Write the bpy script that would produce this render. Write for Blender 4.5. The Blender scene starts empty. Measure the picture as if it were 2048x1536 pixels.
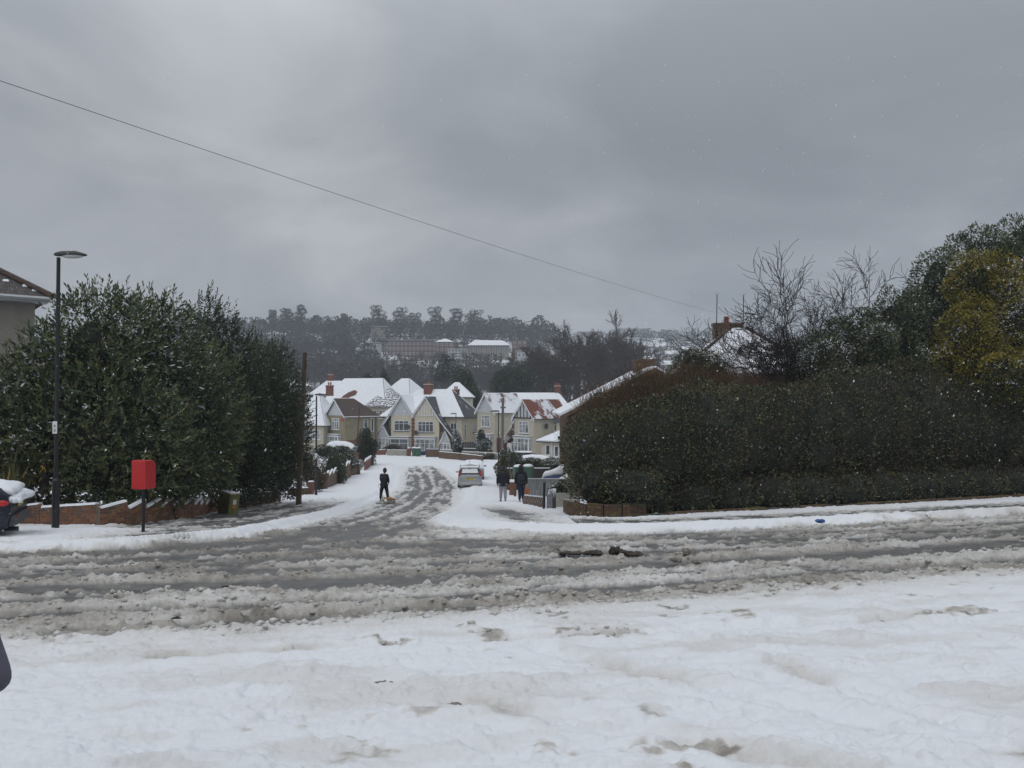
import bpy, math, random
import numpy as np
from mathutils import Vector, Matrix
rng = np.random.default_rng(7); random.seed(7)
sc = bpy.context.scene
COL = sc.collection
R = math.radians
# ------------------------------------------------------------------ camera, sky, sun, exposure
CZ = 1.6                      # eye height
FP = 1577.0                   # focal length in photo pixels (photo is 2048 wide)
PITCH = math.atan(32 / FP)
cd = bpy.data.cameras.new('camera'); cam = bpy.data.objects.new('camera', cd); COL.objects.link(cam)
cd.sensor_fit = 'HORIZONTAL'; cd.sensor_width = 36.0; cd.lens = FP / 2048 * 36.0
cd.clip_start = 0.05; cd.clip_end = 6000
cam.location = (0, 0, CZ); cam.rotation_euler = (R(90) + PITCH, 0, 0)
sc.camera = cam

SUN_EL, SUN_AZ = 58.0, 215.0          # azimuth clockwise from +Y: behind the camera, to its left
wd = bpy.data.worlds.new('World'); sc.world = wd; wd.use_nodes = True
nt = wd.node_tree; nt.nodes.clear()
def N(tree, t, **kw):
    n = tree.nodes.new(t)
    for k, v in kw.items(): setattr(n, k, v)
    return n
out = N(nt, 'ShaderNodeOutputWorld'); mixs = N(nt, 'ShaderNodeMixShader'); mixs.inputs[0].default_value = 0.94
sky = N(nt, 'ShaderNodeTexSky', sky_type='NISHITA'); sky.sun_disc = False
sky.sun_elevation = R(SUN_EL); sky.sun_rotation = R(SUN_AZ)
b1 = N(nt, 'ShaderNodeBackground'); b1.inputs[1].default_value = 0.08
nt.links.new(sky.outputs[0], b1.inputs[0])
tc = N(nt, 'ShaderNodeTexCoord'); sep = N(nt, 'ShaderNodeSeparateXYZ'); nt.links.new(tc.outputs['Generated'], sep.inputs[0])
def M_(tree, op, a, b=None, c=None, clamp=False):
    n = N(tree, 'ShaderNodeMath', operation=op); n.use_clamp = clamp
    for i, v in enumerate((a, b, c)):
        if v is None: continue
        if isinstance(v, (int, float)): n.inputs[i].default_value = v
        else: tree.links.new(v, n.inputs[i])
    return n.outputs[0]
# flatten the direction onto a cloud layer so blotches shrink and stretch towards the horizon
zz = M_(nt, 'ADD', M_(nt, 'MAXIMUM', sep.outputs[2], 0.0), 0.28)
cx = M_(nt, 'DIVIDE', sep.outputs[0], zz); cy = M_(nt, 'DIVIDE', sep.outputs[1], zz)
cmb = N(nt, 'ShaderNodeCombineXYZ'); nt.links.new(cx, cmb.inputs[0]); nt.links.new(cy, cmb.inputs[1])
cmb.inputs[2].default_value = 3.7
n1 = N(nt, 'ShaderNodeTexNoise'); n1.inputs['Scale'].default_value = 1.5; n1.inputs['Detail'].default_value = 6; n1.inputs['Roughness'].default_value = 0.5; n1.inputs['Distortion'].default_value = 0.5
nt.links.new(cmb.outputs[0], n1.inputs['Vector'])
n2 = N(nt, 'ShaderNodeTexNoise'); n2.inputs['Scale'].default_value = 0.45; n2.inputs['Detail'].default_value = 2
nt.links.new(cmb.outputs[0], n2.inputs['Vector'])
nn = M_(nt, 'ADD', M_(nt, 'MULTIPLY', n1.outputs[0], 0.6), M_(nt, 'MULTIPLY', n2.outputs[0], 0.4))
# the layer is thinner (brighter) towards one quarter of the sky
sd = (-0.36, 0.86, 0.36)
dt = N(nt, 'ShaderNodeVectorMath', operation='DOT_PRODUCT'); nt.links.new(tc.outputs['Generated'], dt.inputs[0]); dt.inputs[1].default_value = sd
glow = M_(nt, 'MULTIPLY', M_(nt, 'POWER', M_(nt, 'MAXIMUM', dt.outputs['Value'], 0.0), 26.0), 0.10)
cr = N(nt, 'ShaderNodeValToRGB'); nt.links.new(M_(nt, 'ADD', nn, glow), cr.inputs[0])
e = cr.color_ramp.elements
e[0].position = 0.38; e[0].color = (0.238, 0.258, 0.282, 1)
e[1].position = 0.66; e[1].color = (0.50, 0.512, 0.538, 1)
m1 = e.new(0.50); m1.color = (0.318, 0.335, 0.360, 1)
# overcast sky: brighter overhead
zen = M_(nt, 'ADD', M_(nt, 'MULTIPLY', M_(nt, 'SMOOTH_MIN', M_(nt, 'MAXIMUM', M_(nt, 'SUBTRACT', sep.outputs[2], 0.30), 0.0), 0.6, 0.1), 2.6), 1.0)
b2 = N(nt, 'ShaderNodeBackground'); nt.links.new(cr.outputs[0], b2.inputs[0]); nt.links.new(zen, b2.inputs[1])
nt.links.new(b1.outputs[0], mixs.inputs[1]); nt.links.new(b2.outputs[0], mixs.inputs[2]); nt.links.new(mixs.outputs[0], out.inputs[0])

sl = bpy.data.lights.new('sun', 'SUN'); sl.energy = 0.7; sl.angle = R(50); sl.color = (1, 0.97, 0.93)
sun = bpy.data.objects.new('sun', sl); COL.objects.link(sun)
az = R(SUN_AZ); sv = Vector((math.sin(az) * math.cos(R(SUN_EL)), math.cos(az) * math.cos(R(SUN_EL)), math.sin(R(SUN_EL))))
sun.rotation_euler = sv.to_track_quat('Z', 'Y').to_euler(); sun.location = (0, 0, 90)
sc.view_settings.view_transform = 'Standard'; sc.view_settings.look = 'None'
sc.view_settings.exposure = 0.0; sc.view_settings.gamma = 1.0; sc.view_settings.use_curve_mapping = False
sc.cycles.max_bounces = 6; sc.cycles.diffuse_bounces = 3; sc.cycles.glossy_bounces = 3; sc.cycles.transmission_bounces = 4
sc.cycles.transparent_max_bounces = 8; sc.cycles.volume_bounces = 1
sc.cycles.use_denoising = True

# ------------------------------------------------------------------ helpers
def W(px, py, d):
    u = (px - 1024) / FP; v = (768 - py) / FP
    y = math.cos(PITCH) - math.sin(PITCH) * v; z = math.sin(PITCH) + math.cos(PITCH) * v
    return Vector((u * d / y, d, CZ + z * d / y))
def X(px, d): return (px - 1024) / FP * d
def tag(o, label=None, cat=None, group=None, kind=None):
    if label: o['label'] = label
    if cat: o['category'] = cat
    if group: o['group'] = group
    if kind: o['kind'] = kind
    return o
def empty(name, loc=(0, 0, 0), rz=0, label=None, cat=None, group=None):
    o = bpy.data.objects.new(name, None); COL.objects.link(o); o.location = loc; o.rotation_euler = (0, 0, rz)
    o.empty_display_size = 0.3
    return tag(o, label, cat, group)
def np_mesh(name, V, F, mats, mi=None, smooth=False, parent=None, attrs=None):
    V = np.asarray(V, np.float32).reshape(-1, 3); F = np.asarray(F, np.int32); k = F.shape[1]; n = len(F)
    me = bpy.data.meshes.new(name); me.vertices.add(len(V)); me.vertices.foreach_set('co', V.ravel())
    me.loops.add(n * k); me.loops.foreach_set('vertex_index', F.ravel())
    me.polygons.add(n); me.polygons.foreach_set('loop_start', np.arange(0, n * k, k, dtype=np.int32))
    try: me.polygons.foreach_set('loop_total', np.full(n, k, np.int32))
    except Exception: pass
    for m in mats: me.materials.append(m)
    if mi is not None: me.polygons.foreach_set('material_index', np.asarray(mi, np.int32))
    if smooth: me.polygons.foreach_set('use_smooth', np.ones(n, bool))
    if attrs:
        for an, av in attrs.items():
            a = me.attributes.new(an, 'FLOAT', 'POINT'); a.data.foreach_set('value', np.asarray(av, np.float32))
    me.update(calc_edges=True)
    o = bpy.data.objects.new(name, me); COL.objects.link(o)
    if parent is not None: o.parent = parent
    return o
class MB:
    def __init__(s): s.v = []; s.f = []; s.m = []; s.M = Matrix.Identity(4); s.mi = 0
    def add(s, vs, fs):
        b = len(s.v); s.v += [tuple(s.M @ Vector(p)) for p in vs]
        for f in fs: s.f.append([b + i for i in f]); s.m.append(s.mi)
        return s
    def box(s, a, b, t=0.0):
        (x0, y0, z0), (x1, y1, z1) = a, b
        v = [(x0, y0, z0), (x1, y0, z0), (x1, y1, z0), (x0, y1, z0), (x0 + t, y0 + t, z1), (x1 - t, y0 + t, z1), (x1 - t, y1 - t, z1), (x0 + t, y1 - t, z1)]
        return s.add(v, [(0, 3, 2, 1), (4, 5, 6, 7), (0, 1, 5, 4), (1, 2, 6, 5), (2, 3, 7, 6), (3, 0, 4, 7)])
    def cbox(s, c, d): return s.box((c[0] - d[0] / 2, c[1] - d[1] / 2, c[2] - d[2] / 2), (c[0] + d[0] / 2, c[1] + d[1] / 2, c[2] + d[2] / 2))
    def slab(s, pts, t):
        P = [Vector(p) for p in pts]; n = Vector((0, 0, 0))
        for i in range(len(P)): n += P[i].cross(P[(i + 1) % len(P)])
        n.normalize(); k = len(P)
        vs = [tuple(p) for p in P] + [tuple(p - n * t) for p in P]
        fs = [tuple(range(k)), tuple(range(2 * k - 1, k - 1, -1))] + [(i, k + i, k + (i + 1) % k, (i + 1) % k) for i in range(k)]
        return s.add(vs, fs)
    def tube(s, pts, rad, sides=8, cap=True):
        P = [Vector(p) for p in pts]; vs = []; fs = []; k = sides
        if isinstance(rad, (int, float)): rad = [rad] * len(P)
        up = None
        for i, p in enumerate(P):
            d = (P[min(i + 1, len(P) - 1)] - P[max(i - 1, 0)]).normalized()
            if up is None: up = Vector((0, 0, 1)) if abs(d.z) < .9 else Vector((1, 0, 0))
            a = d.cross(up).normalized(); b = a.cross(d).normalized(); up = b
            for j in range(k):
                t = 2 * math.pi * j / k; vs.append(tuple(p + (a * math.cos(t) + b * math.sin(t)) * rad[i]))
        for i in range(len(P) - 1):
            for j in range(k): fs.append((i * k + j, i * k + (j + 1) % k, (i + 1) * k + (j + 1) % k, (i + 1) * k + j))
        if cap: fs += [tuple(range(k - 1, -1, -1)), tuple(range((len(P) - 1) * k, len(P) * k))]
        return s.add(vs, fs)
    def lathe(s, c, prof, sides=12):
        return s.tube([(c[0], c[1], c[2] + z) for r, z in prof], [max(r, 1e-4) for r, z in prof], sides) if all(prof[i][1] < prof[i + 1][1] for i in range(len(prof) - 1)) else s
    def ball(s, c, r, nu=10, nv=6, jit=0.0, seed=0):
        rr = random.Random(seed); r = r if isinstance(r, (tuple, list)) else (r, r, r); vs = [(c[0], c[1], c[2] - r[2])]
        for i in range(1, nv):
            ph = -math.pi / 2 + math.pi * i / nv
            for j in range(nu):
                th = 2 * math.pi * j / nu; k = 1 + rr.uniform(-jit, jit)
                vs.append((c[0] + r[0] * math.cos(ph) * math.cos(th) * k, c[1] + r[1] * math.cos(ph) * math.sin(th) * k, c[2] + r[2] * math.sin(ph) * k))
        vs.append((c[0], c[1], c[2] + r[2])); fs = []
        for j in range(nu): fs.append((0, 1 + (j + 1) % nu, 1 + j))
        for i in range(nv - 2):
            for j in range(nu):
                a = 1 + i * nu; fs.append((a + j, a + (j + 1) % nu, a + nu + (j + 1) % nu, a + nu + j))
        a = 1 + (nv - 2) * nu
        for j in range(nu): fs.append((a + j, a + (j + 1) % nu, len(vs) - 1))
        return s.add(vs, fs)
    def build(s, name, mats, parent=None, smooth=False, loc=None, rz=0):
        me = bpy.data.meshes.new(name); me.from_pydata(s.v, [], s.f)
        if not isinstance(mats, (list, tuple)): mats = [mats]
        for m in mats: me.materials.append(m)
        if len(mats) > 1: me.polygons.foreach_set('material_index', s.m)
        if smooth: me.polygons.foreach_set('use_smooth', [True] * len(me.polygons))
        me.update(); o = bpy.data.objects.new(name, me); COL.objects.link(o)
        if parent is not None: o.parent = parent
        if loc is not None: o.location = loc; o.rotation_euler = (0, 0, rz)
        return o
def kids(o): return [c for c in bpy.data.objects if c.parent is o]
def copy_tree(o, parent=None):
    ch = kids(o); c = o.copy(); COL.objects.link(c); c.parent = parent
    for k in ch: copy_tree(k, c)
    return c
# numpy value noise
_T = rng.random((256, 256))
def vn(x, y, s=0):
    x = np.asarray(x, float) + s * 37.13; y = np.asarray(y, float) + s * 17.71
    xi = np.floor(x).astype(int); yi = np.floor(y).astype(int); fx = x - xi; fy = y - yi
    fx = fx * fx * (3 - 2 * fx); fy = fy * fy * (3 - 2 * fy)
    a = _T[xi & 255, yi & 255]; b = _T[(xi + 1) & 255, yi & 255]; c = _T[xi & 255, (yi + 1) & 255]; d = _T[(xi + 1) & 255, (yi + 1) & 255]
    return (a * (1 - fx) + b * fx) * (1 - fy) + (c * (1 - fx) + d * fx) * fy
def fbm(x, y, s=0, o=4, g=.5):
    t = 0; a = 1; n = 0
    for i in range(o): t = t + a * vn(x * 2 ** i, y * 2 ** i, s + i * 3); n += a; a *= g
    return t / n
def sstep(a, b, x):
    t = np.clip((np.asarray(x, float) - a) / (b - a), 0, 1); return t * t * (3 - 2 * t)

# ------------------------------------------------------------------ materials
def newmat(name):
    m = bpy.data.materials.new(name); m.use_nodes = True; t = m.node_tree
    return m, t, t.nodes['Principled BSDF']
def mat(name, col, rough=.7, var=.12, scale=6, bump=0.0, bscale=40, metal=0, spec=.5, coords='Object', snow=0.0, emit=None, stretch=None):
    m, t, p = newmat(name)
    tcn = N(t, 'ShaderNodeTexCoord'); co = tcn.outputs[coords]
    if stretch:
        mp = N(t, 'ShaderNodeMapping'); mp.inputs['Scale'].default_value = stretch; t.links.new(co, mp.inputs[0]); co = mp.outputs[0]
    no = N(t, 'ShaderNodeTexNoise'); no.inputs['Scale'].default_value = scale; no.inputs['Detail'].default_value = 5; t.links.new(co, no.inputs['Vector'])
    rp = N(t, 'ShaderNodeValToRGB'); t.links.new(no.outputs[0], rp.inputs[0])
    rp.color_ramp.elements[0].position = .3; rp.color_ramp.elements[1].position = .7
    c = col; rp.color_ramp.elements[0].color = (c[0] * (1 - var), c[1] * (1 - var), c[2] * (1 - var), 1)
    rp.color_ramp.elements[1].color = (min(1, c[0] * (1 + var)), min(1, c[1] * (1 + var)), min(1, c[2] * (1 + var)), 1)
    colout = rp.outputs[0]
    p.inputs['Roughness'].default_value = rough; p.inputs['Metallic'].default_value = metal
    p.inputs['Specular IOR Level'].default_value = spec
    t.links.new(colout, p.inputs['Base Color'])
    if bump:
        bn = N(t, 'ShaderNodeTexNoise'); bn.inputs['Scale'].default_value = bscale; bn.inputs['Detail'].default_value = 3; t.links.new(co, bn.inputs['Vector'])
        bp = N(t, 'ShaderNodeBump'); bp.inputs['Strength'].default_value = bump; bp.inputs['Distance'].default_value = .02
        t.links.new(bn.outputs[0], bp.inputs['Height']); t.links.new(bp.outputs[0], p.inputs['Normal'])
    return m
def roofmat(name, col, snow, sscale=.45, course=.28, seed=0.0):
    """tiled roof covering: courses across the slope, snow lying in patches"""
    m, t, p = newmat(name); g = N(t, 'ShaderNodeTexCoord')
    mp = N(t, 'ShaderNodeMapping'); mp.inputs['Location'].default_value = (seed, seed * .7, 0); t.links.new(g.outputs['Object'], mp.inputs[0])
    no = N(t, 'ShaderNodeTexNoise'); no.inputs['Scale'].default_value = 9; no.inputs['Detail'].default_value = 4; t.links.new(mp.outputs[0], no.inputs['Vector'])
    rp = N(t, 'ShaderNodeValToRGB'); t.links.new(no.outputs[0], rp.inputs[0])
    rp.color_ramp.elements[0].color = tuple(c * .7 for c in col) + (1,); rp.color_ramp.elements[1].color = tuple(c * 1.3 for c in col) + (1,)
    sp = N(t, 'ShaderNodeSeparateXYZ'); t.links.new(g.outputs['Object'], sp.inputs[0])
    fr = M_(t, 'FRACT', M_(t, 'DIVIDE', sp.outputs[2], course * .62))
    dark = M_(t, 'MULTIPLY_ADD', M_(t, 'LESS_THAN', fr, .16), -.45, 1.0)
    mc = N(t, 'ShaderNodeMix', data_type='RGBA', blend_type='MULTIPLY'); mc.inputs[0].default_value = 1; t.links.new(rp.outputs[0], mc.inputs[6])
    cb = N(t, 'ShaderNodeCombineColor'); [t.links.new(dark, cb.inputs[i]) for i in range(3)]; t.links.new(cb.outputs[0], mc.inputs[7])
    ns = N(t, 'ShaderNodeTexNoise'); ns.inputs['Scale'].default_value = sscale; ns.inputs['Detail'].default_value = 7; ns.inputs['Roughness'].default_value = .62; t.links.new(mp.outputs[0], ns.inputs['Vector'])
    th = .72 - snow * .44
    k = M_(t, 'MULTIPLY', M_(t, 'SUBTRACT', M_(t, 'ADD', ns.outputs[0], M_(t, 'MULTIPLY', fr, .05)), th), 22, clamp=True)
    mx = N(t, 'ShaderNodeMix', data_type='RGBA'); t.links.new(k, mx.inputs[0]); t.links.new(mc.outputs[2], mx.inputs[6]); mx.inputs[7].default_value = (.8, .82, .86, 1)
    t.links.new(mx.outputs[2], p.inputs['Base Color']); p.inputs['Roughness'].default_value = .8
    bp = N(t, 'ShaderNodeBump'); bp.inputs['Strength'].default_value = .6; bp.inputs['Distance'].default_value = .05
    t.links.new(M_(t, 'ADD', fr, M_(t, 'MULTIPLY', k, .6)), bp.inputs['Height']); t.links.new(bp.outputs[0], p.inputs['Normal'])
    return m
def snowmat(name):
    m, t, p = newmat(name); g = N(t, 'ShaderNodeTexCoord')
    no = N(t, 'ShaderNodeTexNoise'); no.inputs['Scale'].default_value = 3; no.inputs['Detail'].default_value = 8; no.inputs['Roughness'].default_value = .65; t.links.new(g.outputs['Object'], no.inputs['Vector'])
    rp = N(t, 'ShaderNodeValToRGB'); t.links.new(no.outputs[0], rp.inputs[0]); rp.color_ramp.elements[0].position = .3; rp.color_ramp.elements[1].position = .65
    rp.color_ramp.elements[0].color = (.74, .77, .81, 1); rp.color_ramp.elements[1].color = (.85, .87, .9, 1)
    t.links.new(rp.outputs[0], p.inputs['Base Color']); p.inputs['Roughness'].default_value = .75; p.inputs['Specular IOR Level'].default_value = .3
    bp = N(t, 'ShaderNodeBump'); bp.inputs['Strength'].default_value = .35; bp.inputs['Distance'].default_value = .03; t.links.new(no.outputs[0], bp.inputs['Height']); t.links.new(bp.outputs[0], p.inputs['Normal'])
    return m
def groundsnow():
    m, t, p = newmat('ground_snow'); g = N(t, 'ShaderNodeTexCoord')
    ad = N(t, 'ShaderNodeAttribute', attribute_name='dirt'); aw = N(t, 'ShaderNodeAttribute', attribute_name='thin')
    no = N(t, 'ShaderNodeTexNoise'); no.inputs['Scale'].default_value = 5; no.inputs['Detail'].default_value = 8; no.inputs['Roughness'].default_value = .7; t.links.new(g.outputs['Object'], no.inputs['Vector'])
    n3 = N(t, 'ShaderNodeTexNoise'); n3.inputs['Scale'].default_value = 30; n3.inputs['Detail'].default_value = 6; n3.inputs['Roughness'].default_value = .75; t.links.new(g.outputs['Object'], n3.inputs['Vector'])
    nv = M_(t, 'ADD', M_(t, 'MULTIPLY', no.outputs[0], .55), M_(t, 'MULTIPLY', n3.outputs[0], .45))
    d = M_(t, 'ADD', ad.outputs['Fac'], M_(t, 'MULTIPLY', M_(t, 'SUBTRACT', nv, .5), M_(t, 'MULTIPLY_ADD', ad.outputs['Fac'], 1.6, .22)), clamp=True)
    rp = N(t, 'ShaderNodeValToRGB'); t.links.new(d, rp.inputs[0]); e = rp.color_ramp.elements
    e[0].position = 0; e[0].color = (.77, .79, .82, 1); e[1].position = 1; e[1].color = (.13, .118, .10, 1)
    q = e.new(.28); q.color = (.62, .61, .59, 1); q = e.new(.6); q.color = (.32, .295, .26, 1)
    mx = N(t, 'ShaderNodeMix', data_type='RGBA'); t.links.new(M_(t, 'MULTIPLY', aw.outputs['Fac'], .75, clamp=True), mx.inputs[0]); t.links.new(rp.outputs[0], mx.inputs[6]); mx.inputs[7].default_value = (.12, .125, .13, 1)
    t.links.new(mx.outputs[2], p.inputs['Base Color'])
    t.links.new(M_(t, 'MULTIPLY_ADD', d, -.35, .75), p.inputs['Roughness']); p.inputs['Specular IOR Level'].default_value = .35
    bp = N(t, 'ShaderNodeBump'); bp.inputs['Strength'].default_value = .5; bp.inputs['Distance'].default_value = .02; t.links.new(nv, bp.inputs['Height']); t.links.new(bp.outputs[0], p.inputs['Normal'])
    return m
def asphalt():
    m, t, p = newmat('wet_asphalt'); g = N(t, 'ShaderNodeTexCoord')
    no = N(t, 'ShaderNodeTexNoise'); no.inputs['Scale'].default_value = 120; no.inputs['Detail'].default_value = 3; t.links.new(g.outputs['Object'], no.inputs['Vector'])
    n2 = N(t, 'ShaderNodeTexNoise'); n2.inputs['Scale'].default_value = 3.5; n2.inputs['Detail'].default_value = 10; n2.inputs['Roughness'].default_value = .72; t.links.new(g.outputs['Object'], n2.inputs['Vector'])
    rp = N(t, 'ShaderNodeValToRGB'); t.links.new(M_(t, 'ADD', M_(t, 'MULTIPLY', no.outputs[0], .4), M_(t, 'MULTIPLY', n2.outputs[0], .6)), rp.inputs[0])
    rp.color_ramp.elements[0].position = .40; rp.color_ramp.elements[0].color = (.042, .042, .043, 1); rp.color_ramp.elements[1].position = .60; rp.color_ramp.elements[1].color = (.19, .185, .175, 1)
    t.links.new(rp.outputs[0], p.inputs['Base Color'])
    t.links.new(M_(t, 'MULTIPLY_ADD', n2.outputs[0], .5, .25), p.inputs['Roughness'])
    bp = N(t, 'ShaderNodeBump'); bp.inputs['Strength'].default_value = .6; bp.inputs['Distance'].default_value = .01; t.links.new(no.outputs[0], bp.inputs['Height']); t.links.new(bp.outputs[0], p.inputs['Normal'])
    return m
def glassmat(name, col=(.03, .035, .04)):
    m, t, p = newmat(name); g = N(t, 'ShaderNodeTexCoord')
    no = N(t, 'ShaderNodeTexNoise'); no.inputs['Scale'].default_value = 1.3; t.links.new(g.outputs['Object'], no.inputs['Vector'])
    rp = N(t, 'ShaderNodeValToRGB'); t.links.new(no.outputs[0], rp.inputs[0]); rp.color_ramp.elements[0].position = .4; rp.color_ramp.elements[1].position = .62
    rp.color_ramp.elements[0].color = col + (1,); rp.color_ramp.elements[1].color = tuple(c * 3.2 for c in col) + (1,)
    t.links.new(rp.outputs[0], p.inputs['Base Color']); p.inputs['Roughness'].default_value = .08; p.inputs['Specular IOR Level'].default_value = .8
    return m
SNOW = snowmat('snow'); GSNOW = groundsnow(); ASPH = asphalt()
PAVE = mat('wet_pavement', (.075, .075, .075), .45, .3, 3, .4, 80)
KERB = mat('kerb_granite', (.22, .22, .21), .7, .25, 12, .3)
MORTAR = mat('mortar', (.26, .23, .19), .9, .2, 20)
BRK = [mat('brick_%s' % n, c, .85, .25, 14, .3, 60) for n, c in (('a', (.21, .095, .055)), ('b', (.16, .075, .045)), ('c', (.25, .13, .07)), ('d', (.13, .085, .06)))]
BROWNBRICK = mat('brown_brick', (.12, .078, .05), .85, .3, 9, .3)
REDBRICK = mat('red_brick', (.17, .07, .05), .85, .25, 10, .2)
WHITE = mat('white_paint', (.72, .74, .76), .5, .05)
PALEGREY = mat('pale_boarding', (.5, .52, .54), .6, .08, 3)
CREAM = mat('cream_render', (.56, .515, .40), .9, .08, 2.5, .3, 60)
CREAM2 = mat('beige_render', (.47, .43, .345), .9, .09, 2.5, .3, 60)
OLIVE = mat('olive_render', (.25, .22, .145), .9, .12, 2.5, .3, 60)
GREYREND = mat('grey_render', (.33, .31, .27), .92, .12, 2, .5, 50)
BLACK = mat('black_metal', (.012, .013, .016), .4, .2, 5)
DARKGREY = mat('dark_grey', (.05, .052, .055), .6, .2)
GREYW = mat('weathered_wood', (.17, .175, .175), .85, .3, 3, .3, 30, stretch=(8, 8, .6))
DARKW = mat('dark_wood', (.05, .042, .035), .9, .35, 3, .4, 25, stretch=(8, 8, .6))
POLEW = mat('pole_wood', (.085, .058, .042), .9, .35, 4, .4, 25, stretch=(8, 8, .5))
RED = mat('red_paint', (.52, .022, .025), .35, .06, 3)
GREENP = mat('green_cabinet_paint', (.17, .17, .055), .55, .18, 5, .1)
BINGREEN = mat('green_plastic', (.045, .11, .07), .5, .15)
CONC = mat('concrete', (.36, .35, .315), .9, .12, 5, .3, 60)
GLASS = glassmat('window_glass'); CURT = glassmat('curtained_glass', (.13, .14, .14)); CARGLASS = glassmat('car_glass', (.02, .022, .025))
POT = mat('terracotta', (.28, .09, .055), .8, .2)
R_BROWN = roofmat('brown_roof_tiles', (.085, .058, .048), .06, .5); R_GREY = roofmat('grey_roof_slate', (.075, .08, .088), .12, .6, seed=5)
R_RED = roofmat('red_roof_tiles', (.20, .068, .042), .42, .5, seed=2.3); R_RED2 = roofmat('part_snowed_red_tiles', (.2, .075, .05), .62, .3, seed=9); R_STRIPE = roofmat('striped_grey_tiles', (.09, .09, .09), .5, 5, .5, seed=3)
BARK = mat('bark', (.05, .042, .036), .95, .3, 6, .3); BARKD = mat('dark_bark', (.026, .022, .02), .95, .3, 6, .3)
def leaf(name, c, rough=.5): return mat(name, c, rough, .35, 3, spec=.35)
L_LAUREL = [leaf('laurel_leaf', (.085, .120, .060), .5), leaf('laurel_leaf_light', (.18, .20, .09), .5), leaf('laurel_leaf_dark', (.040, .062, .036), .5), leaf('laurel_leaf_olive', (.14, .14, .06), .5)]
L_DARK = [leaf('dark_leaf', (.026, .042, .024)), leaf('dark_leaf_mid', (.052, .075, .036)), leaf('dark_leaf_lit', (.075, .085, .022))]  # three leaf tones, dark to yellowish olive, mixed at random leaf by leaf
L_HEDGE = [leaf('hedge_leaf', (.045, .064, .036)), leaf('hedge_leaf_dark', (.022, .034, .022)), leaf('hedge_leaf_brown', (.14, .105, .058)), leaf('hedge_leaf_olive', (.14, .145, .062))]
L_GOLD = [leaf('golden_leaf', (.30, .24, .035)), leaf('golden_leaf_green', (.075, .09, .028)), leaf('golden_leaf_dark', (.022, .032, .016)), leaf('golden_leaf_ochre', (.19, .165, .035))]
TWIG = mat('brown_twig', (.11, .072, .042), .9, .3); TWIGR = mat('russet_twig', (.16, .065, .035), .9, .3)
YUC = [leaf('strap_leaf', (.10, .105, .045)), leaf('strap_leaf_pale', (.17, .16, .085)), leaf('strap_leaf_dead', (.26, .17, .03))]
# ------------------------------------------------------------------ terrain
_zt = np.array([[-60, -1.2], [-10, -1.5], [0, -1.6], [4, -1.68], [8, -2.0], [12, -2.4], [17, -2.9], [22, -3.4], [30, -4.3], [40, -5.3], [57, -6.4], [70, -6.85], [85, -7.1], [112, -7.5], [150, -8.5], [230, -8], [290, -3], [350, 3], [420, 13], [500, 26], [600, 48], [650, 53], [720, 50], [1400, 20]])
_zb = np.array([[-60, 0], [230, -8], [290, -5], [350, -1], [420, 5], [500, 12], [600, 24], [700, 38], [900, 70], [1000, 74], [1150, 70], [1400, 40]])
_ys = np.arange(-60, 1400, .5)
def _sm(a, w):
    k = np.hanning(w); k /= k.sum(); return np.convolve(np.pad(a, w, mode='edge'), k, 'same')[w:-w]
_za = _sm(np.interp(_ys, _zt[:, 0], _zt[:, 1]), 13); _zaf = _sm(_za, 61); _zb2 = _sm(np.interp(_ys, _zb[:, 0], _zb[:, 1]), 81)
def base(x, y):
    x = np.asarray(x, float); y = np.asarray(y, float)
    s = .175 * x + .125 * np.sqrt(x * x + 4) - .25
    v = y - s * (1 - sstep(26, 44, y)) * np.clip(1, 0, 1)
    za = np.interp(v, _ys, _za); zf = np.interp(v, _ys, _zaf); za = za * (1 - sstep(60, 90, y)) + zf * sstep(60, 90, y)
    zb = np.interp(y, _ys, _zb2)
    q = x / np.maximum(y, 1) + .006 * np.sin(y / 60)
    w = sstep(.03, .08, q) * sstep(240, 330, y)
    z = za * (1 - w) + zb * w
    z = z + sstep(300, 420, y) * (fbm(x / 60, y / 60, 5, 3) - .5) * 9
    return z + CZ
XC = lambda y: np.interp(y, [15, 20, 40, 57, 75, 90], [-3.2, -3.6, -5.0, -5.8, -8, -10])
LK = [(-60, 9.5), (-20, 13.0), (-14, 13.2), (-8.8, 13.6), (-7.0, 14.3), (-5.9, 16.6), (-6.1, 22), (-6.8, 29), (-7.6, 36), (-8.2, 42), (-9.0, 57), (-11.4, 75), (-13.4, 87), (-17, 92), (-40, 94)]
RK = [(-40, 103), (-18, 104), (-12, 103.5), (-8, 101), (-4.5, 96), (-4.2, 88), (-4.4, 75), (-2.7, 57), (-2.0, 42), (-2.1, 30), (-2.1, 24), (-1.3, 20), (1, 17.4), (3, 16.7), (5, 17.0), (11.4, 18.6), (20, 21.2), (60, 33.3)]
POLY = np.array([(-60, -30)] + LK + RK + [(60, -30)], float)
def road_sd(x, y):
    x = np.asarray(x, float); y = np.asarray(y, float)
    d = np.full(x.shape, 1e9); ins = np.zeros(x.shape, bool)
    n = len(POLY)
    for i in range(n):
        a = POLY[i]; b = POLY[(i + 1) % n]; e = b - a; L = e @ e
        t = np.clip(((x - a[0]) * e[0] + (y - a[1]) * e[1]) / L, 0, 1)
        d = np.minimum(d, np.hypot(x - a[0] - t * e[0], y - a[1] - t * e[1]))
        c = (a[1] > y) != (b[1] > y)
        with np.errstate(divide='ignore', invalid='ignore'): xi = (b[0] - a[0]) * (y - a[1]) / (b[1] - a[1] + 1e-12) + a[0]
        ins ^= c & (x < xi)
    return np.where(ins, d, -d)
KH = .11
def pavebump(sd): return KH * (sd < 0)
def G(x, y):
    return float(base(x, y)) + (KH if float(road_sd(np.array([x]), np.array([y]))[0]) < 0 else 0)
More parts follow.
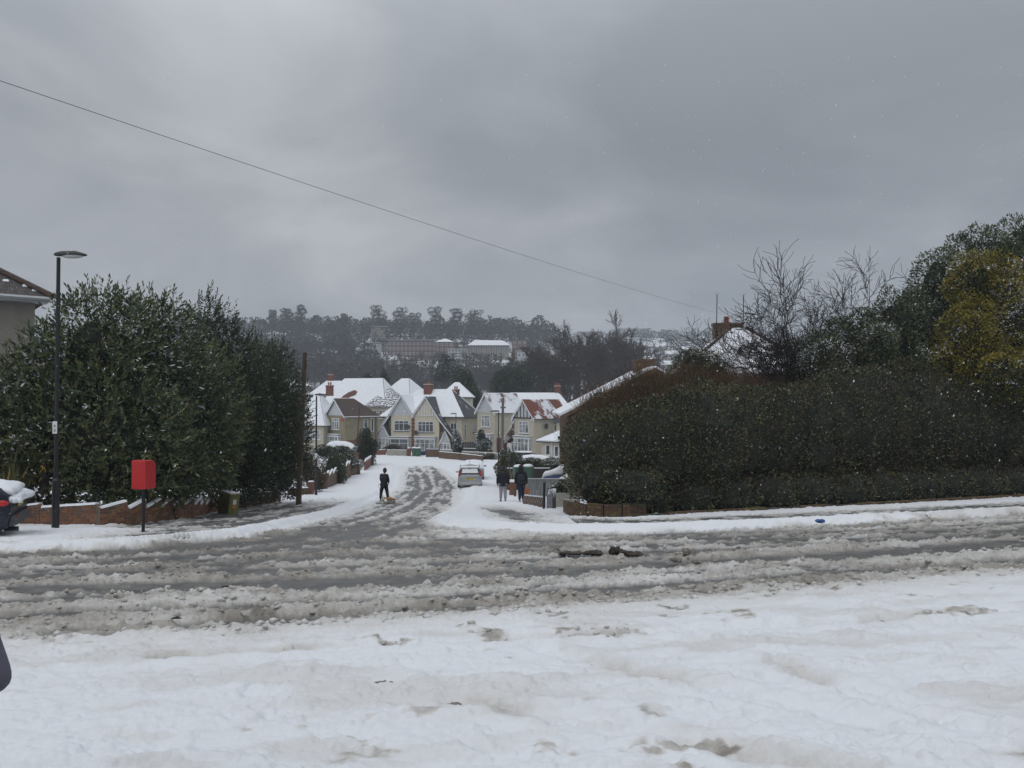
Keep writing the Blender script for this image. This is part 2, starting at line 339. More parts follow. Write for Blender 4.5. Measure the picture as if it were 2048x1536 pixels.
def GP(px, d, dz=0.0):
    x = X(px, d); return Vector((x, d, G(x, d) + dz))
def at_ground(px, py):
    """world point where the photo ray meets the ground"""
    lo, hi = 2.0, 130.0
    for d in np.geomspace(2.5, 130, 400):
        p = W(px, py, d)
        if p.z < float(base(p.x, p.y)) + .05: return p
    return W(px, py, 100)

# large terrain sheet
def grid_mesh(name, xs, ys, zf, mats, smooth=True, attrs=None, keep=None):
    Xg, Yg = np.meshgrid(xs, ys); Z = zf(Xg, Yg); nx, ny = len(xs), len(ys)
    V = np.stack([Xg, Yg, Z], -1).reshape(-1, 3)
    i = np.arange(nx * ny).reshape(ny, nx); F = np.stack([i[:-1, :-1], i[:-1, 1:], i[1:, 1:], i[1:, :-1]], -1).reshape(-1, 4)
    return np_mesh(name, V, F, mats, smooth=smooth)
xs = np.concatenate([-np.geomspace(60, 900, 50)[::-1], np.linspace(-58, 58, 60), np.geomspace(60, 900, 50)])
ys = np.concatenate([np.linspace(-60, 130, 80), np.linspace(132, 700, 150), np.geomspace(705, 1390, 40)])
def zg(x, y): return base(x, y) - .35 * (1 - sstep(118, 128, y)) * (1 - sstep(70, 90, np.abs(x)))
def hillground():
    m, t, p = newmat('snowy_ground'); g = N(t, 'ShaderNodeTexCoord'); sp = N(t, 'ShaderNodeSeparateXYZ'); t.links.new(g.outputs['Object'], sp.inputs[0])
    no = N(t, 'ShaderNodeTexNoise'); no.inputs['Scale'].default_value = .035; no.inputs['Detail'].default_value = 7; no.inputs['Roughness'].default_value = .7; t.links.new(g.outputs['Object'], no.inputs['Vector'])
    far = M_(t, 'MULTIPLY', M_(t, 'SUBTRACT', sp.outputs[1], 150), .006, clamp=True)
    q = M_(t, 'DIVIDE', sp.outputs[0], M_(t, 'MAXIMUM', sp.outputs[1], 1.0)); lft = M_(t, 'MULTIPLY', M_(t, 'SUBTRACT', .10, q), 12, clamp=True)
    th = M_(t, 'MULTIPLY_ADD', lft, .06, .50)
    k = M_(t, 'MULTIPLY', M_(t, 'MULTIPLY', M_(t, 'SUBTRACT', th, no.outputs[0]), 14, clamp=True), far)
    mx = N(t, 'ShaderNodeMix', data_type='RGBA'); t.links.new(k, mx.inputs[0]); mx.inputs[6].default_value = (.64, .66, .69, 1); mx.inputs[7].default_value = (.055, .048, .04, 1)
    t.links.new(mx.outputs[2], p.inputs['Base Color']); p.inputs['Roughness'].default_value = .9; return m
gmat = hillground()
ground = grid_mesh('ground', xs, ys, zg, [gmat]); tag(ground, kind='structure')

# road, pavement (coarse sheets) and kerbs
def fan(us, ds):
    U, D = np.meshgrid(us, ds); return U * D, D
def sheet(name, us, ds, zf, sel, mats, **kw):
    Xg, Yg = fan(us, ds); Z = zf(Xg, Yg); ny, nx = Xg.shape
    V = np.stack([Xg, Yg, Z], -1).reshape(-1, 3); i = np.arange(nx * ny).reshape(ny, nx)
    F = np.stack([i[:-1, :-1], i[:-1, 1:], i[1:, 1:], i[1:, :-1]], -1).reshape(-1, 4)
    ok = sel(Xg, Yg).reshape(-1)[F].any(1); F = F[ok]
    used = np.unique(F); rm = np.zeros(len(V), int); rm[used] = np.arange(len(used))
    o = np_mesh(name, V[used], rm[F], mats, smooth=True); return o
us = np.linspace(-1.1, 1.1, 260); ds = np.geomspace(1.2, 128, 260)
road = tag(sheet('road', us, ds, lambda x, y: base(x, y), lambda x, y: road_sd(x, y) > -.3, [ASPH]), kind='structure')
pav = tag(sheet('pavement', us, ds, lambda x, y: base(x, y) + KH - .2 * (road_sd(x, y) > -.02), lambda x, y: road_sd(x, y) < -.1, [ASPH]), kind='structure')
def resample(pts, step):
    P = [Vector(p).to_3d() for p in pts]; out_ = []
    for a, b in zip(P, P[1:]):
        n = max(1, int((b - a).length / step)); out_ += [a.lerp(b, k / n) for k in range(n)]
    return out_ + [P[-1]]
for nm, pts in (('kerb', LK[1:11]), ('kerb', RK[7:-1])):
    mb = MB(); rs = resample(pts, .9)
    for a, b in zip(rs, rs[1:]):
        d = (b - a).normalized(); n = Vector((-d.y, d.x, 0)) * .065; g = d * .006
        za, zb_ = float(base(a.x, a.y)), float(base(b.x, b.y)); a2 = a + g; b2 = b - g
        top = [(a2.x + n.x, a2.y + n.y, za + KH + .004), (a2.x - n.x, a2.y - n.y, za + KH + .004), (b2.x - n.x, b2.y - n.y, zb_ + KH + .004), (b2.x + n.x, b2.y + n.y, zb_ + KH + .004)]
        mb.slab(top, .3)
    tag(mb.build(nm, KERB), kind='structure')

# wheel tracks: polylines (x, y), half width, strength
def off(line, o):
    L = [Vector(p) for p in line]; r = []
    for i, p in enumerate(L):
        d = (L[min(i + 1, len(L) - 1)] - L[max(i - 1, 0)]).normalized(); r.append((p.x - d.y * o, p.y + d.x * o))
    return r
side = [(-10.2, 84), (-9.0, 77), (-7.6, 70), (-6.0, 57), (-5.2, 46), (-4.7, 36), (-4.3, 28), (-3.9, 21)]
left1 = side + [(-4.4, 16.5), (-6.5, 13.2), (-10, 11.6), (-16, 10.8)]
right1 = side + [(-2.7, 16.8), (.5, 14.8), (4, 14.6), (10, 16.2), (20, 19)]
left2 = side[2:] + [(-4.2, 17), (-5.5, 14.0), (-9, 12.6), (-16, 12.1)]
right2 = side[4:] + [(-3.1, 15.5), (-.5, 12.4), (4, 12.2), (12, 14.5), (22, 17.4)]
main = lambda c: [(x, c + .28 * x + .02 * math.sin(x)) for x in (-8, -4, 0, 4, 8, 14, 24)]
mainl = lambda c: [(-14, c - 2.4), (-8, c - 1.5), (-3, c - .75), (0, c), (4, c + 1.1), (10, c + 2.8), (20, c + 5.6)]
TR = [(left1, .30, .8), (off(left1, 1.45), .3, .7), (right1, .3, .7), (off(right1, -1.45), .28, .65), (left2, .22, .45), (right2, .28, .75), (off(right2, 1.4), .25, .5),
      (off(side, .9), .3, .55), (off(side, -.8), .3, .75), (off(side, -2.0), .22, .45),
      (mainl(9.9), .45, .72), (mainl(8.15), .22, .8), (mainl(11.4), .25, .55), (mainl(12.9), .3, .6), (mainl(14.2), .2, .45), (mainl(9.1), .12, .35), ([(-4.9, 30), (-5.2, 22), (-6.4, 16.6), (-9, 14.6), (-13, 13.9)], .25, .5), ([(-4.2, 26), (-4.6, 19), (-6.3, 15.2), (-9.5, 13.4), (-16, 12.8)], .2, .5), ([(-3.6, 24), (-3.2, 17), (-4.6, 12.5), (-8.5, 10.4), (-14, 9.3)], .22, .6), ([(-3.2, 24), (-2.2, 17.6), (-2.9, 13), (-5.5, 10.0), (-9, 8.9)], .2, .5), ([(-3.4, 30), (-2.4, 19), (.8, 16.0), (5, 15.8)], .2, .5),
      ([(-3.6, 6.35), (-1.8, 6.9), (0, 7.6)], .22, .6),
      # single furrow crossing the snow by the walker
      ([(-13.5, 70), (-8.6, 52), (-7.9, 44), (-8.5, 39), (-7.6, 36)], .16, .5)]
def polydist(x, y, line):
    d = np.full(x.shape, 1e9); sgn = np.zeros(x.shape)
    for a, b in zip(line, line[1:]):
        ex, ey = b[0] - a[0], b[1] - a[1]; L = ex * ex + ey * ey
        t = np.clip(((x - a[0]) * ex + (y - a[1]) * ey) / L, 0, 1)
        d = np.minimum(d, np.hypot(x - a[0] - t * ex, y - a[1] - t * ey))
    return d
def smooth_line(line, n=4):
    P = np.array(line, float)
    for _ in range(2):
        Q = [P[0]]
        for a, b in zip(P, P[1:]): Q += [a * .75 + b * .25, a * .25 + b * .75]
        Q.append(P[-1]); P = np.array(Q)
    return [tuple(p) for p in P]
def snow_field(x, y):
    sd = road_sd(x, y)
    w = y - .28 * x * (x > 0) - x * (x <= 0) * (.28 - .2 * sstep(8, 13, y))       # across the main road
    u = x + .28 * y
    side_w = sstep(17.5, 24, y) * (x < 2.5)
    wob = (fbm(x * .25, y * .25, 3, 3) - .5) * 1.3
    lx = x - XC(y)
    st_main = fbm(u * .6, (w + wob * .3) * 4.2, 11, 5, .62); st_side = fbm(lx * 3.0, y * .32, 17, 4, .55)
    streak = st_main * (1 - side_w) + st_side * side_w
    # in the mouth of the side road the ruts swing round the two corners
    for (cxx, cyy, x_lo, x_hi, sgn, sd_) in ((-10.6, 20.6, -1.6, -3.2, 1, 13), (4.6, 22.6, -1.9, -.4, -1, 15)):
        rr_ = np.hypot(x - cxx, y - cyy); th_ = np.arctan2(y - cyy, x - cxx)
        wl = sstep(x_lo, x_hi, x) * sstep(30, 22, y) * sstep(8.6, 10.6, y) * sstep(13.5, 10.5, rr_) if sgn > 0 else sstep(x_lo, x_hi, x) * sstep(26, 20, y) * sstep(12.4, 14.0, y) * sstep(7.0, 3.0, x)
        sl_ = fbm(th_ * 4.0 + 20, (rr_ + wob * .25) * 3.6, sd_, 5, .62); streak = streak * (1 - wl) + sl_ * wl
        if sgn > 0: arc = np.exp(-((rr_ - 6.9) / 1.5) ** 2) * wl
    fine = fbm(x * 7, y * 7, 23, 4, .6); mid = fbm(x * 1.7, y * 1.7, 29, 4, .55)
    # coverage without the tracks
    ww = w + wob * .5
    cm = np.interp(ww, [6.8, 7.6, 8.6, 9.3, 10.6, 11.6, 12.4, 13.4, 14.6, 15.3, 16.2], [1.22, .96, .78, .74, .68, .68, .74, .76, .66, .70, 1.0])
    jn = np.exp(-((x + 3.6) / 3.4) ** 2 - ((y - 17) / 5.5) ** 2)          # junction mouth: churned bare
    cm = cm - .24 * jn - .36 * arc
    cs = np.interp(np.abs(lx - .1 + (y - 40) * .004), [0, 1.4, 2.2, 3.0], [.70, .74, 1.0, 1.25])
    cs = cs + sstep(70, 92, y) * .5
    c = cm * (1 - side_w) + cs * side_w
    far = np.where(y > 92, 1.3, c); c = far
    pv = sd < 0
    # pavements: trodden strips
    cp = np.full(x.shape, 1.15)
    cp = np.where((x < -5.5) & (y < 47), 1.12 - .72 * sstep(46, 33, y) * sstep(-.05, -.45, sd) * sstep(-4.8, -3.2, sd) * sstep(-9.2, -7.2, x + (y > 18) * 2.0 + (y - 18) * .12 * (y > 18)), cp)
    cp = np.where((x > -2.2) & (x < 3.2) & (y > 16) & (y < 40), 1.15 - .74 * np.exp(-((lx - 3.9 + (y - 28) * .02) / .8) ** 2) * sstep(38, 30, y), cp)
    cp = np.where((x > 1.5) & (y < 40), 1.05 - .66 * sstep(-.35, -.9, sd) * sstep(-3.2, -2.3, sd), cp)
    c = np.where(pv, cp, c)
    ridge = np.exp(-((sd - .15) / .25) ** 2) * np.where(x > 1.5, .25 + .9 * sstep(.36, .56, fbm(x * .5, y * .9, 97, 3)), 1.0)                   # ploughed ridge along the kerb
    c = c + .75 * ridge * (.6 + .8 * fbm(x * .8, y * .8, 93, 3))
    dirt = np.zeros(x.shape)
    trk = np.zeros(x.shape); shoulder = np.zeros(x.shape)
    for line, hw, s in TR:
        d = polydist(x, y, smooth_line(line)) + (mid - .5) * .22 + (fine - .5) * .10
        fade = 1.0
        trk = np.maximum(trk, s * (1 - sstep(hw * .6, hw * 1.35, d)) * fade)
        shoulder = np.maximum(shoulder, s * np.exp(-((d - hw * 1.7) / .16) ** 2))
    inr = ~pv
    nearw = sstep(5.2, 7.2, ww)                                            # the near verge side keeps its snow
    nearw = np.maximum(nearw, sstep(18, 22, y))
    f = c - trk * .58 * inr * nearw + shoulder * .12 * inr * nearw
    amp = np.where(c > 1.0, .35, 1.0)
    f = f + ((streak - .5) * 1.5 + (mid - .5) * .75 + (fine - .5) * .95) * amp
    h = np.clip((f - .5) * .095, -.03, .080)
    chunk = np.clip(fine - .5, 0, 1) * .06 + (fbm(x * 34, y * 34, 47, 2, .6) - .5) * .012 + np.clip(fbm(x * 16, y * 16, 41, 3, .6) - .52, 0, 1) * .08
    active = np.clip(nearw * inr * (1 - sstep(1.0, 1.3, c)) + .25, 0, 1)
    h = h + np.where(h > 0, chunk * active * np.clip(h / .03, 0, 1), 0)
    # gentle lumps and old prints in the deep snow
    soft = (fbm(x * .9, y * .9, 51, 4, .5) - .5) * .024 + (fbm(x * 3.1, y * 4.1, 57, 4, .55) - .5) * .022
    pr = fbm(x * 2.3, y * 2.9, 61, 2, .4); prints = -.010 * sstep(.68, .80, pr)
    crust = fbm(x * 4.5, y * 8.0, 63, 4, .6); soft = soft + .026 * sstep(.52, .68, crust) * sstep(.4, .6, fbm(x * .8, y * .9, 66, 2)) + (fbm(x * 12, y * 16, 68, 4, .65) - .5) * .026
    h = h + np.where(f > .8, (soft + prints) * sstep(.8, 1.1, f), 0)
    # wandering tyre marks in the foreground snow
    for line in ([(.2, 5.6), (1.0, 4.7), (1.9, 3.9), (3.0, 3.1), (4, 2.6)], [(-.3, 4.4), (.7, 3.9), (1.5, 3.3), (2.4, 2.7)], [(3.2, 3.0), (2.2, 3.9), (1.7, 5.0)], [(-2.4, 5.4), (0, 5.9), (3, 6.3), (6, 7.0)]):
        d = polydist(x, y, smooth_line(line)) + (mid - .5) * .12; h = h - .034 * np.exp(-(d / .08) ** 2) * (.6 + .8 * mid) + .012 * np.exp(-((d - .16) / .06) ** 2)
        dirt = dirt + .30 * np.exp(-(d / .14) ** 2) * sstep(.42, .60, mid)
    thin = 1 - sstep(.0, .028, h)
    band = np.clip(1.15 - c, 0, 1) * 1.0 * inr
    dirt = dirt + band * (1.05 + 1.3 * (fbm(x * 1.1, y * 2.3, 71, 4, .5) - .5)) + trk * .25 * inr * nearw + .30 * np.exp(-((ww - 7.5) / .75) ** 2) * (y < 13)
    dirt = dirt * (.62 + .38 * (1 - side_w)) - .30 * ridge * sstep(.4, .6, mid) 
    dirt = np.where(pv, np.clip(1.1 - c, 0, 1) * .55, dirt)
    spots = sstep(.66, .76, fbm(x * 3.3, y * 4.2, 81, 4, .6)) * sstep(.48, .62, fbm(x * .7, y * .7, 85, 2)) * (y < 9) * .45
    dirt = dirt + .16 * sstep(.5, .72, fbm(x * .9, y * 2.6, 88, 4, .6)) * (c > .9) * (y < 14)
    return h, np.clip(dirt + spots, 0, 1), np.clip(thin, 0, 1), sd
nU, nD = 900, 640
us = np.tan(np.linspace(math.atan(-.86), math.atan(.86), nU)); ds = 2.3 * np.exp(np.linspace(0, 1, nD) ** 1.0 * math.log(128 / 2.3))
# denser rows where the picture needs them: even steps of picture row
zr = np.array([float(base(0, d)) - CZ for d in np.geomspace(2.3, 128, 3000)]); dd = np.geomspace(2.3, 128, 3000)
row = -zr / dd; # falls with distance
row = np.minimum.accumulate(row - 1e-6 * np.arange(3000))
tgt = np.linspace(row[0], row[-1], nD); ds = np.interp(tgt, row[::-1], dd[::-1]); ds = .72 * ds + .28 * (2.3 * np.exp(np.linspace(0, 1, nD) * math.log(128 / 2.3)))
Xg, Yg = fan(us, ds); h, dirt, thin, sdv = snow_field(Xg, Yg)
Z = base(Xg, Yg) + KH * np.maximum(sstep(.04, -.04, sdv), sstep(.42, .09, sdv) * sstep(.0, .03, h)) + h + .02 * np.exp(-(sdv / .12) ** 2)
V = np.stack([Xg, Yg, Z], -1).reshape(-1, 3); ii = np.arange(nU * nD).reshape(nD, nU)
F = np.stack([ii[:-1, :-1], ii[:-1, 1:], ii[1:, 1:], ii[1:, :-1]], -1).reshape(-1, 4)
F = F[(h.reshape(-1)[F] > -.012).any(1)]
used = np.unique(F); rm = np.zeros(len(V), np.int64); rm[used] = np.arange(len(used))
snow = np_mesh('snow_cover', V[used], rm[F], [GSNOW], smooth=True, attrs={'dirt': dirt.reshape(-1)[used], 'thin': thin.reshape(-1)[used]})
tag(snow, kind='structure')
Xs_, Ys_, h_, dirt_, c_z = Xg, Yg, h, dirt, Z
# loose slush chunks thrown up by the wheels
ico = np.array([(0, 0, 1), (.9, 0, .4), (.28, .85, .45), (-.72, .53, .4), (-.72, -.53, .45), (.28, -.85, .4), (.7, .5, -.4), (-.3, .8, -.4), (-.9, 0, -.4), (-.3, -.8, -.4), (.7, -.5, -.4), (0, 0, -1)])
icf = np.array([(0, 1, 2), (0, 2, 3), (0, 3, 4), (0, 4, 5), (0, 5, 1), (1, 6, 2), (2, 7, 3), (3, 8, 4), (4, 9, 5), (5, 10, 1), (6, 7, 2), (7, 8, 3), (8, 9, 4), (9, 10, 5), (10, 6, 1), (11, 7, 6), (11, 8, 7), (11, 9, 8), (11, 10, 9), (11, 6, 10)])
cand = np.argwhere((h > .03) & (dirt > .24) & (Yg < 24) & (Yg > 5.6) & (sdv > -.5)); pick = cand[rng.choice(len(cand), min(5200, len(cand)), replace=False)]
pick = pick[rng.random(len(pick)) < np.clip(Yg[pick[:, 0], pick[:, 1]] / 24 * 1.0 + .25, 0, 1)]
n = len(pick); px_, py_, pz_ = Xg[pick[:, 0], pick[:, 1]], Yg[pick[:, 0], pick[:, 1]], Z[pick[:, 0], pick[:, 1]]
sz = (.006 + .026 * rng.random(n) ** 3)
Vc = ico[None] * (1 + 1.1 * (rng.random((n, 12, 1)) - .5)) * sz[:, None, None] * np.array([1.3, 1, .75]) + np.stack([px_ + rng.normal(0, .02, n), py_ + rng.normal(0, .02, n), pz_ + sz * .25], -1)[:, None]
Fc = (icf[None] + 12 * np.arange(n)[:, None, None]).reshape(-1, 3)
ch = np_mesh('slush_chunks', Vc.reshape(-1, 3), Fc, [GSNOW], attrs={'dirt': np.repeat(np.clip(dirt[pick[:, 0], pick[:, 1]] * .9, 0, 1), 12), 'thin': np.zeros(n * 12)}); tag(ch, 'loose lumps of grey slush thrown up along the wheel tracks of the road', 'slush', kind='stuff')
# ------------------------------------------------------------------ vegetation tools
def unit(v): return v / np.maximum(np.linalg.norm(v, axis=-1, keepdims=True), 1e-9)
def leaf_arrays(P, D, L, Wd, fold=.18):
    n = len(P); D = unit(D); r = unit(rng.normal(size=(n, 3))); S = unit(np.cross(D, r)); Nn = np.cross(S, D)
    L = np.asarray(L).reshape(-1, 1) * np.ones((n, 1)); Wd = np.asarray(Wd).reshape(-1, 1) * np.ones((n, 1))
    m = P + D * L * .5; V = np.stack([P, m + S * Wd * .5 + Nn * Wd * fold, P + D * L - Nn * L * .08, m - S * Wd * .5 + Nn * Wd * fold], 1)
    up = np.abs(Nn[:, 2])
    return V, up
def leaf_obj(name, V, mi, mats, parent=None):
    n = len(V); F = np.arange(4 * n).reshape(n, 4); F = np.concatenate([F[:, [0, 1, 2]], F[:, [0, 2, 3]]])
    return np_mesh(name, V.reshape(-1, 3), F, mats, mi=np.concatenate([mi, mi]), parent=parent)
def shell_points(blobs, n, depth=.35, bump=.18, camside=True, zmin=None, bs=1.3, seed=0):
    """points through the outer shell of a union of ellipsoids, with their outward normals"""
    B = np.array([[*b[0], *b[1]] for b in blobs], float); a = B[:, 3] * B[:, 5] + B[:, 4] * B[:, 5] + B[:, 3] * B[:, 4]
    Pp, Nn = [], []; got = 0
    while got < n:
        k = rng.choice(len(B), n, p=a / a.sum()); d = unit(rng.normal(size=(n, 3))); b = B[k]
        c = b[:, :3]; r = b[:, 3:]
        bm = 1 + bump * 2 * (fbm(d[:, 0] * bs * 2 + c[:, 0], d[:, 2] * bs * 2 + d[:, 1] * 2 + c[:, 2], 5 + seed, 3) - .5)
        rad = (1 - depth * rng.random(n) ** 2.2) * bm
        p = c + d * r * rad[:, None]; nr = unit(d / r)
        ok = np.ones(n, bool)
        for j in range(len(B)):
            q = (p - B[j, :3]) / B[j, 3:]; ok &= ~((np.linalg.norm(q, axis=1) < .62) & (k != j))
        if camside: ok &= (nr * unit(np.array([0, 0, CZ]) - p)).sum(1) > -.35
        if zmin is not None: ok &= p[:, 2] > zmin(p[:, 0], p[:, 1])
        Pp.append(p[ok]); Nn.append(nr[ok]); got += ok.sum()
    return np.concatenate(Pp)[:n], np.concatenate(Nn)[:n]
def rough(bl, k=5, f=.42, seed=1):
    r_ = random.Random(seed); o = list(bl)
    for c, r in bl:
        for _ in range(k):
            d = Vector((r_.gauss(0, 1), r_.gauss(0, 1), r_.gauss(0, 1) + .25)).normalized(); s = f * r_.uniform(.6, 1.25)
            q = .86 - .2 * r_.random(); o.append(((c[0] + d.x * r[0] * q, c[1] + d.y * r[1] * q, c[2] + d.z * r[2] * q), (r[0] * s, r[1] * s, r[2] * s)))
    return [(c, tuple(v * .95 for v in r)) for c, r in o]
gmin = lambda dz: (lambda x, y: base(x, y) + dz)
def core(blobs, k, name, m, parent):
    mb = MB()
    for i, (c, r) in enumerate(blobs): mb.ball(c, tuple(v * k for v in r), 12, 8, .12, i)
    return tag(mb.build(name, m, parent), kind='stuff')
def foliage(parent, name, blobs, n, L, Wd, mats, probs, snowp=0.0, depth=.35, bump=.18, droop=0.0, out=.8, up=.3, zmin=None, camside=True, snowup=.3, patch=None, seed=0):
    P, Nr = shell_points(blobs, n, depth, bump, camside, zmin, seed=seed)
    D = Nr * out + np.array([0, 0, up]) + rng.normal(size=P.shape) * .55 - np.array([0, 0, droop])
    s = rng.uniform(.65, 1.25, n); V, u = leaf_arrays(P, D, L * s, Wd * s)
    pr = np.array(probs, float); mi = rng.choice(len(mats), n, p=pr / pr.sum())
    if patch is not None:                                  # colour patches: patch(P) gives the chance of the last leaf kinds
        w = patch(P); sel = rng.random(n) < w; mi = np.where(sel, rng.choice([0, len(mats) - 1], n, p=[.55, .45]), mi)
    ms = list(mats)
    if snowp > 0:
        ms = ms + [SNOW]; ns = fbm(P[:, 0] * 1.2, P[:, 2] * 1.5 + P[:, 1], 77, 3)
        sel = (u > .45) & (Nr[:, 2] > -.2 + .0) & (rng.random(n) < snowp * np.clip((Nr[:, 2] + snowup) * 1.6, 0, 1) * sstep(.38, .6, ns) * 2)
        mi = np.where(sel, len(mats), mi)
    return leaf_obj(name, V, mi, ms, parent)
def shoots(parent, name, blobs, n, slen, L, Wd, mats, probs, snowp=0, zmin=None, per=13, upw=1.0, bump=.15, topmore=True, seed=0, depth=.3):
    P, Nr = shell_points(blobs, n, depth, bump, True, zmin, seed=seed)
    A = unit(Nr * .75 + np.array([0, 0, upw]) * (.35 + np.clip(Nr[:, 2:3], 0, 1)) + rng.normal(size=P.shape) * .22)
    ln = slen * rng.uniform(.5, 1.3, n) * (1 + .5 * np.clip(Nr[:, 2], 0, 1))
    PP, DD, KK = [], [], []
    for i in range(per):
        t = (i + rng.random(n) * .6) / per; p = P + A * (ln * t)[:, None] + np.array([0, 0, -1]) * ((t * (1 - np.clip(A[:, 2], 0, 1)) * .25 * ln)[:, None] if True else 0)
        r = unit(np.cross(A, unit(rng.normal(size=P.shape)))); d = r * (1.15 - .75 * t)[:, None] + A * (.45 + .9 * t)[:, None]
        PP.append(p); DD.append(d); KK.append(np.arange(n))
    P2 = np.concatenate(PP); D2 = np.concatenate(DD); K = np.concatenate(KK); m = len(P2)
    s = rng.uniform(.7, 1.2, m); V, u = leaf_arrays(P2, D2, L * s, Wd * s)
    pr = np.array(probs, float); shoot_m = rng.choice(len(mats), n, p=pr / pr.sum()); mi = np.where(rng.random(m) < .6, shoot_m[K], rng.choice(len(mats), m, p=pr / pr.sum()))
    ms = list(mats)
    if snowp:
        ms = ms + [SNOW]; ns = fbm(P2[:, 0] * .7, P2[:, 2] * .7 + P2[:, 1], 78, 3)
        sp = snowp(P2) if callable(snowp) else snowp
        mi = np.where((u > .5) & (rng.random(m) < sp * sstep(.4, .6, ns) * 2), len(mats), mi)
    return leaf_obj(name, V, mi, ms, parent)
def seg_mesh(name, segs, m, parent=None, sides=3):
    S = np.array(segs, float); n = len(S); a, b, r0, r1 = S[:, :3], S[:, 3:6], S[:, 6], S[:, 7]; d = unit(b - a)
    ref = np.where(np.abs(d[:, 2:3]) < .9, np.array([[0, 0, 1.]]), np.array([[1., 0, 0]])); s = unit(np.cross(d, ref)); t = np.cross(s, d); Vs = []
    for r, c in ((r0, a), (r1, b)):
        for j in range(sides):
            th = 2 * math.pi * j / sides; Vs.append(c + (s * math.cos(th) + t * math.sin(th)) * r[:, None])
    V = np.stack(Vs, 1).reshape(-1, 3); o = np.arange(n)[:, None] * 2 * sides
    F = np.concatenate([o + np.array([[j, (j + 1) % sides, sides + (j + 1) % sides, sides + j]]) for j in range(sides)])
    return np_mesh(name, V, F, m if isinstance(m, list) else [m], parent=parent)
def grow(p, d, ln, r, lvl, out_, seed, spread=.6, up=.25, nseg=4, kids_=3, shrink=.62, wig=.25):
    rr = seed
    for i in range(nseg):
        d = (d + Vector((rr.gauss(0, wig), rr.gauss(0, wig), rr.gauss(0, wig) + up * .3))).normalized()
        q = p + d * ln / nseg; r2 = r * (.86 if lvl > 0 else .8)
        out_.append((*p, *q, r, r2)); p = q; r = r2
        if lvl > 0 and (i > 0 or lvl < 3):
            for _ in range(kids_ if i == nseg - 1 else (1 if rr.random() < .85 else 2)):
                a = Vector((rr.gauss(0, 1), rr.gauss(0, 1), rr.gauss(0, 1))); a = (a - d * a.dot(d)).normalized()
                grow(p, (d + a * spread * rr.uniform(.7, 1.4)).normalized(), ln * shrink * rr.uniform(.7, 1.2), r * .68, lvl - 1, out_, rr, spread, up, nseg, kids_, shrink, wig)
# ------------------------------------------------------------------ the laurel and the row of dark bushes by the lamp
def BL(px, py, d, rx, ry, rz): p = W(px, py, d); return ((p.x, p.y, p.z), (rx, ry, rz))
lb = [BL(40, 885, 22, 2.2, 1.8, 2.2), BL(132, 795, 22.5, 1.5, 1.5, 1.9), BL(205, 712, 22.5, 1.5, 1.6, 1.75), BL(300, 735, 24, 1.65, 1.7, 1.95), BL(318, 865, 24.8, 2.4, 1.8, 2.3),
      BL(195, 890, 21.8, 2.6, 1.6, 2.2), BL(390, 832, 27, 1.6, 1.9, 2.4), BL(392, 905, 28.5, 1.4, 1.7, 1.9), BL(300, 930, 22.9, 1.5, 1.2, 1.15)]
t = empty('laurel_bush', GP(230, 22.5), 0, 'huge bushy laurel with snow dusted leaves behind the tall near street lamp', 'bush')
inv = Vector(t.location)
def rel(bl, o): return [((c[0] - o.x, c[1] - o.y, c[2] - o.z), r) for c, r in bl]
def part_at_root(fn, root):   # world-built meshes hung under a root without moving them
    o = fn(); o.parent = root; o.matrix_parent_inverse = Matrix.Translation(-Vector(root.location)); return o
def hang(o, root):
    o.parent = root
    o.matrix_parent_inverse = (Matrix.Translation(root.location) @ Matrix.Rotation(root.rotation_euler[2], 4, 'Z')).inverted()
    return o
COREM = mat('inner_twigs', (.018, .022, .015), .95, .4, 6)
lb = rough(lb, 3, .4, 5)
hang(core(lb[:9], .58, 'inner_growth', COREM, None), t)
lsnow = lambda P: np.clip((-9.2 - P[:, 0]) / 4, 0.005, .12) * sstep(-1.2, 1.5, P[:, 2])
o = shoots(None, 'foliage', lb, 4700, .38, .15, .052, L_LAUREL, [.42, .24, .20, .14], lsnow, gmin(.45), per=12, upw=.45); tag(hang(o, t), kind='stuff')
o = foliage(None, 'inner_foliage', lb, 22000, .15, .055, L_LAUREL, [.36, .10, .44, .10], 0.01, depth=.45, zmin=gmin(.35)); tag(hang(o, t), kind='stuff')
segs = []; rr = random.Random(4)
for k in range(7):
    p = GP(50 + k * 50, 25); grow(p, Vector((rr.uniform(-.3, .3), -.2, 1)).normalized(), 3.2, .06, 2, segs, rr, .6, .3)
hang(seg_mesh('trunk', segs, BARKD), t)
db = [BL(408, 752, 29.5, .75, 1.3, 2.8), BL(440, 792, 30, .9, 1.4, 3.2), BL(480, 835, 31, .85, 1.4, 3.2), BL(516, 840, 33.5, 1.0, 1.5, 3.3), BL(553, 830, 35.5, .95, 1.5, 3.1), BL(584, 862, 38.5, .7, 1.4, 2.9),
      BL(440, 925, 30.5, .8, 1.3, 1.5), BL(487, 930, 32, 1.0, 1.3, 1.5), BL(532, 930, 35.5, 1.0, 1.3, 1.6), BL(570, 940, 39, .7, 1.2, 1.6)]
t = empty('evergreen_bush', GP(500, 31), 0, 'tall dark evergreen bushes with spiky tops stepping down the pavement towards the pole', 'bush')
hang(core(db, .64, 'inner_growth', COREM, None), t)
o = shoots(None, 'foliage', db, 4600, .42, .10, .045, L_DARK, [.42, .38, .20], .03, gmin(.4), per=12, upw=1.5); tag(hang(o, t), kind='stuff')
o = foliage(None, 'inner_foliage', db, 24000, .10, .045, L_DARK, [.65, .3, .05], 0, depth=.4, zmin=gmin(.3)); tag(hang(o, t), kind='stuff')
segs = []
for k in range(6): grow(GP(420 + k * 28, 31 + k * 2), Vector((0, 0, 1)), 3.4, .06, 2, segs, rr, .4, .5)
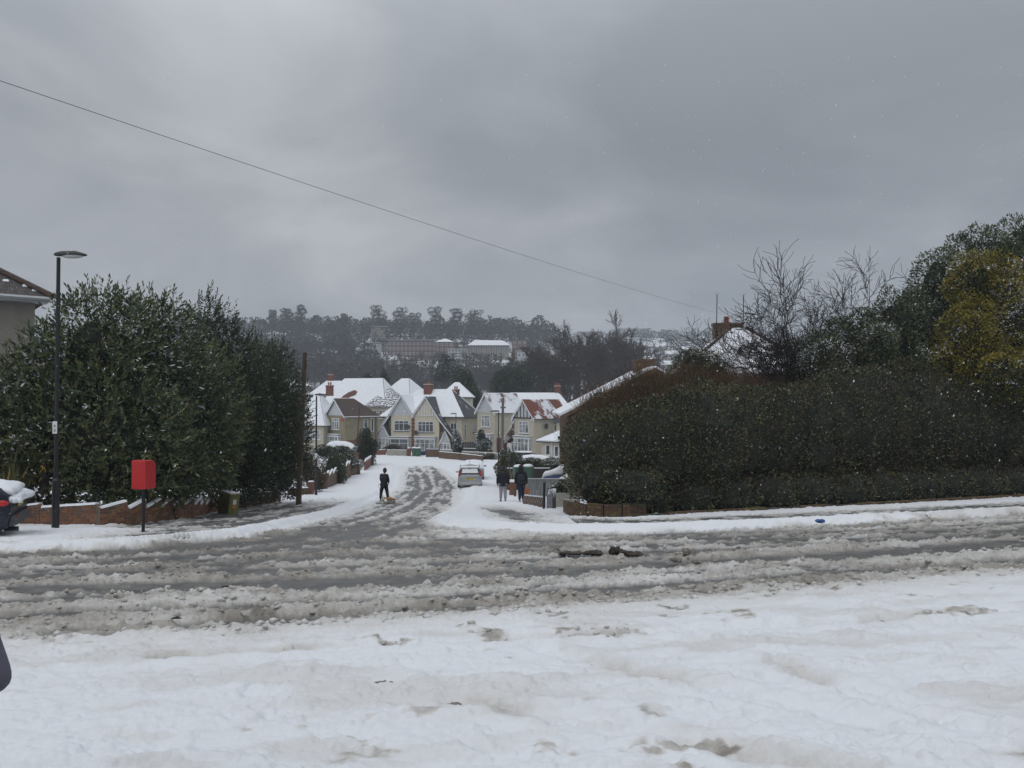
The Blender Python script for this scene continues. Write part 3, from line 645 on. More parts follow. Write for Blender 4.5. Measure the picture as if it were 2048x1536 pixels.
hang(seg_mesh('trunk', segs, BARKD), t)
# strap-leaved plant at the far edge of the bushes, behind the dark car
def strap_plant(loc, n, ln, w, mats, probs, name, label, seed=3, updir=.9):
    r = np.random.default_rng(seed); t = empty(name, loc, 0, label, 'plant'); V = []; Fq = []; mi = []
    for k in range(n):
        a = r.uniform(0, 2 * math.pi); el = r.uniform(.15, 1.35); L_ = ln * r.uniform(.6, 1.15); p = np.array([r.normal(0, .12), r.normal(0, .12), .15 + r.uniform(0, .5)])
        d = np.array([math.cos(a) * math.cos(el), math.sin(a) * math.cos(el), math.sin(el) * updir]); s = unit(np.cross(d, [0, 0, 1.])); b = len(V); q = 5
        for i in range(q + 1):
            wv = w * (1 - (i / q) ** 2) * .5 + .002; V += [p + s * wv, p - s * wv]; d = unit(d + np.array([0, 0, -.32 * i / q])); p = p + d * L_ / q
        for i in range(q): Fq.append([b + 2 * i, b + 2 * i + 1, b + 2 * i + 3, b + 2 * i + 2]); mi.append(0)
        kk = r.choice(len(mats), p=probs)
        for i in range(q): mi[-1 - i] = kk
    np_mesh('leaf_tuft', np.array(V), Fq, mats, mi=mi, parent=t)
    m = MB(); m.tube([(0, 0, -.1), (.02, 0, .3), (0, .02, .7)], [.1, .09, .06], 7); m.build('stem', BARK, t); return t
strap_plant(GP(28, 19.9, .1), 150, 1.7, .05, YUC, [.5, .44, .06], 'strap_leaf_shrub', 'shrub of long pale strap leaves spilling over the wall behind the dark blue car')
strap_plant(GP(-22, 20.6, .5), 110, 1.9, .05, YUC, [.5, .47, .03], 'strap_leaf_shrub', 'strap-leaved shrub mostly cut off by the photo edge above the dark blue car', 8)
strap_plant(GP(88, 20.3, .9), 26, .8, .06, [YUC[2], YUC[0]], [.7, .3], 'yellow_leaf_plant', 'small plant with hanging yellow strap leaves beside the lamp column', 11, .3)

# ------------------------------------------------------------------ corner hedge and the growth behind it
hb = [BL(1222, 930, 22.6, 1.35, 1.5, 1.55), BL(1190, 885, 24.5, 1.1, 1.5, 1.0), BL(1300, 910, 22.6, 1.4, 1.5, 1.7), BL(1390, 890, 23.2, 1.5, 1.6, 1.9), BL(1490, 895, 24.6, 1.6, 1.7, 1.9), BL(1590, 885, 25.2, 1.7, 1.8, 1.95),
      BL(1700, 860, 26.1, 1.8, 1.8, 2.2), BL(1810, 855, 26.9, 1.8, 1.8, 2.2), BL(1920, 850, 27.7, 2.0, 1.8, 2.3), BL(2040, 850, 28.6, 2.2, 1.8, 2.4), BL(2170, 840, 29.6, 2.4, 1.8, 2.5), BL(1195, 900, 28, 1.2, 2.0, 1.5), BL(1200, 900, 32, 1.2, 2.2, 1.5)]
hb += [((x, 21.58 + (x - 3) * .37, G(x, 21.58 + (x - 3) * .37) + .50), (1.0, .85, .58)) for x in np.arange(3.6, 20, 1.3)]
t = empty('hedge', GP(1400, 23.5), 0, 'long dark clipped hedge on the low brick wall at the street corner', 'hedge')
hb += [((3.25, 21.35, G(3.2, 21) + .75), (.9, .95, .6)), ((2.5, 21.9, G(2.5, 21.9) + .95), (.9, 1.0, .6))]
hb = hb + [tuple((tuple((a + b) / 2 for a, b in zip(hb[i][0], hb[j][0])), tuple((a + b) / 2 * .97 for a, b in zip(hb[i][1], hb[j][1])))) for i, j in ((0, 2), (2, 3), (3, 4), (4, 5), (5, 6), (6, 7), (7, 8), (8, 9), (9, 10))]
hang(core(hb, .80, 'inner_growth', COREM, None), t)
def browner(P): return .9 * sstep(.40, .58, fbm(P[:, 0] * .5, P[:, 2] * .9, 91, 3)) * sstep(10, 2, P[:, 0])
o = foliage(None, 'foliage', hb, 110000, .074, .042, L_HEDGE, [.36, .26, .18, .20], .02, depth=.25, bump=.16, zmin=lambda x, y: base(x, y) + np.where(x < 2.9, .24, .02), snowup=.2, patch=lambda P: browner(P) * .7); tag(hang(o, t), kind='stuff')
P, Nr = shell_points(hb[:24], 9000, .12, .10, True, gmin(.45)); A = unit(Nr + np.array([0, 0, .6]) + rng.normal(size=P.shape) * .4); ln = rng.uniform(.1, .34, 9000)[:, None]
o = seg_mesh('twigs', np.concatenate([P, P + A * ln, np.full((9000, 1), .0045), np.full((9000, 1), .002)], 1), TWIG); tag(hang(o, t), kind='stuff')
# twiggy brown shrub above the hedge's street end
bb = [BL(1218, 850, 27.5, 1.1, 1.4, 1.15), BL(1295, 818, 27.8, 1.3, 1.5, 1.25), BL(1380, 825, 28, 1.4, 1.5, 1.4), BL(1470, 838, 28, 1.5, 1.5, 1.4), BL(1550, 838, 28.5, 1.4, 1.5, 1.4), BL(1350, 860, 27, 2, 1.4, 1.3), BL(1500, 860, 27, 2, 1.4, 1.5)]
t = empty('twiggy_shrub', GP(1370, 27.5), 0, 'bare brown twiggy shrub rising above the clipped hedge below the snowy roofs', 'shrub')
hang(core(bb, .66, 'inner_growth', COREM, None), t)
P, Nr = shell_points(bb, 15000, .4, .2, True, gmin(1.2)); A = unit(Nr * .5 + np.array([0, 0, 1.0]) + rng.normal(size=P.shape) * .33); ln = rng.uniform(.15, .7, 15000)[:, None]; m_ = P + A * ln * .5; A2 = unit(A + rng.normal(size=P.shape) * .3)
S = np.concatenate([np.concatenate([P, m_, np.full((15000, 1), .006), np.full((15000, 1), .0045)], 1), np.concatenate([m_, m_ + A2 * ln * .6, np.full((15000, 1), .0045), np.full((15000, 1), .002)], 1)])
o = seg_mesh('twigs', S[:26000], TWIG); tag(hang(o, t), kind='stuff'); o = seg_mesh('twigs', S[26000:], TWIGR); tag(hang(o, t), kind='stuff')
o = foliage(None, 'foliage', bb, 34000, .058, .036, L_HEDGE, [.26, .12, .26, .36], .05, depth=.3, bump=.2, zmin=gmin(1.0)); tag(hang(o, t), kind='stuff')
# small dark evergreen beside the chimney roof
def leafy(name, label, blobs, n, L, Wd, mats, probs, snowp, rootpx, rootd, cat='bush', trunk=True, corek=.64, rk=6, rf=.42, **kw):
    t = empty(name, GP(rootpx, rootd), 0, label, cat); b0 = blobs; blobs = rough(blobs, rk, rf, len(label)); hang(core(b0, corek, 'inner_growth', COREM, None), t)
    o = foliage(None, 'foliage', blobs, n, L, Wd, mats, probs, snowp, **kw); tag(hang(o, t), kind='stuff')
    if trunk:
        c = blobs[0][0]; m = MB(); g = t.location.z; x, y = t.location.x, t.location.y
        m.tube([(x, y, g - .2), (x * .7 + c[0] * .3, y * .7 + c[1] * .3, g + (c[2] - g) * .5), (c[0], c[1], c[2])], [.13, .1, .05], 7); hang(m.build('trunk', BARKD), t)
    return t
leafy('evergreen_shrub', 'dark snow speckled evergreen shrub in front of the small brick chimney', [BL(1385, 735, 30, .75, 1, .8), BL(1425, 755, 30, .9, 1, .9), BL(1360, 775, 30, .8, 1, .9), BL(1400, 800, 30, 1.4, 1, 1.0)], 17000, .07, .035, L_HEDGE, [.4, .15, .2, .25], .25, 1400, 30, bump=.3)
leafy('ivy_covered_shrub', 'broad green shrub with heaped snow on its leaves left of the golden bush', [BL(1640, 745, 28, 1.1, 1.4, 1.5), BL(1720, 720, 28.3, 1.3, 1.4, 1.9), BL(1790, 680, 28.8, 1.1, 1.4, 1.9), BL(1690, 800, 27.5, 1.9, 1.4, 1.2), BL(1810, 780, 27.8, 1.6, 1.4, 1.5)], 46000, .085, .05, L_LAUREL, [.3, .10, .42, .18], .42, 1720, 28, bump=.25)
leafy('dark_leaf_tree', 'tall dark evergreen tree rising behind the golden bush at the photo edge', [BL(1880, 590, 31, 1.0, 1.5, 1.9), BL(1960, 550, 31, 1.3, 1.5, 2.0), BL(2040, 530, 31, 1.4, 1.5, 2.0), BL(2130, 520, 31, 1.6, 1.6, 2.2), BL(1850, 680, 30.5, 1.1, 1.5, 1.8), BL(2000, 680, 31.2, 2.2, 1.5, 2.2)], 42000, .13, .055, L_LAUREL, [.34, .10, .44, .12], .28, 1980, 31, 'tree', bump=.22)
GB = [BL(1935, 690, 27.4, 1.15, 1.2, 1.6), BL(2010, 640, 27.6, 1.3, 1.2, 1.9), BL(2090, 610, 28, 1.4, 1.2, 2.0), BL(1950, 560, 28.2, .9, 1.1, 1.1), BL(1990, 740, 27, 1.5, 1.2, 1.2), BL(2080, 740, 27.2, 1.5, 1.2, 1.5), BL(1890, 740, 27.6, .8, 1, .9)]
def goldp(P): return .75 * sstep(.40, .58, fbm(P[:, 0] * .9 + 3, P[:, 2] * .8, 95, 3))
leafy('golden_bush', 'variegated bush with golden yellow leaves and snow at the right edge of the hedge', GB, 52000, .085, .048, [L_GOLD[0], L_GOLD[1], L_GOLD[2], L_GOLD[3]], [.06, .5, .36, .08], .24, 1990, 27.5, bump=.25, patch=goldp)
# bare tree between the roofs and the green shrubs
def bare_tree(name, label, loc, stems, lvl, ln, r, spread, up, seed, m=BARKD, cat='tree', group=None, nseg=4, wig=.2, shrink=.62, kids_=3, rmin=.0):
    rr = random.Random(seed); segs = []; t = empty(name, loc, 0, label, cat, group)
    for d in stems: grow(Vector((0, 0, 0)), Vector(d).normalized(), ln, r, lvl, segs, rr, spread, up, nseg, kids_, shrink, wig)
    S = np.array(segs); big = S[:, 6] > r * .33; S[:, 6:] = np.maximum(S[:, 6:], rmin)
    seg_mesh('trunk', S[big], m, t, 6); br = seg_mesh('branches', S[~big], m, t, 3); tag(br, kind='stuff'); return t
bare_tree('bare_tree', 'leafless tree with arching thorny branches against the sky beside the golden bush', GP(1705, 29.5), [(-1.1, 0, 1.7), (-.5, .2, 1.8), (-1.9, -.2, 1.7), (.1, 0, 1.8)], 4, 4.15, .11, .64, .12, 15, shrink=.60, wig=.19, rmin=.0075, kids_=3)
bare_tree('bare_shrub', 'leafless spreading shrub whose twigs cross the snowy chimney roof', GP(1530, 29.0), [(-.6, 0, 1.4), (-1.3, .2, 1.3), (.3, -.1, 1.6), (-.2, .2, 1.6)], 4, 3.4, .075, .66, .08, 22, shrink=.60, wig=.20, rmin=.007, kids_=2)
# ------------------------------------------------------------------ houses
def rz(a): return Matrix.Rotation(a, 4, 'Z')
def window(root, x, y, z, w, h, cols=3, top=.3, yaw=0, glass=None, sill=True, name='window', bar=.07, fm=None):
    """a window standing on the wall plane: outward is local -Y before yaw"""
    Mx = Matrix.Translation((x, y, z)) @ rz(yaw); m = MB(); m.M = Mx; fw = bar
    m.box((-w / 2, -.06, 0), (-w / 2 + fw, .02, h)); m.box((w / 2 - fw, -.06, 0), (w / 2, .02, h))
    m.box((-w / 2 + fw, -.06, 0), (w / 2 - fw, .02, fw)); m.box((-w / 2 + fw, -.06, h - fw), (w / 2 - fw, .02, h))
    iw = w - 2 * fw
    for i in range(1, cols): xx = -w / 2 + fw + iw * i / cols; m.box((xx - .03, -.05, fw), (xx + .03, .02, h - fw))
    if top:
        zt = h * (1 - top)
        for i in range(cols):
            xa = -w / 2 + fw + iw * i / cols + (.03 if i else 0); xb = -w / 2 + fw + iw * (i + 1) / cols - (.03 if i < cols - 1 else 0); m.box((xa, -.045, zt - .025), (xb, .02, zt + .025))
    f = m.build(name, fm or WHITE, root)
    g = MB(); g.M = Mx; g.box((-w / 2 + .02, -.02, .02), (w / 2 - .02, .0, h - .02)); g.build('pane', glass or GLASS, f)
    if sill:
        s = MB(); s.M = Mx; s.box((-w / 2 - .08, -.14, -.09), (w / 2 + .08, .0, -.003)); s.build('sill', PALEGREY if sill is True else sill, f)
        s = MB(); s.M = Mx; s.box((-w / 2 - .07, -.13, -.002), (w / 2 + .07, -.062, .035)); s.build('snow', SNOW, f)
    return f
def roofslab(root, pts, m, snow=0, t=.14, name='roof'):
    mb = MB(); mb.slab(pts, t); r = mb.build(name, m, root)
    if snow:
        P = [Vector(p) for p in pts]; c = sum(P, Vector()) / len(P); n = Vector()
        for i in range(len(P)): n += P[i].cross(P[(i + 1) % len(P)])
        n.normalize(); ins = [p + (c - p).normalized() * .05 + n * (snow + .004) for p in P]
        s = MB(); s.slab(ins, snow); s.build('snow', SNOW, r)
    return r
def chimney(root, x, y, z, w, d, h, m=REDBRICK, pots=2, potm=POT, snow=True):
    mb = MB(); mb.box((x - w / 2, y - d / 2, z), (x + w / 2, y + d / 2, z + h)); mb.box((x - w / 2 - .05, y - d / 2 - .05, z + h + .001), (x + w / 2 + .05, y + d / 2 + .05, z + h + .12)); c = mb.build('chimney', m, root)
    for i in range(pots):
        px = x + (i - (pots - 1) / 2) * .32; q = MB(); q.tube([(px, y, z + h + .1), (px, y, z + h + .5), (px, y, z + h + .51), (px, y, z + h + .56)], [.13, .11, .14, .14], 10); q.build('chimney_pot', potm, c)
    if snow:
        q = MB(); q.box((x - w / 2 - .04, y - d / 2 - .04, z + h + .122), (x + w / 2 + .04, y + d / 2 + .04, z + h + .17)); q.build('snow', SNOW, c)
    return c
def gable_front(root, xl, zl, xa, za, xr, zr, y, m, board=WHITE, t=.16, over=.25):
    """triangular gable face at depth y and its two barge boards"""
    mb = MB(); mb.add([(xl, y, zl), (xr, y, zr), (xa, y, za), (xl, y + .1, zl), (xr, y + .1, zr), (xa, y + .1, za)], [(0, 1, 2), (5, 4, 3), (0, 3, 4, 1), (1, 4, 5, 2), (2, 5, 3, 0)]); mb.build('gable', m, root)
    for (x0, z0) in ((xl, zl), (xr, zr)):
        b = MB(); d = Vector((x0 - xa, 0, z0 - za)); d.normalize(); p0 = Vector((xa, y - over, za + .02)); p1 = Vector((x0, y - over, z0)) + d * .25; dn = Vector((0, 0, -t * 1.4))
        b.add([tuple(p0), tuple(p1), tuple(p1 + dn), tuple(p0 + dn)] + [tuple(q + Vector((0, .06, 0))) for q in (p0, p1, p1 + dn, p0 + dn)], [(0, 1, 2, 3), (7, 6, 5, 4), (0, 4, 5, 1), (1, 5, 6, 2), (2, 6, 7, 3), (3, 7, 4, 0)]); b.build('barge_board', board, root)
def wallbox(root, a, b, m, name='wall'): mb = MB(); mb.box(a, b); return mb.build(name, m, root)
def gutter(root, p, q, m=DARKGREY, r=.06): mb = MB(); mb.tube([p, q], r, 6); return mb.build('gutter', m, root)
def bay(root, x, y, z0, w, h, d, wallm, cols=4, roofm=DARKGREY, base_h=.75, glass=None):
    wallbox(root, (x - w / 2, y - d, z0), (x + w / 2, y, z0 + base_h), wallm, 'bay_wall')
    c = wallbox(root, (x - w / 2 + .05, y - d + .05, z0 + base_h + .003), (x + w / 2 - .05, y, z0 + h - .26), WHITE, 'bay_frame')
    window(root, x, y - d + .04, z0 + base_h, w - .05, h - base_h - .26, cols, .32, 0, glass or CURT, sill=True, name='bay_window')
    window(root, x + w / 2 - .045, y - d / 2, z0 + base_h, d - .1, h - base_h - .26, 1, .32, R(90), glass or CURT, sill=False, name='bay_window')
    wallbox(root, (x - w / 2 - .08, y - d - .08, z0 + h - .255), (x + w / 2 + .08, y, z0 + h - .1), WHITE, 'fascia')
    r = wallbox(root, (x - w / 2 - .12, y - d - .12, z0 + h - .097), (x + w / 2 + .12, y, z0 + h), roofm, 'bay_roof')
    mb = MB(); mb.box((x - w / 2 - .1, y - d - .1, z0 + h + .002), (x + w / 2 + .1, y, z0 + h + .09)); mb.build('snow', SNOW, r)
def dish(root, x, y, z, yaw=0, r=.32):
    m = MB(); m.M = Matrix.Translation((x, y, z)) @ rz(yaw); m.tube([(0, 0, 0), (0, -.3, .05)], .02, 5)
    vs = [(0, -.28, 0)]; k = 12
    for j in range(k): a = 2 * math.pi * j / k; vs.append((math.cos(a) * r, -.38, math.sin(a) * r))
    m.add(vs, [(0, 1 + j, 1 + (j + 1) % k) for j in range(k)]); m.tube([(0, -.36, -.25), (0, -.68, 0)], .012, 4); m.build('satellite_dish', DARKGREY, root)

R_RED2B = roofmat('melted_brown_tiles', (.14, .06, .045), .1, .5)
# --- cream pair with twin gables (centre of the street's end)
S_ = 112 / FP
g = GP(826, 112); t = empty('twin_gable_house', (g.x, 112, W(0, 912, 112).z), R(-15), 'cream pair of semi-detached houses with two tall front gables joined at a red quoin strip', 'house')
wallbox(t, (-3.35, 0, -.6), (0, 1.2, 5.95), CREAM); wallbox(t, (.003, 0.002, -.6), (3.95, 1.2, 5.95), CREAM)
wallbox(t, (-5.2, 1.2, -.6), (6.9, 9.2, 5.55), CREAM)
gable_front(t, -3.6, 5.7, -1.75, 8.55, .02, 5.75, -.02, PALEGREY, over=.3); gable_front(t, .02, 5.75, 1.95, 8.4, 4.1, 5.2, -.03, CREAM, over=.3)
for k in range(6):
    xx = .9 + k * .42; top = 8.2 - abs(xx - 1.95) * 1.42
    m = MB(); m.box((xx - .05, -.09, 5.75), (xx + .05, -.035, top)); m.build('timber_strip', WHITE, t)
m = MB(); m.box((.3, -.1, 5.68), (3.8, -.034, 5.745)); m.build('timber_strip', WHITE, t)
for sgn, xa, za, xe, ze, snow in ((-1, -1.75, 8.6, -5.6, 2.95, .09), (1, -1.75, 8.6, .02, 5.85, .08), (-1, 1.95, 8.45, .02, 5.85, .08), (1, 1.95, 8.45, 6.1, 2.75, 0)):
    pts = [(xa, -.28, za), (xe, -.28, ze), (xe, 2.2 if abs(xe) > 1 else 5, ze), (xa, 5.2, za)]
    if xe < xa: pts = pts[::-1]; pts = [pts[0], pts[1], pts[2], pts[3]]
    P = [Vector(p) for p in pts]; nrm = (P[1] - P[0]).cross(P[2] - P[0])
    if nrm.z < 0: pts = pts[::-1]
    roofslab(t, pts, R_GREY, snow)
for x0, z0 in ((-5.6, 2.95), (6.1, 2.75)):      # white barge boards run on down the long slopes
    xa, za = (-3.6, 5.7) if x0 < 0 else (4.1, 5.2); m = MB(); m.slab([(xa, -.33, za), (xa, -.29, za - .26), (x0, -.29, z0 - .26), (x0, -.33, z0)], .05); m.build('barge_board', WHITE, t)
wallbox(t, (-5.2, .6, -.6), (-3.36, 1.19, 3.4), REDBRICK, 'porch_wall'); wallbox(t, (3.96, .6, -.6), (6.0, 1.19, 3.4), CREAM, 'porch_wall')
# main hipped roof
e = 5.5; roofslab(t, [(-5.7, .8, e), (7.4, .8, e), (4.0, 5.2, 9.5), (-1.2, 5.2, 9.5)], R_GREY, .1); roofslab(t, [(7.4, .8, e), (7.4, 9.7, e), (4.0, 5.2, 9.5)], R_GREY, 0)
roofslab(t, [(-5.7, 9.7, e), (-5.7, .8, e), (-1.2, 5.2, 9.5)], R_GREY, .1); roofslab(t, [(7.4, 9.7, e), (-5.7, 9.7, e), (-1.2, 5.2, 9.5), (4.0, 5.2, 9.5)], R_GREY, .1)
m = MB(); m.tube([(4.0, 5.2, 9.52), (7.4, 9.7, 5.52)], .1, 6); m.build('hip_tiles', SNOW, t)
gutter(t, (4.3, .72, 5.4), (7.45, .72, 5.4)); gutter(t, (7.47, .75, 5.4), (7.47, 9.6, 5.4))
chimney(t, .55, 4.6, 8.6, 1.15, .8, 1.5, REDBRICK, 2); chimney(t, 4.3, 6.2, 8.6, .9, .7, .8, REDBRICK, 2)
window(t, -1.75, -.01, 3.55, 2.2, 1.45, 3, .3, sill=DARKGREY); window(t, 1.95, -.01, 3.4, 2.35, 1.5, 4, .3, sill=DARKGREY)
bay(t, -1.85, -.01, -.3, 2.75, 3.0, .55, REDBRICK, 2, glass=GLASS); bay(t, 2.0, -.011, -.3, 3.0, 3.0, .6, REDBRICK, 4, glass=CURT)
q = 0
for k in range(22):
    wv = .16 if k % 2 else .26; m = MB(); m.box((.02 - wv, -.06, -.1 + k * .255), (.02 + wv, -.012, .13 + k * .255)); m.build('brick_quoin', REDBRICK, t)
window(t, -4.5, 1.19, 4.0, .75, 1.0, 2, 0); window(t, 5.7, 1.19, 3.7, .95, 1.0, 2, 0, sill=DARKGREY)
window(t, 6.9, 2.6, 2.6, .75, 1.9, 1, .3, R(90), sill=DARKGREY); window(t, 6.9, 6.6, 3.2, .8, 1.0, 2, .3, R(90), sill=DARKGREY)
dish(t, -.55, -.02, 4.1); dish(t, .65, -.02, 3.3)
# porches
for x0, w, zt, dm in ((-4.35, 1.75, 3.9, WHITE), (4.95, 1.5, 3.3, WHITE)):
    gable_front(t, x0 - w / 2, zt - 1.3, x0, zt + .35, x0 + w / 2, zt - 1.3, -.3, PALEGREY, over=.18)
    wallbox(t, (x0 - w / 2 + .05, -.24, -.3), (x0 + w / 2 - .05, .59, zt - 1.31), WHITE, 'porch_frame')
    for k in range(3): window(t, x0 + (k - 1) * w * .31, -.245, .85, w * .28, zt - 2.35, 1, .22, 0, CURT, sill=False, bar=.04)
    for s in (-1, 1): roofslab(t, ([(x0, -.42, zt + .4), (x0 - w / 2 - .15, -.42, zt - 1.35), (x0 - w / 2 - .15, .6, zt - 1.35), (x0, .6, zt + .4)] if s < 0 else [(x0, .6, zt + .4), (x0 + w / 2 + .15, .6, zt - 1.35), (x0 + w / 2 + .15, -.42, zt - 1.35), (x0, -.42, zt + .4)]), R_GREY, .06, .08, 'porch_roof')

# --- generic street house: front gable bay plus a side wall running back, hipped far end
def street_house(px, d, pyb, rot, name, label, wallm, lowm, roofm, gw=3.5, dep=8.0, eh=5.2, rise=2.2, snowL=.1, snowR=0, halftim=False, gablem=None, catslide=True, hip=True, bayw=2.7, ridge_ext=0, cat_w=2.4, back=True, low_h=2.0, winm=None):
    g = W(px, pyb, d); t = empty(name, (g.x, g.y, g.z), rot, label, 'house')
    wallbox(t, (-gw / 2, 0, -.8), (gw / 2, dep, eh), wallm)
    if lowm: wallbox(t, (gw / 2 + .001, .3, -.8), (gw / 2 + .03, dep - .2, low_h), lowm, 'brick_plinth')
    gable_front(t, -gw / 2 - .15, eh, 0, eh + rise, gw / 2 + .15, eh, -.02, gablem or PALEGREY, over=.3)
    if halftim:
        for k in range(5):
            xx = -gw * .34 + k * gw * .17; m = MB(); m.box((xx - .05, -.08, eh + .02), (xx + .05, -.024, eh + rise * (1 - abs(xx) / (gw / 2)) - .12)); m.build('timber_strip', DARKW, t)
        m = MB(); m.box((-gw / 2, -.1, eh - .08), (gw / 2, -.023, eh + .06)); m.build('timber_strip', DARKW, t)
    rd = dep - (2.6 if hip else -.2); a = gw / 2 + .3; ze = eh - .1; zr = eh + rise + .08
    roofslab(t, [(a, -.3, ze), (a, dep + .2, ze), (0, rd, zr), (0, -.3, zr)], roofm, snowR)
    if catslide:
        xe = -a - cat_w; sl_ = (zr - ze) / a; zc = ze - cat_w * sl_ * 1.0
        roofslab(t, [(0, -.3, zr), (0, rd, zr), (-a, dep + .2, ze), (-a, -.3, ze)], roofm, snowL)
        roofslab(t, [(-a, .5, ze), (-a, dep, ze), (xe, dep, zc), (xe, .5, zc)], roofm, snowL)
        wallbox(t, (xe + .4, 1.1, -.8), (-gw / 2 - .001, dep - .1, max(.8, zc - .15)), lowm or wallm, 'side_wall')
        window(t, (xe - gw / 2) / 2 + .35, 1.09, .5, .9, 1.3, 2, .3, sill=True)
        dm = MB(); dm.box(((xe - gw / 2) / 2 - .9, 1.03, -.5), ((xe - gw / 2) / 2 - .2, 1.095, 1.6)); dm.build('door', WHITE, t)
    else: roofslab(t, [(0, -.3, zr), (0, rd, zr), (-a, dep + .2, ze), (-a, -.3, ze)], roofm, snowL)
    if hip: roofslab(t, [(a, dep + .2, ze), (-a, dep + .2, ze), (0, rd, zr)], roofm, snowR)
    gutter(t, (a + .05, -.25, ze - .06), (a + .05, dep + .1, ze - .06), WHITE if wallm is OLIVE else DARKGREY)
    m = MB(); m.tube([(gw / 2 + .06, dep - .4, ze - .1), (gw / 2 + .06, dep - .4, -.6)], .05, 5); m.build('drainpipe', DARKGREY, t)
    window(t, 0, -.01, eh - 1.95, min(1.75, gw * .52), 1.55, 3, .3, 0, winm or CURT)
    bay(t, 0, -.011, -.1, bayw, 2.75, .55, lowm or wallm, 4)
    window(t, gw / 2 + .031, dep * .62, eh - 1.75, .7, 1.15, 1, .3, R(90)); window(t, gw / 2 + .031, dep * .82, eh - 2.3, .5, 1.9, 1, 0, R(90), sill=False)
    return t
h1 = street_house(671, 110, 907, R(-44), 'olive_house', 'olive rendered house with bare brown tiled roof and white gable above a brick plinth', OLIVE, REDBRICK, R_BROWN, 4.4, 5.6, 5.3, 2.3, .12, 0, cat_w=2.6, low_h=1.9)
m = MB(); m.box((1.5, -.1, 4.55), (1.95, -.012, 4.9)); m.build('alarm_box', RED, h1)
h3 = street_house(972, 106, 908, R(-47), 'beige_house', 'beige house with part snowed red tiles above a white boarded gable behind the telegraph pole', CREAM2, REDBRICK, R_RED2, 3.6, 5.4, 5.6, 2.5, .1, 0, hip=False, catslide=False, low_h=2.2)
h4 = street_house(1048, 101, 914, R(-46), 'red_roof_house', 'beige house with bare orange red tiles and a half timbered gable', CREAM2, None, R_RED, 3.5, 6.4, 5.0, 2.3, .1, 0, halftim=True, gablem=PALEGREY, hip=False, cat_w=2.7, low_h=1)
dish(h4, 1.76, 1.9, 3.9, R(90), .38)
# long snowy roof running on behind the beige house
def snow_roof_house(name, label, p0, p1, zr, ze, dep, wallm=CREAM2, roofm=R_RED2, snow=.1, chim=None, cat='house'):
    """plain house whose ridge runs p0 -> p1 (world x,y), eaves either side"""
    a = Vector((p0[0], p0[1], 0)); b = Vector((p1[0], p1[1], 0)); L_ = (b - a).length; ang = math.atan2(b.y - a.y, b.x - a.x)
    gz = float(base(*((a + b) / 2)[:2])); t = empty(name, (a.x, a.y, gz), ang, label, cat); zr -= gz; ze -= gz
    h_ = min(2.6, L_ / 2 - .05); w = dep / 2
    wallbox(t, (.35, -w + .35, -1), (L_ - .35, w - .35, ze - .05), wallm)
    roofslab(t, [(0, -w, ze), (L_, -w, ze), (L_ - h_, 0, zr), (h_, 0, zr)], roofm, snow); roofslab(t, [(L_, w, ze), (0, w, ze), (h_, 0, zr), (L_ - h_, 0, zr)], roofm, snow)
    roofslab(t, [(0, w, ze), (0, -w, ze), (h_, 0, zr)], roofm, snow); roofslab(t, [(L_, -w, ze), (L_, w, ze), (L_ - h_, 0, zr)], roofm, snow)
    for k in range(3): window(t, L_ * (.25 + .25 * k), -w + .34, max(.6, ze - 1.9), 1.2, 1.3, 2, .3, 0, CURT)
    if chim: chimney(t, L_ * chim, .2, zr - .5, .9, .7, 1.4, REDBRICK, 2)
    return t
def zat(py, d): return W(1024, py, d).z
snow_roof_house('long_roof_house', 'long low snow covered roof with two red chimney pots behind the beige house', (X(985, 117), 117), (X(1152, 117), 117), zat(786, 117), zat(835, 117), 9, chim=.78)
snow_roof_house('melt_patch_house', 'steep snow covered roof with a melted brown patch around its skylight', (X(655, 124), 126), (X(800, 124), 122), zat(757, 124), zat(815, 124), 8, roofm=R_BROWN)
t = bpy.data.objects['melt_patch_house']
m = MB(); pts = [(3.9, -2.55), (4.6, -2.05), (5.5, -1.75), (6.1, -2.0), (6.0, -2.45), (5.2, -2.7), (5.0, -3.0), (4.2, -3.1), (3.7, -2.9)]
zrl = zat(757, 124) - t.location.z; zel = zat(815, 124) - t.location.z
m.slab([(x, y, zrl + (zel - zrl) * (-y / 4.0) + .15) for x, y in pts], .05) if MB().slab([(0,0,0),(1,0,0),(1,1,0)], .1) else None
m.build('bare_tile_patch', R_RED2B, t); m = MB(); m.slab([(4.75, -2.6, zrl + (zel - zrl) * .65 + .2), (5.2, -2.6, zrl + (zel - zrl) * .65 + .2), (5.2, -2.1, zrl + (zel - zrl) * .525 + .2), (4.75, -2.1, zrl + (zel - zrl) * .525 + .2)], .04); m.build('skylight', PALEGREY, t)
snow_roof_house('pyramid_roof_house', 'house with a pointed roof, snowy on one slope and bare grey on the other', (X(775, 135), 137), (X(845, 135), 134), zat(757, 135), zat(795, 135), 7, roofm=R_GREY, snow=.1)
t = bpy.data.objects['pyramid_roof_house']
snow_roof_house('striped_roof_house', 'low roof with snow lying in stripes between its grey tiles, behind the conifer pair', (X(742, 122), 122), (X(818, 122), 121), zat(777, 122), zat(812, 122), 7, roofm=R_STRIPE, snow=0)
snow_roof_house('back_roof_house', 'small snowy roof peeping out beside the twin gable house chimney', (X(880, 135), 135), (X(948, 135), 135), zat(765, 135), zat(795, 135), 8, roofm=R_GREY, snow=.1)
snow_roof_house('valley_house', 'distant white rendered house between the wood pole and the dark bushes', (X(560, 140), 140), (X(612, 140), 140), zat(756, 140), zat(772, 140), 8, wallm=PALEGREY, roofm=R_GREY)
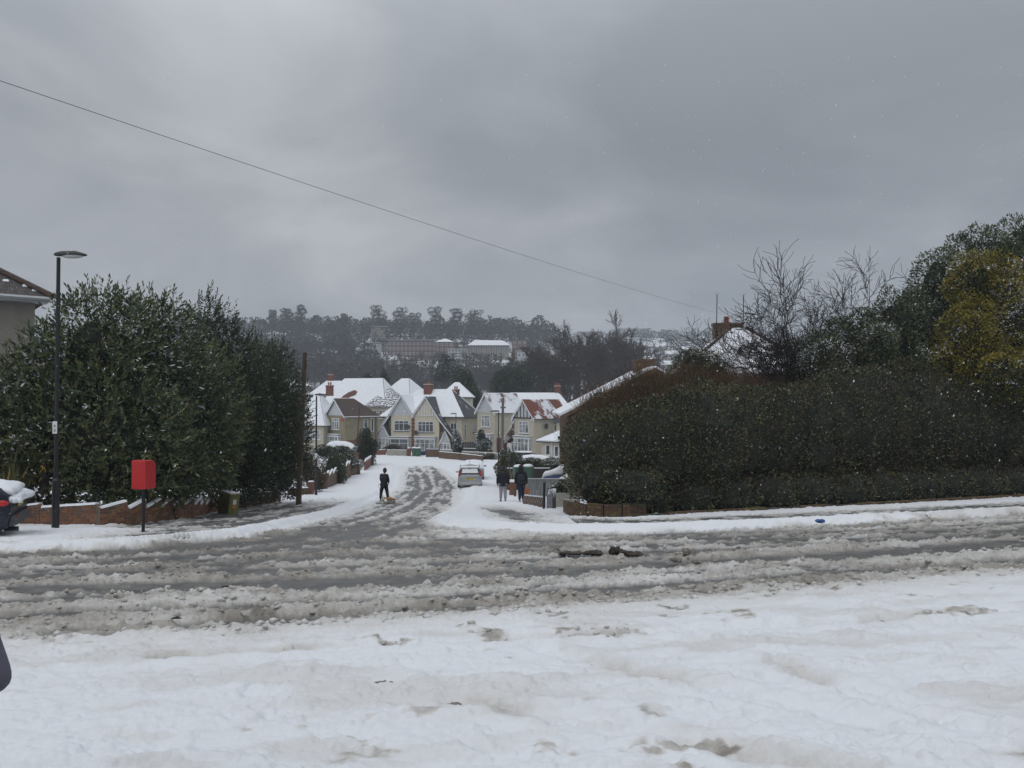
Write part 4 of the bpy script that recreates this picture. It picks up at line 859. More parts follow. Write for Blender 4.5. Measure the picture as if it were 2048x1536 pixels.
snow_roof_house('brick_valley_house', 'brick house end with snowy roof behind the leaning pole', (X(622, 132), 132), (X(712, 132), 133), zat(762, 132), zat(790, 132), 7, wallm=REDBRICK, roofm=R_BROWN, chim=.42)
snow_roof_house('catslide_house', 'large snow covered roof sloping down beside the street lamp', (X(600, 114), 114), (X(676, 114), 113), zat(785, 114), zat(850, 114), 8, wallm=CREAM2, roofm=R_BROWN, snow=.12, chim=.8)
snow_roof_house('gable_end_house', 'dark tiled house with white gable edge just beyond the red tiled roof', (X(1140, 97), 97), (X(1210, 97), 100), zat(796, 97), zat(845, 97), 7, wallm=CREAM, roofm=R_GREY, snow=0)
# bungalow extension with pyramid of snow
g = W(1112, 918, 82); t = empty('garage_annexe', (g.x, g.y, g.z), R(-38), 'low cream annexe with a pyramid roof under thick snow beside the hedge', 'annexe')
wallbox(t, (-1.9, 0, -.8), (1.9, 3.4, 1.85), CREAM2); ap = (0, 1.7, 3.05); e_ = [(-2.3, -.4, 1.8), (2.3, -.4, 1.8), (2.3, 3.8, 1.8), (-2.3, 3.8, 1.8)]
for i in range(4): roofslab(t, [e_[i], e_[(i + 1) % 4], ap], R_GREY, .12)
window(t, -1.0, -.01, .35, .6, 1.1, 1, 0, fm=WHITE); window(t, .1, -.01, .25, .55, 1.1, 1, 0); m = MB(); m.box((.8, -.05, -.6), (1.6, -.003, 1.5)); m.build('door', DARKW, t)
m = MB(); m.tube([(-.5, -.06, 1.7), (-.5, -.06, -.7)], .05, 5); m.build('drainpipe', WHITE, t)

# --- houses behind the hedge on the near side: long snowy roof slope and the chimney roof
def hip_house(name, label, px, d, pz_ridge, pz_eave, wid, dep, rot, wallm, roofm, snows, chim, extra=None, ridge=.2):
    g = GP(px, d); t = empty(name, g, rot, label, 'house'); zr = zat(pz_ridge, d) - g.z; ze = zat(pz_eave, d) - g.z; w = wid / 2; rl = w * ridge
    wallbox(t, (-w + .4, .4, -.5), (w - .4, dep - .4, ze - .03), wallm)
    yl, yh = dep / 2 - rl * .0, dep / 2
    roofslab(t, [(-w, 0, ze), (w, 0, ze), (rl, yh, zr), (-rl, yh, zr)], roofm, snows[0]); roofslab(t, [(w, 0, ze), (w, dep, ze), (rl, yh, zr)], roofm, snows[1])
    roofslab(t, [(w, dep, ze), (-w, dep, ze), (-rl, yh, zr), (rl, yh, zr)], roofm, snows[2]); roofslab(t, [(-w, dep, ze), (-w, 0, ze), (-rl, yh, zr)], roofm, snows[3])
    for s in (-1, 1):
        m = MB(); m.tube([(s * rl, yh, zr + .06), (s * w, 0, ze + .06)], .09, 6); m.build('hip_tiles', R_BROWN, t)
    window(t, -w * .4, .39, ze - 1.9, 1.6, 1.4, 3, .3); window(t, w * .4, .39, ze - 1.9, 1.6, 1.4, 3, .3)
    return t, zr, ze
R_PATCHY = roofmat('snow_striped_tiles', (.075, .07, .07), .62, .9, .3, seed=4)
t, zr, ze = hip_house('chimney_house', 'house behind the bare shrub with broad brick chimney, snowy hips and two aerials', 1502, 44, 645, 742, 7.6, 7.5, R(-6), GREYREND, R_PATCHY, (0, .1, .1, .1), None, ridge=.12)
c = chimney(t, -.55, 4.3, zr - .95, 1.75, .75, 1.2, BROWNBRICK, 0, snow=False)
m = MB(); cx_, cy_ = -.62, 4.3; z0 = zr + .37
m.tube([(cx_, cy_, z0), (cx_, cy_, z0 + .42)], [.15, .13], 12)
for k in range(5): m.tube([(cx_, cy_, z0 + .04 + k * .085), (cx_, cy_, z0 + .075 + k * .085)], .175, 12)
m.build('chimney_pot', POT, c)
for xo, hh in ((-1.30, 1.75), (.28, 1.7)):
    m = MB(); zb0 = zr - .6; zt = zr + .35 + hh; m.tube([(xo, 3.85, zb0), (xo + .06, 3.85, zt)], .03, 6); m.tube([(xo - .06, 3.85, zb0 + .5), (xo + .3, 4.0, zb0 + .5)], .02, 5); a = m.build('aerial', DARKGREY, t)
    m = MB()
    for zz_ in (zt - .02, zt + .12): m.tube([(xo - .13, 3.85, zz_), (xo + .25, 3.85, zz_)], .012, 5)
    for k in range(5): m.tube([(xo - .13 + k * .095, 3.85, zt - .02), (xo - .13 + k * .095, 3.85, zt + .12)], .01, 5)
    m.tube([(xo + .06, 3.55, zt + .05), (xo + .06, 4.15, zt + .05)], .012, 5); m.build('aerial_head', PALEGREY, a)
# long slope: gable roof seen along its edge, right of the red roof
g = GP(1310, 45); t = empty('long_slope_house', g, R(0), 'house behind the hedge whose long snowy roof edge climbs to a square brick chimney', 'house')
lx = X(1120, 45) - g.x; zr = zat(735, 45) - g.z; zl = zat(832, 45) - g.z; rx = X(1425, 45) - g.x; zrr = zat(800, 45) - g.z
roofslab(t, [(lx, 0, zl), (0, 0, zr), (0, 9, zr), (lx, 9, zl)], R_RED2, .12); roofslab(t, [(0, 0, zr), (rx, 0, zrr), (rx, 9, zrr), (0, 9, zr)], R_RED2, .12)
for (x0, z0, x1, z1) in ((lx, zl, 0, zr), (0, zr, rx, zrr)):
    m = MB(); m.add([(x0, -.06, z0), (x1, -.06, z1), (x1, -.06, z1 - .24), (x0, -.06, z0 - .24), (x0, 0, z0), (x1, 0, z1), (x1, 0, z1 - .24), (x0, 0, z0 - .24)], [(0, 3, 2, 1), (4, 5, 6, 7), (0, 1, 5, 4), (3, 7, 6, 2), (0, 4, 7, 3), (1, 2, 6, 5)]); m.build('barge_board', BROWNBRICK, t)
m = MB(); m.add([(lx + .5, .3, zl - .1), (lx + .5, .3, -.5), (rx - .4, .3, -.5), (rx - .4, .3, zrr - .1), (0, .3, zr - .2), (lx + .5, 8.6, zl - .1), (lx + .5, 8.6, -.5), (rx - .4, 8.6, -.5), (rx - .4, 8.6, zrr - .1), (0, 8.6, zr - .2)], [(0, 1, 2, 3, 4), (9, 8, 7, 6, 5), (0, 5, 6, 1), (3, 2, 7, 8)]); m.build('wall', BROWNBRICK, t)
chimney(t, -.12, 3.2, zr - .9, 1.15, .9, 1.4, BROWNBRICK, 0, snow=False); 
# --- house at the left edge with individually laid tiles
g = GP(20, 25); hx = W(70, 607, 25); t = empty('edge_house', (hx.x, 25, g.z), R(38), 'grey rendered house corner with dark tiled hip roof behind the laurel', 'house')
ze = hx.z - g.z; wallbox(t, (-8, 0, -.5), (0, 8, ze), GREYREND)
m = MB(); m.box((-8.4, -.42, ze + .002), (.32, .2, ze + .14)); m.build('soffit', PALEGREY, t); gutter(t, (-8.4, -.46, ze + .16), (.36, -.46, ze + .12), PALEGREY, .07); m = MB(); m.tube([(-1.15, -.1, ze), (-1.25, -.06, ze - .4), (-1.25, -.06, -.3)], .045, 6); m.build('drainpipe', WHITE, t)
sl_ = math.tan(R(33)); a0 = (.36, -.42, ze + .15); zt = ze + .15 + 4.4 * sl_
roofslab(t, [(-8.4, -.42, ze + .15), (.36, -.42, ze + .15), (-4.0, 4.0, zt), (-8.4, 4.0, zt)], R_BROWN); roofslab(t, [(.36, -.42, ze + .15), (.36, 8.4, ze + .15), (-4.0, 4.0, zt)], R_BROWN)
TILE = mat('roof_tile', (.075, .066, .064), .8, .35, 7, .4, 50); tm = MB(); tm.slab([(0, 0, 0), (.29, 0, 0), (.29, .33 * math.cos(R(33)), .33 * math.sin(R(33))), (0, .33 * math.cos(R(33)), .33 * math.sin(R(33)))], .022); tm.slab([(.255, 0, .012), (.29, 0, .012), (.29, .27, .012 + .175), (.255, .27, .012 + .175)], .03)
tp = tm.build('tile', TILE, t); first = True; stm = MB(); stm.slab([(0, 0, 0), (.26, .015, 0), (.24, .13, .08), (.02, .11, .065)], .022); sme = None; nt_ = 0
for r_ in range(13):
    y = -.45 + r_ * .27 * math.cos(R(33)) / .84 * .84; z = ze + .185 + (y + .42) * sl_ + .02; xr_ = .36 - (y + .42)
    for c_ in range(14):
        x = xr_ - .31 - c_ * .30 + (r_ % 2) * .0
        if x < -3.4: break
        o = tp if first else tp.copy()
        if not first: COL.objects.link(o)
        first = False; o.location = (x, y, z + random.uniform(-.004, .004)); nt_ += 1
        if c_ < 2 and random.random() < .6 - c_ * .2 and r_ > 0:
            if sme is None: s0 = stm.build('snow', SNOW, t); sme = s0
            else: s0 = sme.copy(); COL.objects.link(s0)
            s0.location = (x + random.uniform(0, .05), y + .02, z + .045); s0.scale = (random.uniform(.6, 1.1), random.uniform(.5, 1.6), 1)
m = MB(); m.tube([(.42, -.48, ze + .2), (-4, 4.0, zt + .1)], .11, 8); m.build('hip_tiles', R_BROWN, t)
# ------------------------------------------------------------------ street furniture
LENS = mat('lamp_lens', (.55, .58, .58), .3, .05); STICK = mat('white_label', (.75, .77, .78), .5, .03); YEL = mat('yellow_plastic', (.35, .33, .14), .5, .05)
def street_lamp(name, label, px, d, toppy, yaw, num=False, lean=0, headlen=.72):
    g = GP(px, d, -.02); H = zat(toppy, d) - g.z; t = empty(name, g, yaw, label, 'street lamp')
    m = MB(); m.tube([(0, 0, -.1), (0, 0, 1.15), (0, 0, 1.2)], [.082, .08, .05], 12); m.build('base_section', BLACK, t)
    m = MB(); m.tube([(0, 0, 1.19), (0, 0, H - .08)], [.05, .042], 10); m.build('pole', BLACK, t)
    m = MB(); vs = []; prof = [(-.08, .06, .05), (-.05, .075, .065), (.15, .12, .085), (.45, .14, .08), (.62, .11, .05), (.70, .03, .015)]
    prof = [(x * headlen / .72, w, h) for x, w, h in prof]; k = 10; fs = []
    for (x, w, h) in prof:
        for j in range(k): a = 2 * math.pi * j / k; s = math.sin(a); vs.append((x, math.cos(a) * w, H - .04 + (s * h if s > 0 else s * h * .45) + .02 * (x < .5)))
    for i in range(len(prof) - 1):
        for j in range(k): fs.append((i * k + j, i * k + (j + 1) % k, (i + 1) * k + (j + 1) % k, (i + 1) * k + j))
    fs += [tuple(range(k)), tuple(range(len(vs) - 1, len(vs) - k - 1, -1))]
    h_ = m.add(vs, fs).build('lamp_head', DARKGREY, t, smooth=True)
    m = MB(); m.ball((.36 * headlen / .72, 0, H - .055), (.27 * headlen / .72, .105, .055), 12, 6); m.build('lens', LENS, h_, smooth=True)
    m = MB(); m.tube([(.08, 0, H + .01), (.08, 0, H + .06)], [.045, .045], 8); m.build('photocell', YEL, h_)
    if num:
        m = MB(); m.box((-.055, -.062, 2.22), (.055, -.05, 2.5)); lb_ = m.build('number_label', STICK, t)
        for k_, tx in enumerate('40'):
            c = bpy.data.curves.new('number', 'FONT'); c.body = tx; c.size = .1; c.extrude = .001; c.align_x = 'CENTER'; tmp = bpy.data.objects.new('tmp', c); mm = bpy.data.meshes.new_from_object(tmp); bpy.data.objects.remove(tmp); mm.materials.clear(); mm.materials.append(BLACK); o = bpy.data.objects.new('number', mm); COL.objects.link(o); o.parent = lb_; o.location = (.0, -.066, 2.36 - k_ * .1); o.rotation_euler = (R(90), 0, 0)
    return t
street_lamp('street_lamp', 'tall black street lamp with white number label standing nearest, before the laurel', 114, 18, 508, R(-8), True)
street_lamp('street_lamp', 'black street lamp at the kerb beside the wood pole and garden gate pillar', 633, 46, 789, R(-5), True, headlen=.8)
street_lamp('street_lamp', 'black street lamp standing beside the grey telegraph pole on the far pavement', 997, 66, 822, R(180), False, headlen=.75)
street_lamp('street_lamp', 'small distant street lamp in front of the cream twin gable house', 912, 96, 827, R(180), False, headlen=.75)
bpy.data.objects['street_lamp']
def pole(name, label, px, d, toppx, toppy, r0=.14, r1=.1, m=POLEW, arms=True, steps=True):
    g = GP(px, d, -.05); tp = W(toppx, toppy, d) - g; t = empty(name, g, 0, label, 'telegraph pole'); tp = Vector(tp)
    mb = MB(); mb.tube([(0, 0, -.2), tuple(tp * .5), tuple(tp)], [r0, (r0 + r1) / 2, r1], 10); mb.build('pole', m, t)
    mb = MB(); mb.tube([tuple(tp), tuple(tp + Vector((0, 0, .05)))], [r1 + .02, r1 - .04], 10); mb.build('pole_cap', DARKGREY, t)
    if arms:
        mb = MB(); q = tp - Vector((0, 0, .9)); mb.cbox(tuple(q), (.55, .12, .12)); mb.build('cross_arm', m, t)
        for s in (-1, 1): mb = MB(); mb.tube([tuple(q + Vector((s * .2, 0, .06))), tuple(q + Vector((s * .2, 0, .2)))], [.04, .03], 6); mb.build('insulator', PALEGREY, t)
    if steps:
        mb = MB()
        for k in range(5): q = tp * (1 - .05 * (k + 1)); s = -1 if k % 2 else 1; mb.tube([tuple(q), tuple(q + Vector((s * .2, 0, 0)))], .012, 4)
        mb.build('climbing_steps', DARKGREY, t)
    return t
pole('telegraph_pole', 'dark wooden telegraph pole rising beside the end of the dark bushes', 598, 37.2, 610, 706, .13, .10, arms=False)
pole('telegraph_pole', 'grey wooden telegraph pole with short cross arm in front of the beige house', 1004, 78, 1006, 797, .15, .13, mat('grey_pole', (.14, .13, .115), .9, .3, 4, .4, 25, stretch=(8, 8, .5)), steps=False)
pole('telegraph_pole', 'thin leaning dark pole against the side of the olive house', 712, 98, 720, 806, .09, .07, arms=False, steps=False)
# overhead wire to the chimney
A = Vector((X(0, 11), 11)); B = Vector((X(1452, 47), 47.5)); Pw = []
for k in range(-8, 41):
    s = k / 40; q = A + (B - A) * (1 - (1 - s) ** 1.0); px = 1024 + FP * q.x / q.y; py = np.interp(px, [-700, -400, 0, 250, 470, 640, 870, 1100, 1250, 1400, 1460], [-48, 40, 162, 246, 319, 377, 452, 530, 573, 616, 636]); Pw.append(W(px, py, q.y))
# smooth the heights so the wire hangs in one even curve
xs_ = np.arange(len(Pw)); zc_ = np.polyfit(xs_[8:], [p.z for p in Pw[8:]], 2, w=[1 / p.y for p in Pw[8:]])
mb = MB(); mb.tube([(p.x, p.y, float(np.polyval(zc_, i))) for i, p in enumerate(Pw)], .005, 5); tag(mb.build('overhead_wire', BLACK), 'thin black telephone wire crossing the grey sky down to the brick chimney', 'wire')
# pillar post box
g = GP(289, 17); t = empty('post_box', g, R(-12), 'red lamp box for letters mounted on a thin black post', 'post box')
bz = zat(977, 17) - g.z; bt = zat(920, 17) - g.z; hh = bt - bz
prof = [(-.17, 0), (-.17, hh), (.03, hh)] + [(.03 + .14 * math.sin(a), hh - .14 + .14 * math.cos(a)) for a in np.linspace(.25, math.pi / 2, 6)] + [(.17, 0)]
def extr(prof, x0, x1, bz): n = len(prof); return [(x0, y, z + bz) for y, z in prof] + [(x1, y, z + bz) for y, z in prof], [tuple(range(n - 1, -1, -1))[::-1], tuple(range(2 * n - 1, n - 1, -1))] + [(i, n + i, n + (i + 1) % n, (i + 1) % n) for i in range(n)]
m = MB(); m.add(*extr(prof, -.17, .17, bz)); b = m.build('letter_box', RED, t); bv = b.modifiers.new('b', 'BEVEL'); bv.width = .012; bv.segments = 2
m = MB(); m.box((-.11, .171, bz + .12), (.11, .18, bz + .38)); m.build('door', RED, b); m = MB(); m.box((-.1, .171, bz + .43), (.1, .182, bz + .455)); m.build('letter_slot', BLACK, b)
m = MB(); m.tube([(0, .0, -.1), (0, 0, bz)], .036, 10); m.build('post', BLACK, t); m = MB(); m.cbox((0, 0, .012), (.2, .2, .02)); m.build('base_plate', BLACK, t)
# green cabinet, tipped back
g = GP(457, 28.3, -.03); t = empty('utility_cabinet', g, R(-38), 'small olive green utility cabinet tilting at the foot of the dark bushes', 'cabinet'); t.rotation_euler = (R(-3), R(5), R(-38))
ch_ = 43 / FP * 28.3; m = MB(); m.box((-.34, -.2, 0), (.34, .2, ch_)); b = m.build('body', GREENP, t); bv = b.modifiers.new('b', 'BEVEL'); bv.width = .015; bv.segments = 2
m = MB(); m.box((-.38, -.24, ch_ + .002), (.38, .24, ch_ + .05), .05); l = m.build('lid', GREENP, t); m = MB(); m.box((-.33, -.19, ch_ + .052), (.33, .19, ch_ + .075), .06); m.build('snow', SNOW, l)
for s in (-1, 1): m = MB(); m.box((-.325 if s < 0 else .008, -.212, .05), (-.008 if s < 0 else .325, -.201, ch_ - .04)); d_ = m.build('door', GREENP, t); m = MB(); m.box((s * .03 - .01, -.225, .35), (s * .03 + .01, -.213, .45)); m.build('handle', BLACK, d_)
m = MB(); m.box((.342, -.06, .42), (.348, .07, .6)); m.build('notice', STICK, t); m = MB(); m.box((.342, -.07, .28), (.348, .08, .40)); m.build('warning_label', mat('orange_label', (.55, .22, .03), .5), t)

# ------------------------------------------------------------------ walls
SNC = .05
def brick_run(mb, p0, p1, z0, z1a, z1b, th=.11):
    """bricks laid in courses between plan points, top edge running z1a -> z1b"""
    a = Vector((p0[0], p0[1], 0)); b = Vector((p1[0], p1[1], 0)); L_ = (b - a).length; ang = math.atan2(b.y - a.y, b.x - a.x); M0 = mb.M
    mb.M = Matrix.Translation((a.x, a.y, 0)) @ rz(ang); z = z0; r = 0
    while z < max(z1a, z1b) - .03:
        x = -(.1125 if r % 2 else 0)
        while x < L_ - .02:
            xa, xb = max(x, 0), min(x + .215, L_); zt = z1a + (z1b - z1a) * ((xa + xb) / 2 / L_)
            if xb - xa > .03 and z + .035 < zt:
                j = random.uniform(-.004, .004); mb.mi = random.choices([0, 1, 2, 3], [4, 3, 2, 2])[0]; mb.box((xa + .005, -th / 2 + j, z), (xb - .005, th / 2 + j, min(z + .065, zt)))
            x += .225
        z += .075; r += 1
    mb.M = M0; mb.mi = 0
def snow_cap(mb, p0, p1, za, zb_, w=.16, h=.05):
    a = Vector((p0[0], p0[1], za)); b = Vector((p1[0], p1[1], zb_)); d = (b - a).normalized(); n = Vector((-d.y, d.x, 0)).normalized() * w / 2
    u = Vector((0, 0, h)); mb.add([tuple(a + n), tuple(a - n), tuple(b - n), tuple(b + n), tuple(a + n * .6 + u), tuple(a - n * .6 + u), tuple(b - n * .6 + u), tuple(b + n * .6 + u)], [(0, 1, 2, 3), (7, 6, 5, 4), (0, 4, 5, 1), (1, 5, 6, 2), (2, 6, 7, 3), (3, 7, 4, 0)])
BRKD = [mat('mossy_brick_%s' % n, c, .9, .3, 9, .3, 60) for n, c in (('a', (.12, .065, .04)), ('b', (.085, .055, .035)), ('c', (.13, .09, .04)), ('d', (.09, .08, .035)))]
def garden_wall(name, label, pts, h, seg=.9, slope=.12, bricks=True, th=.13, mats_=None, cap=True, hend=None, fb=None, topstep=True, bset=None):
    c = Vector(pts[0]).lerp(Vector(pts[-1]), .5); t = empty(name, (c.x, c.y, float(base(c.x, c.y))), 0, label, 'wall')
    core_ = MB(); bk = MB(); sn = []; rs = resample(pts, seg)
    for i, (a, b) in enumerate(zip(rs, rs[1:])):
        f = i / max(1, len(rs) - 2); hh = h if hend is None else h + (hend - h) * f
        za, zb_ = float(base(a.x, a.y)), float(base(b.x, b.y)); zl = min(za, zb_) - .05; mid_ = (za + zb_) / 2 + KH
        t0 = mid_ + hh - slope / 2 + random.uniform(-.015, .015); t1 = mid_ + hh + slope / 2 if topstep else t0
        d = (b - a).normalized(); n = Vector((-d.y, d.x, 0)) * (th / 2 - .012)
        core_.add([(a.x + n.x, a.y + n.y, zl), (a.x - n.x, a.y - n.y, zl), (b.x - n.x, b.y - n.y, zl), (b.x + n.x, b.y + n.y, zl), (a.x + n.x, a.y + n.y, t0), (a.x - n.x, a.y - n.y, t0), (b.x - n.x, b.y - n.y, t1), (b.x + n.x, b.y + n.y, t1)], [(0, 1, 2, 3), (7, 6, 5, 4), (0, 4, 5, 1), (1, 5, 6, 2), (2, 6, 7, 3), (3, 7, 4, 0)])
        if bricks: brick_run(bk, a, b, zl + .01, t0 + .012, t1 + .012, th)
        if cap: s = MB(); snow_cap(s, a + d * .04, b - d * .04, t0 + .015, t1 + .015, th + .03, .045); sn.append(s)
    w = hang(core_.build('wall_body', (DARKW if bset else MORTAR) if bricks else (mats_ or BROWNBRICK)), t)
    if bricks: tag(hang(bk.build('brickwork', bset or BRK), t), kind='stuff')
    for s in sn: hang(s.build('snow_cap', SNOW), t)
    return t
def pillar(root, x, y, h, w=.36, m=BROWNBRICK, ball=False):
    z = float(base(x, y)); mb = MB(); mb.box((x - w / 2, y - w / 2, z - .1), (x + w / 2, y + w / 2, z + h)); mb.box((x - w / 2 - .03, y - w / 2 - .03, z + h + .002), (x + w / 2 + .03, y + w / 2 + .03, z + h + .06)); p = hang(mb.build('pillar', m), root)
    s = MB(); (s.ball((x, y, z + h + .16), (.2, .2, .14), 10, 6) if ball else s.box((x - w / 2, y - w / 2, z + h + .062), (x + w / 2, y + w / 2, z + h + .12), .04)); s = s.build('snow_cap', SNOW); hang(s, root)
    return p
garden_wall('garden_wall', 'stepped orange brick garden wall under the huge laurel, from the dark car to the corner', [(-18.5, 20.6), (-14.2, 20.0), (-11.6, 19.5), (-10.1, 19.3), (-9.75, 20.0), (-9.8, 22), (-10.1, 25)], .50, .82, .10)
garden_wall('garden_wall', 'low orange brick wall along the pavement below the dark spiky bushes', [(-10.15, 25.1), (-10.9, 28.5), (-11.4, 34), (-11.9, 40.5)], .45, 1.1, .1)
t = garden_wall('garden_wall', 'short dark brick wall with pillar and snow just beyond the wood pole', [(-12.9, 45.6), (-11.95, 46.4)], .42, 1, 0, False); pillar(t, -11.85, 46.6, .85, .3, REDBRICK)
t = garden_wall('garden_wall', 'yellowish brick wall with slanting snow topped ridges beside the round green bush', [(X(650, 54), 54), (X(702, 68), 68)], 1.0, 1.6, .3, False, hend=1.35); pillar(t, X(647, 53.2), 53.2, 1.15, .5)
t = garden_wall('garden_wall', 'short brown brick wall end behind the snowy twigs past the round bush', [(X(703, 69.5), 69.5), (X(716, 71), 71)], 1.0, 1, 0, False); pillar(t, X(716, 71), 71, 1.05, .4)
garden_wall('garden_wall', 'short pinkish brick wall with snow ridges at the foot of the tall conifer shrub', [(X(730, 76), 76), (X(747, 86), 86)], 1.0, 1.6, .2, False, mats_=REDBRICK)
# walls of the gardens across the end of the street
def far_wall(label, a, b, h, m, seg=2.2): return garden_wall('garden_wall', label, [(X(a[0], a[1]), a[1]), (X(b[0], b[1]), b[1])], h, seg, 0, False, mats_=m, th=.2)
far_wall('low red brick wall in front of the white porch of the twin gable house', (742, 104), (772, 104), .7, REDBRICK)
t = far_wall('low grey wall in front of the left bay of the twin gable house', (774, 103.6), (815, 103), .72, GREYREND); pillar(t, X(818, 103), 103, .95, .5, REDBRICK, True)
far_wall('brown brick wall hiding the parked blue car at the twin gable house', (852, 100.5), (879, 100.5), .95, BROWNBRICK); far_wall('grey brown wall right of the brick one below the palm', (880, 100.4), (905, 100), .9, GREYREND)
far_wall('red brown garden wall stepping down below the palm tree', (879, 98), (920, 94.5), .75, BROWNBRICK); far_wall('last low brown brick wall ending at the bend near the silver cars', (921.5, 94.3), (965, 89.5), .72, BROWNBRICK)
far_wall('pale curved garden wall behind the last brick wall', (925, 98), (1003, 93), .8, GREYREND)
far_wall('dark low wall behind the conifers at the drive edge', (915, 104), (955, 103), .9, DARKW)
# corner brick wall under the hedge
garden_wall('corner_wall', 'low curved brown brick wall, mossy at the corner, carrying the clipped hedge', [(1.65, 24.5), (1.62, 22.2), (1.85, 21.2), (2.02, 20.9), (2.4, 20.6), (2.85, 20.55), (3.5, 20.85)], .38, .45, 0, cap=False, topstep=False, bset=BRKD)
garden_wall('corner_wall', 'very low dark brick edging hidden under the long hedge face on the main road', [(3.12, 20.36), (6, 21.5), (9, 22.6), (12, 23.8), (15, 25.0), (19, 26.6)], .10, .9, 0, cap=False, topstep=False, bset=BRKD)
# concrete panel wall at the drive beside the hedge
t = empty('panel_wall', GP(1122, 31), 0, 'pale concrete panel wall in three courses between the gate and the hedge', 'wall')
x0, x1 = X(1107, 31), X(1160, 31); zb_ = float(base(x0, 31)); zt = zat(985, 31)
for k in range(3): m = MB(); hh = (zt - zb_ + .1) / 3; m.box((x0, 31, zb_ - .1 + k * hh), (x1, 31.08, zb_ - .1 + (k + 1) * hh - .02)); hang(m.build('concrete_panel', CONC), t)
# sawtooth wall, gate, black post
def sawtooth(label, p0, p1, h, n, z0=None):
    t = empty('sawtooth_wall', (p0[0], p0[1], float(base(*p0))), 0, label, 'wall')
    for k in range(n):
        a = Vector(p0).lerp(Vector(p1), k / n); b = Vector(p0).lerp(Vector(p1), (k + 1) / n); za = float(base(a.x, a.y)); hh = h
        m = MB(); d = (b - a).normalized(); nn_ = Vector((-d.y, d.x)) * .06
        P = [(a, za - .1), (b, za - .1), (b, za + hh + .17), (a, za + hh - .12)]
        m.add([(p.x + nn_.x, p.y + nn_.y, z) for p, z in P] + [(p.x - nn_.x, p.y - nn_.y, z) for p, z in P], [(0, 1, 2, 3), (7, 6, 5, 4), (0, 4, 5, 1), (1, 5, 6, 2), (2, 6, 7, 3), (3, 7, 4, 0)]); hang(m.build('wall_block', BROWNBRICK), t)
        m = MB(); snow_cap(m, a, b, za + hh - .11, za + hh + .18, .13, .05); hang(m.build('snow_cap', SNOW), t)
    return t
sawtooth('brown brick wall with a sawtooth row of snow capped blocks behind the black post', (X(1048, 36), 36), (X(1088, 31.0), 31.0), .42, 12)
sawtooth('short sawtooth topped brick wall between the small grey gate and the concrete panels', (X(1097, 29.6), 29.6), (X(1109, 30.2), 30.2), .66, 4)
t = empty('metal_gate', GP(1094, 29.6), 0, 'small grey sheet metal gate leaning beside the black post', 'gate'); m = MB(); m.box((-.02, -.02, 0), (.20, .02, .58)); m.build('gate_panel', mat('grey_metal', (.22, .24, .27), .5), t)
for k in range(4): m = MB(); m.tube([(.02 + k * .055, 0, .58), (.02 + k * .055, 0, .82)], .01, 5); m.build('gate_bar', BLACK, t)
m = MB(); m.tube([(0, 0, .8), (.2, 0, .8)], .012, 5); m.build('gate_rail', BLACK, t)
t = empty('gate_post', GP(1087, 29.4), 0, 'black metal gate post with a blunt cap by the sawtooth wall', 'post'); m = MB(); m.tube([(0, 0, -.1), (.03, 0, .98)], .045, 8); m.build('post', BLACK, t); m = MB(); m.ball((.03, 0, 1.0), .055, 8, 5); m.build('cap', BLACK, t)
# orange brick pier by the walkers
t = empty('brick_pier', GP(1024, 46), 0, 'orange brick pier topped with snow between the two walkers', 'pier'); m = MB(); m.box((-.16, -.3, -.2), (.16, .3, .82)); m.build('pier_body', REDBRICK, t); m = MB(); m.box((-.18, -.32, .825), (.18, .32, .93), .05); m.build('snow_cap', SNOW, t)
# grey board fence
t = empty('board_fence', GP(1100, 44), 0, 'weathered grey vertical board fence behind the walkers', 'fence')
xa, xb = X(1046, 44), X(1145, 44); zt = zat(957, 44); bw = .148; k = 0; x = xa
bm_ = None
while x < xb:
    z0 = float(base(x, 44)) - .1
    m = MB(); m.box((x, 44 + .012 * (k % 2), z0), (x + bw - .006, 44.02 + .012 * (k % 2), zt - .03)); hang(m.build('board', GREYW), t); x += bw; k += 1
m = MB(); m.box((xa, 43.97, zt - .028), (xb, 44.06, zt + .01)); hang(m.build('capping_rail', PALEGREY), t)
t = empty('board_fence', GP(1080, 50), 0, 'dark brown low board fence behind the green bins', 'fence'); x = X(1014, 52); zt = zat(937, 52)
while x < X(1100, 52):
    m = MB(); m.box((x, 52, float(base(x, 52)) - .1), (x + .24, 52.03, zt)); hang(m.build('board', DARKW), t); x += .25
m = MB(); m.box((X(1014, 52), 51.96, zt + .002), (X(1100, 52), 52.08, zt + .06)); hang(m.build('snow_cap', SNOW), t)
t = empty('board_fence', GP(940, 108), 0, 'dark fence panel between the twin gable house and the beige house', 'fence'); x = X(925, 108)
while x < X(953, 108): m = MB(); m.box((x, 108, float(base(x, 108)) - .1), (x + .28, 108.03, zat(884, 108))); hang(m.build('board', DARKGREY), t); x += .3
# low hedge on the far side of the drive
def hedge_box(name, label, px0, px1, d, pyt, h, snowp, n=9000, L=.09, depth=1.0, mats=L_HEDGE, pr=(.3, .2, .2, .3)):
    xa, xb = X(px0, d), X(px1, d); zt = zat(pyt, d); k = max(2, int((xb - xa) / (h * .8))); bl = [((xa + (xb - xa) * (i + .5) / k, d, zt - h / 2 + random.uniform(-.05, .05)), ((xb - xa) / k * .85, depth * .6, h * .52)) for i in range(k)]
    t = empty(name, (xa / 2 + xb / 2, d, zt - h), 0, label, 'hedge'); hang(core(bl, .8, 'inner_growth', COREM, None), t)
    o = foliage(None, 'foliage', bl, n, L, L * .6, mats, pr, snowp, depth=.25, bump=.12); tag(hang(o, t), kind='stuff'); return t
hedge_box('hedge', 'low box hedge dusted with snow in front of the snow capped parked cars', 1003, 1124, 58, 917, 1.6, .45, 12000)
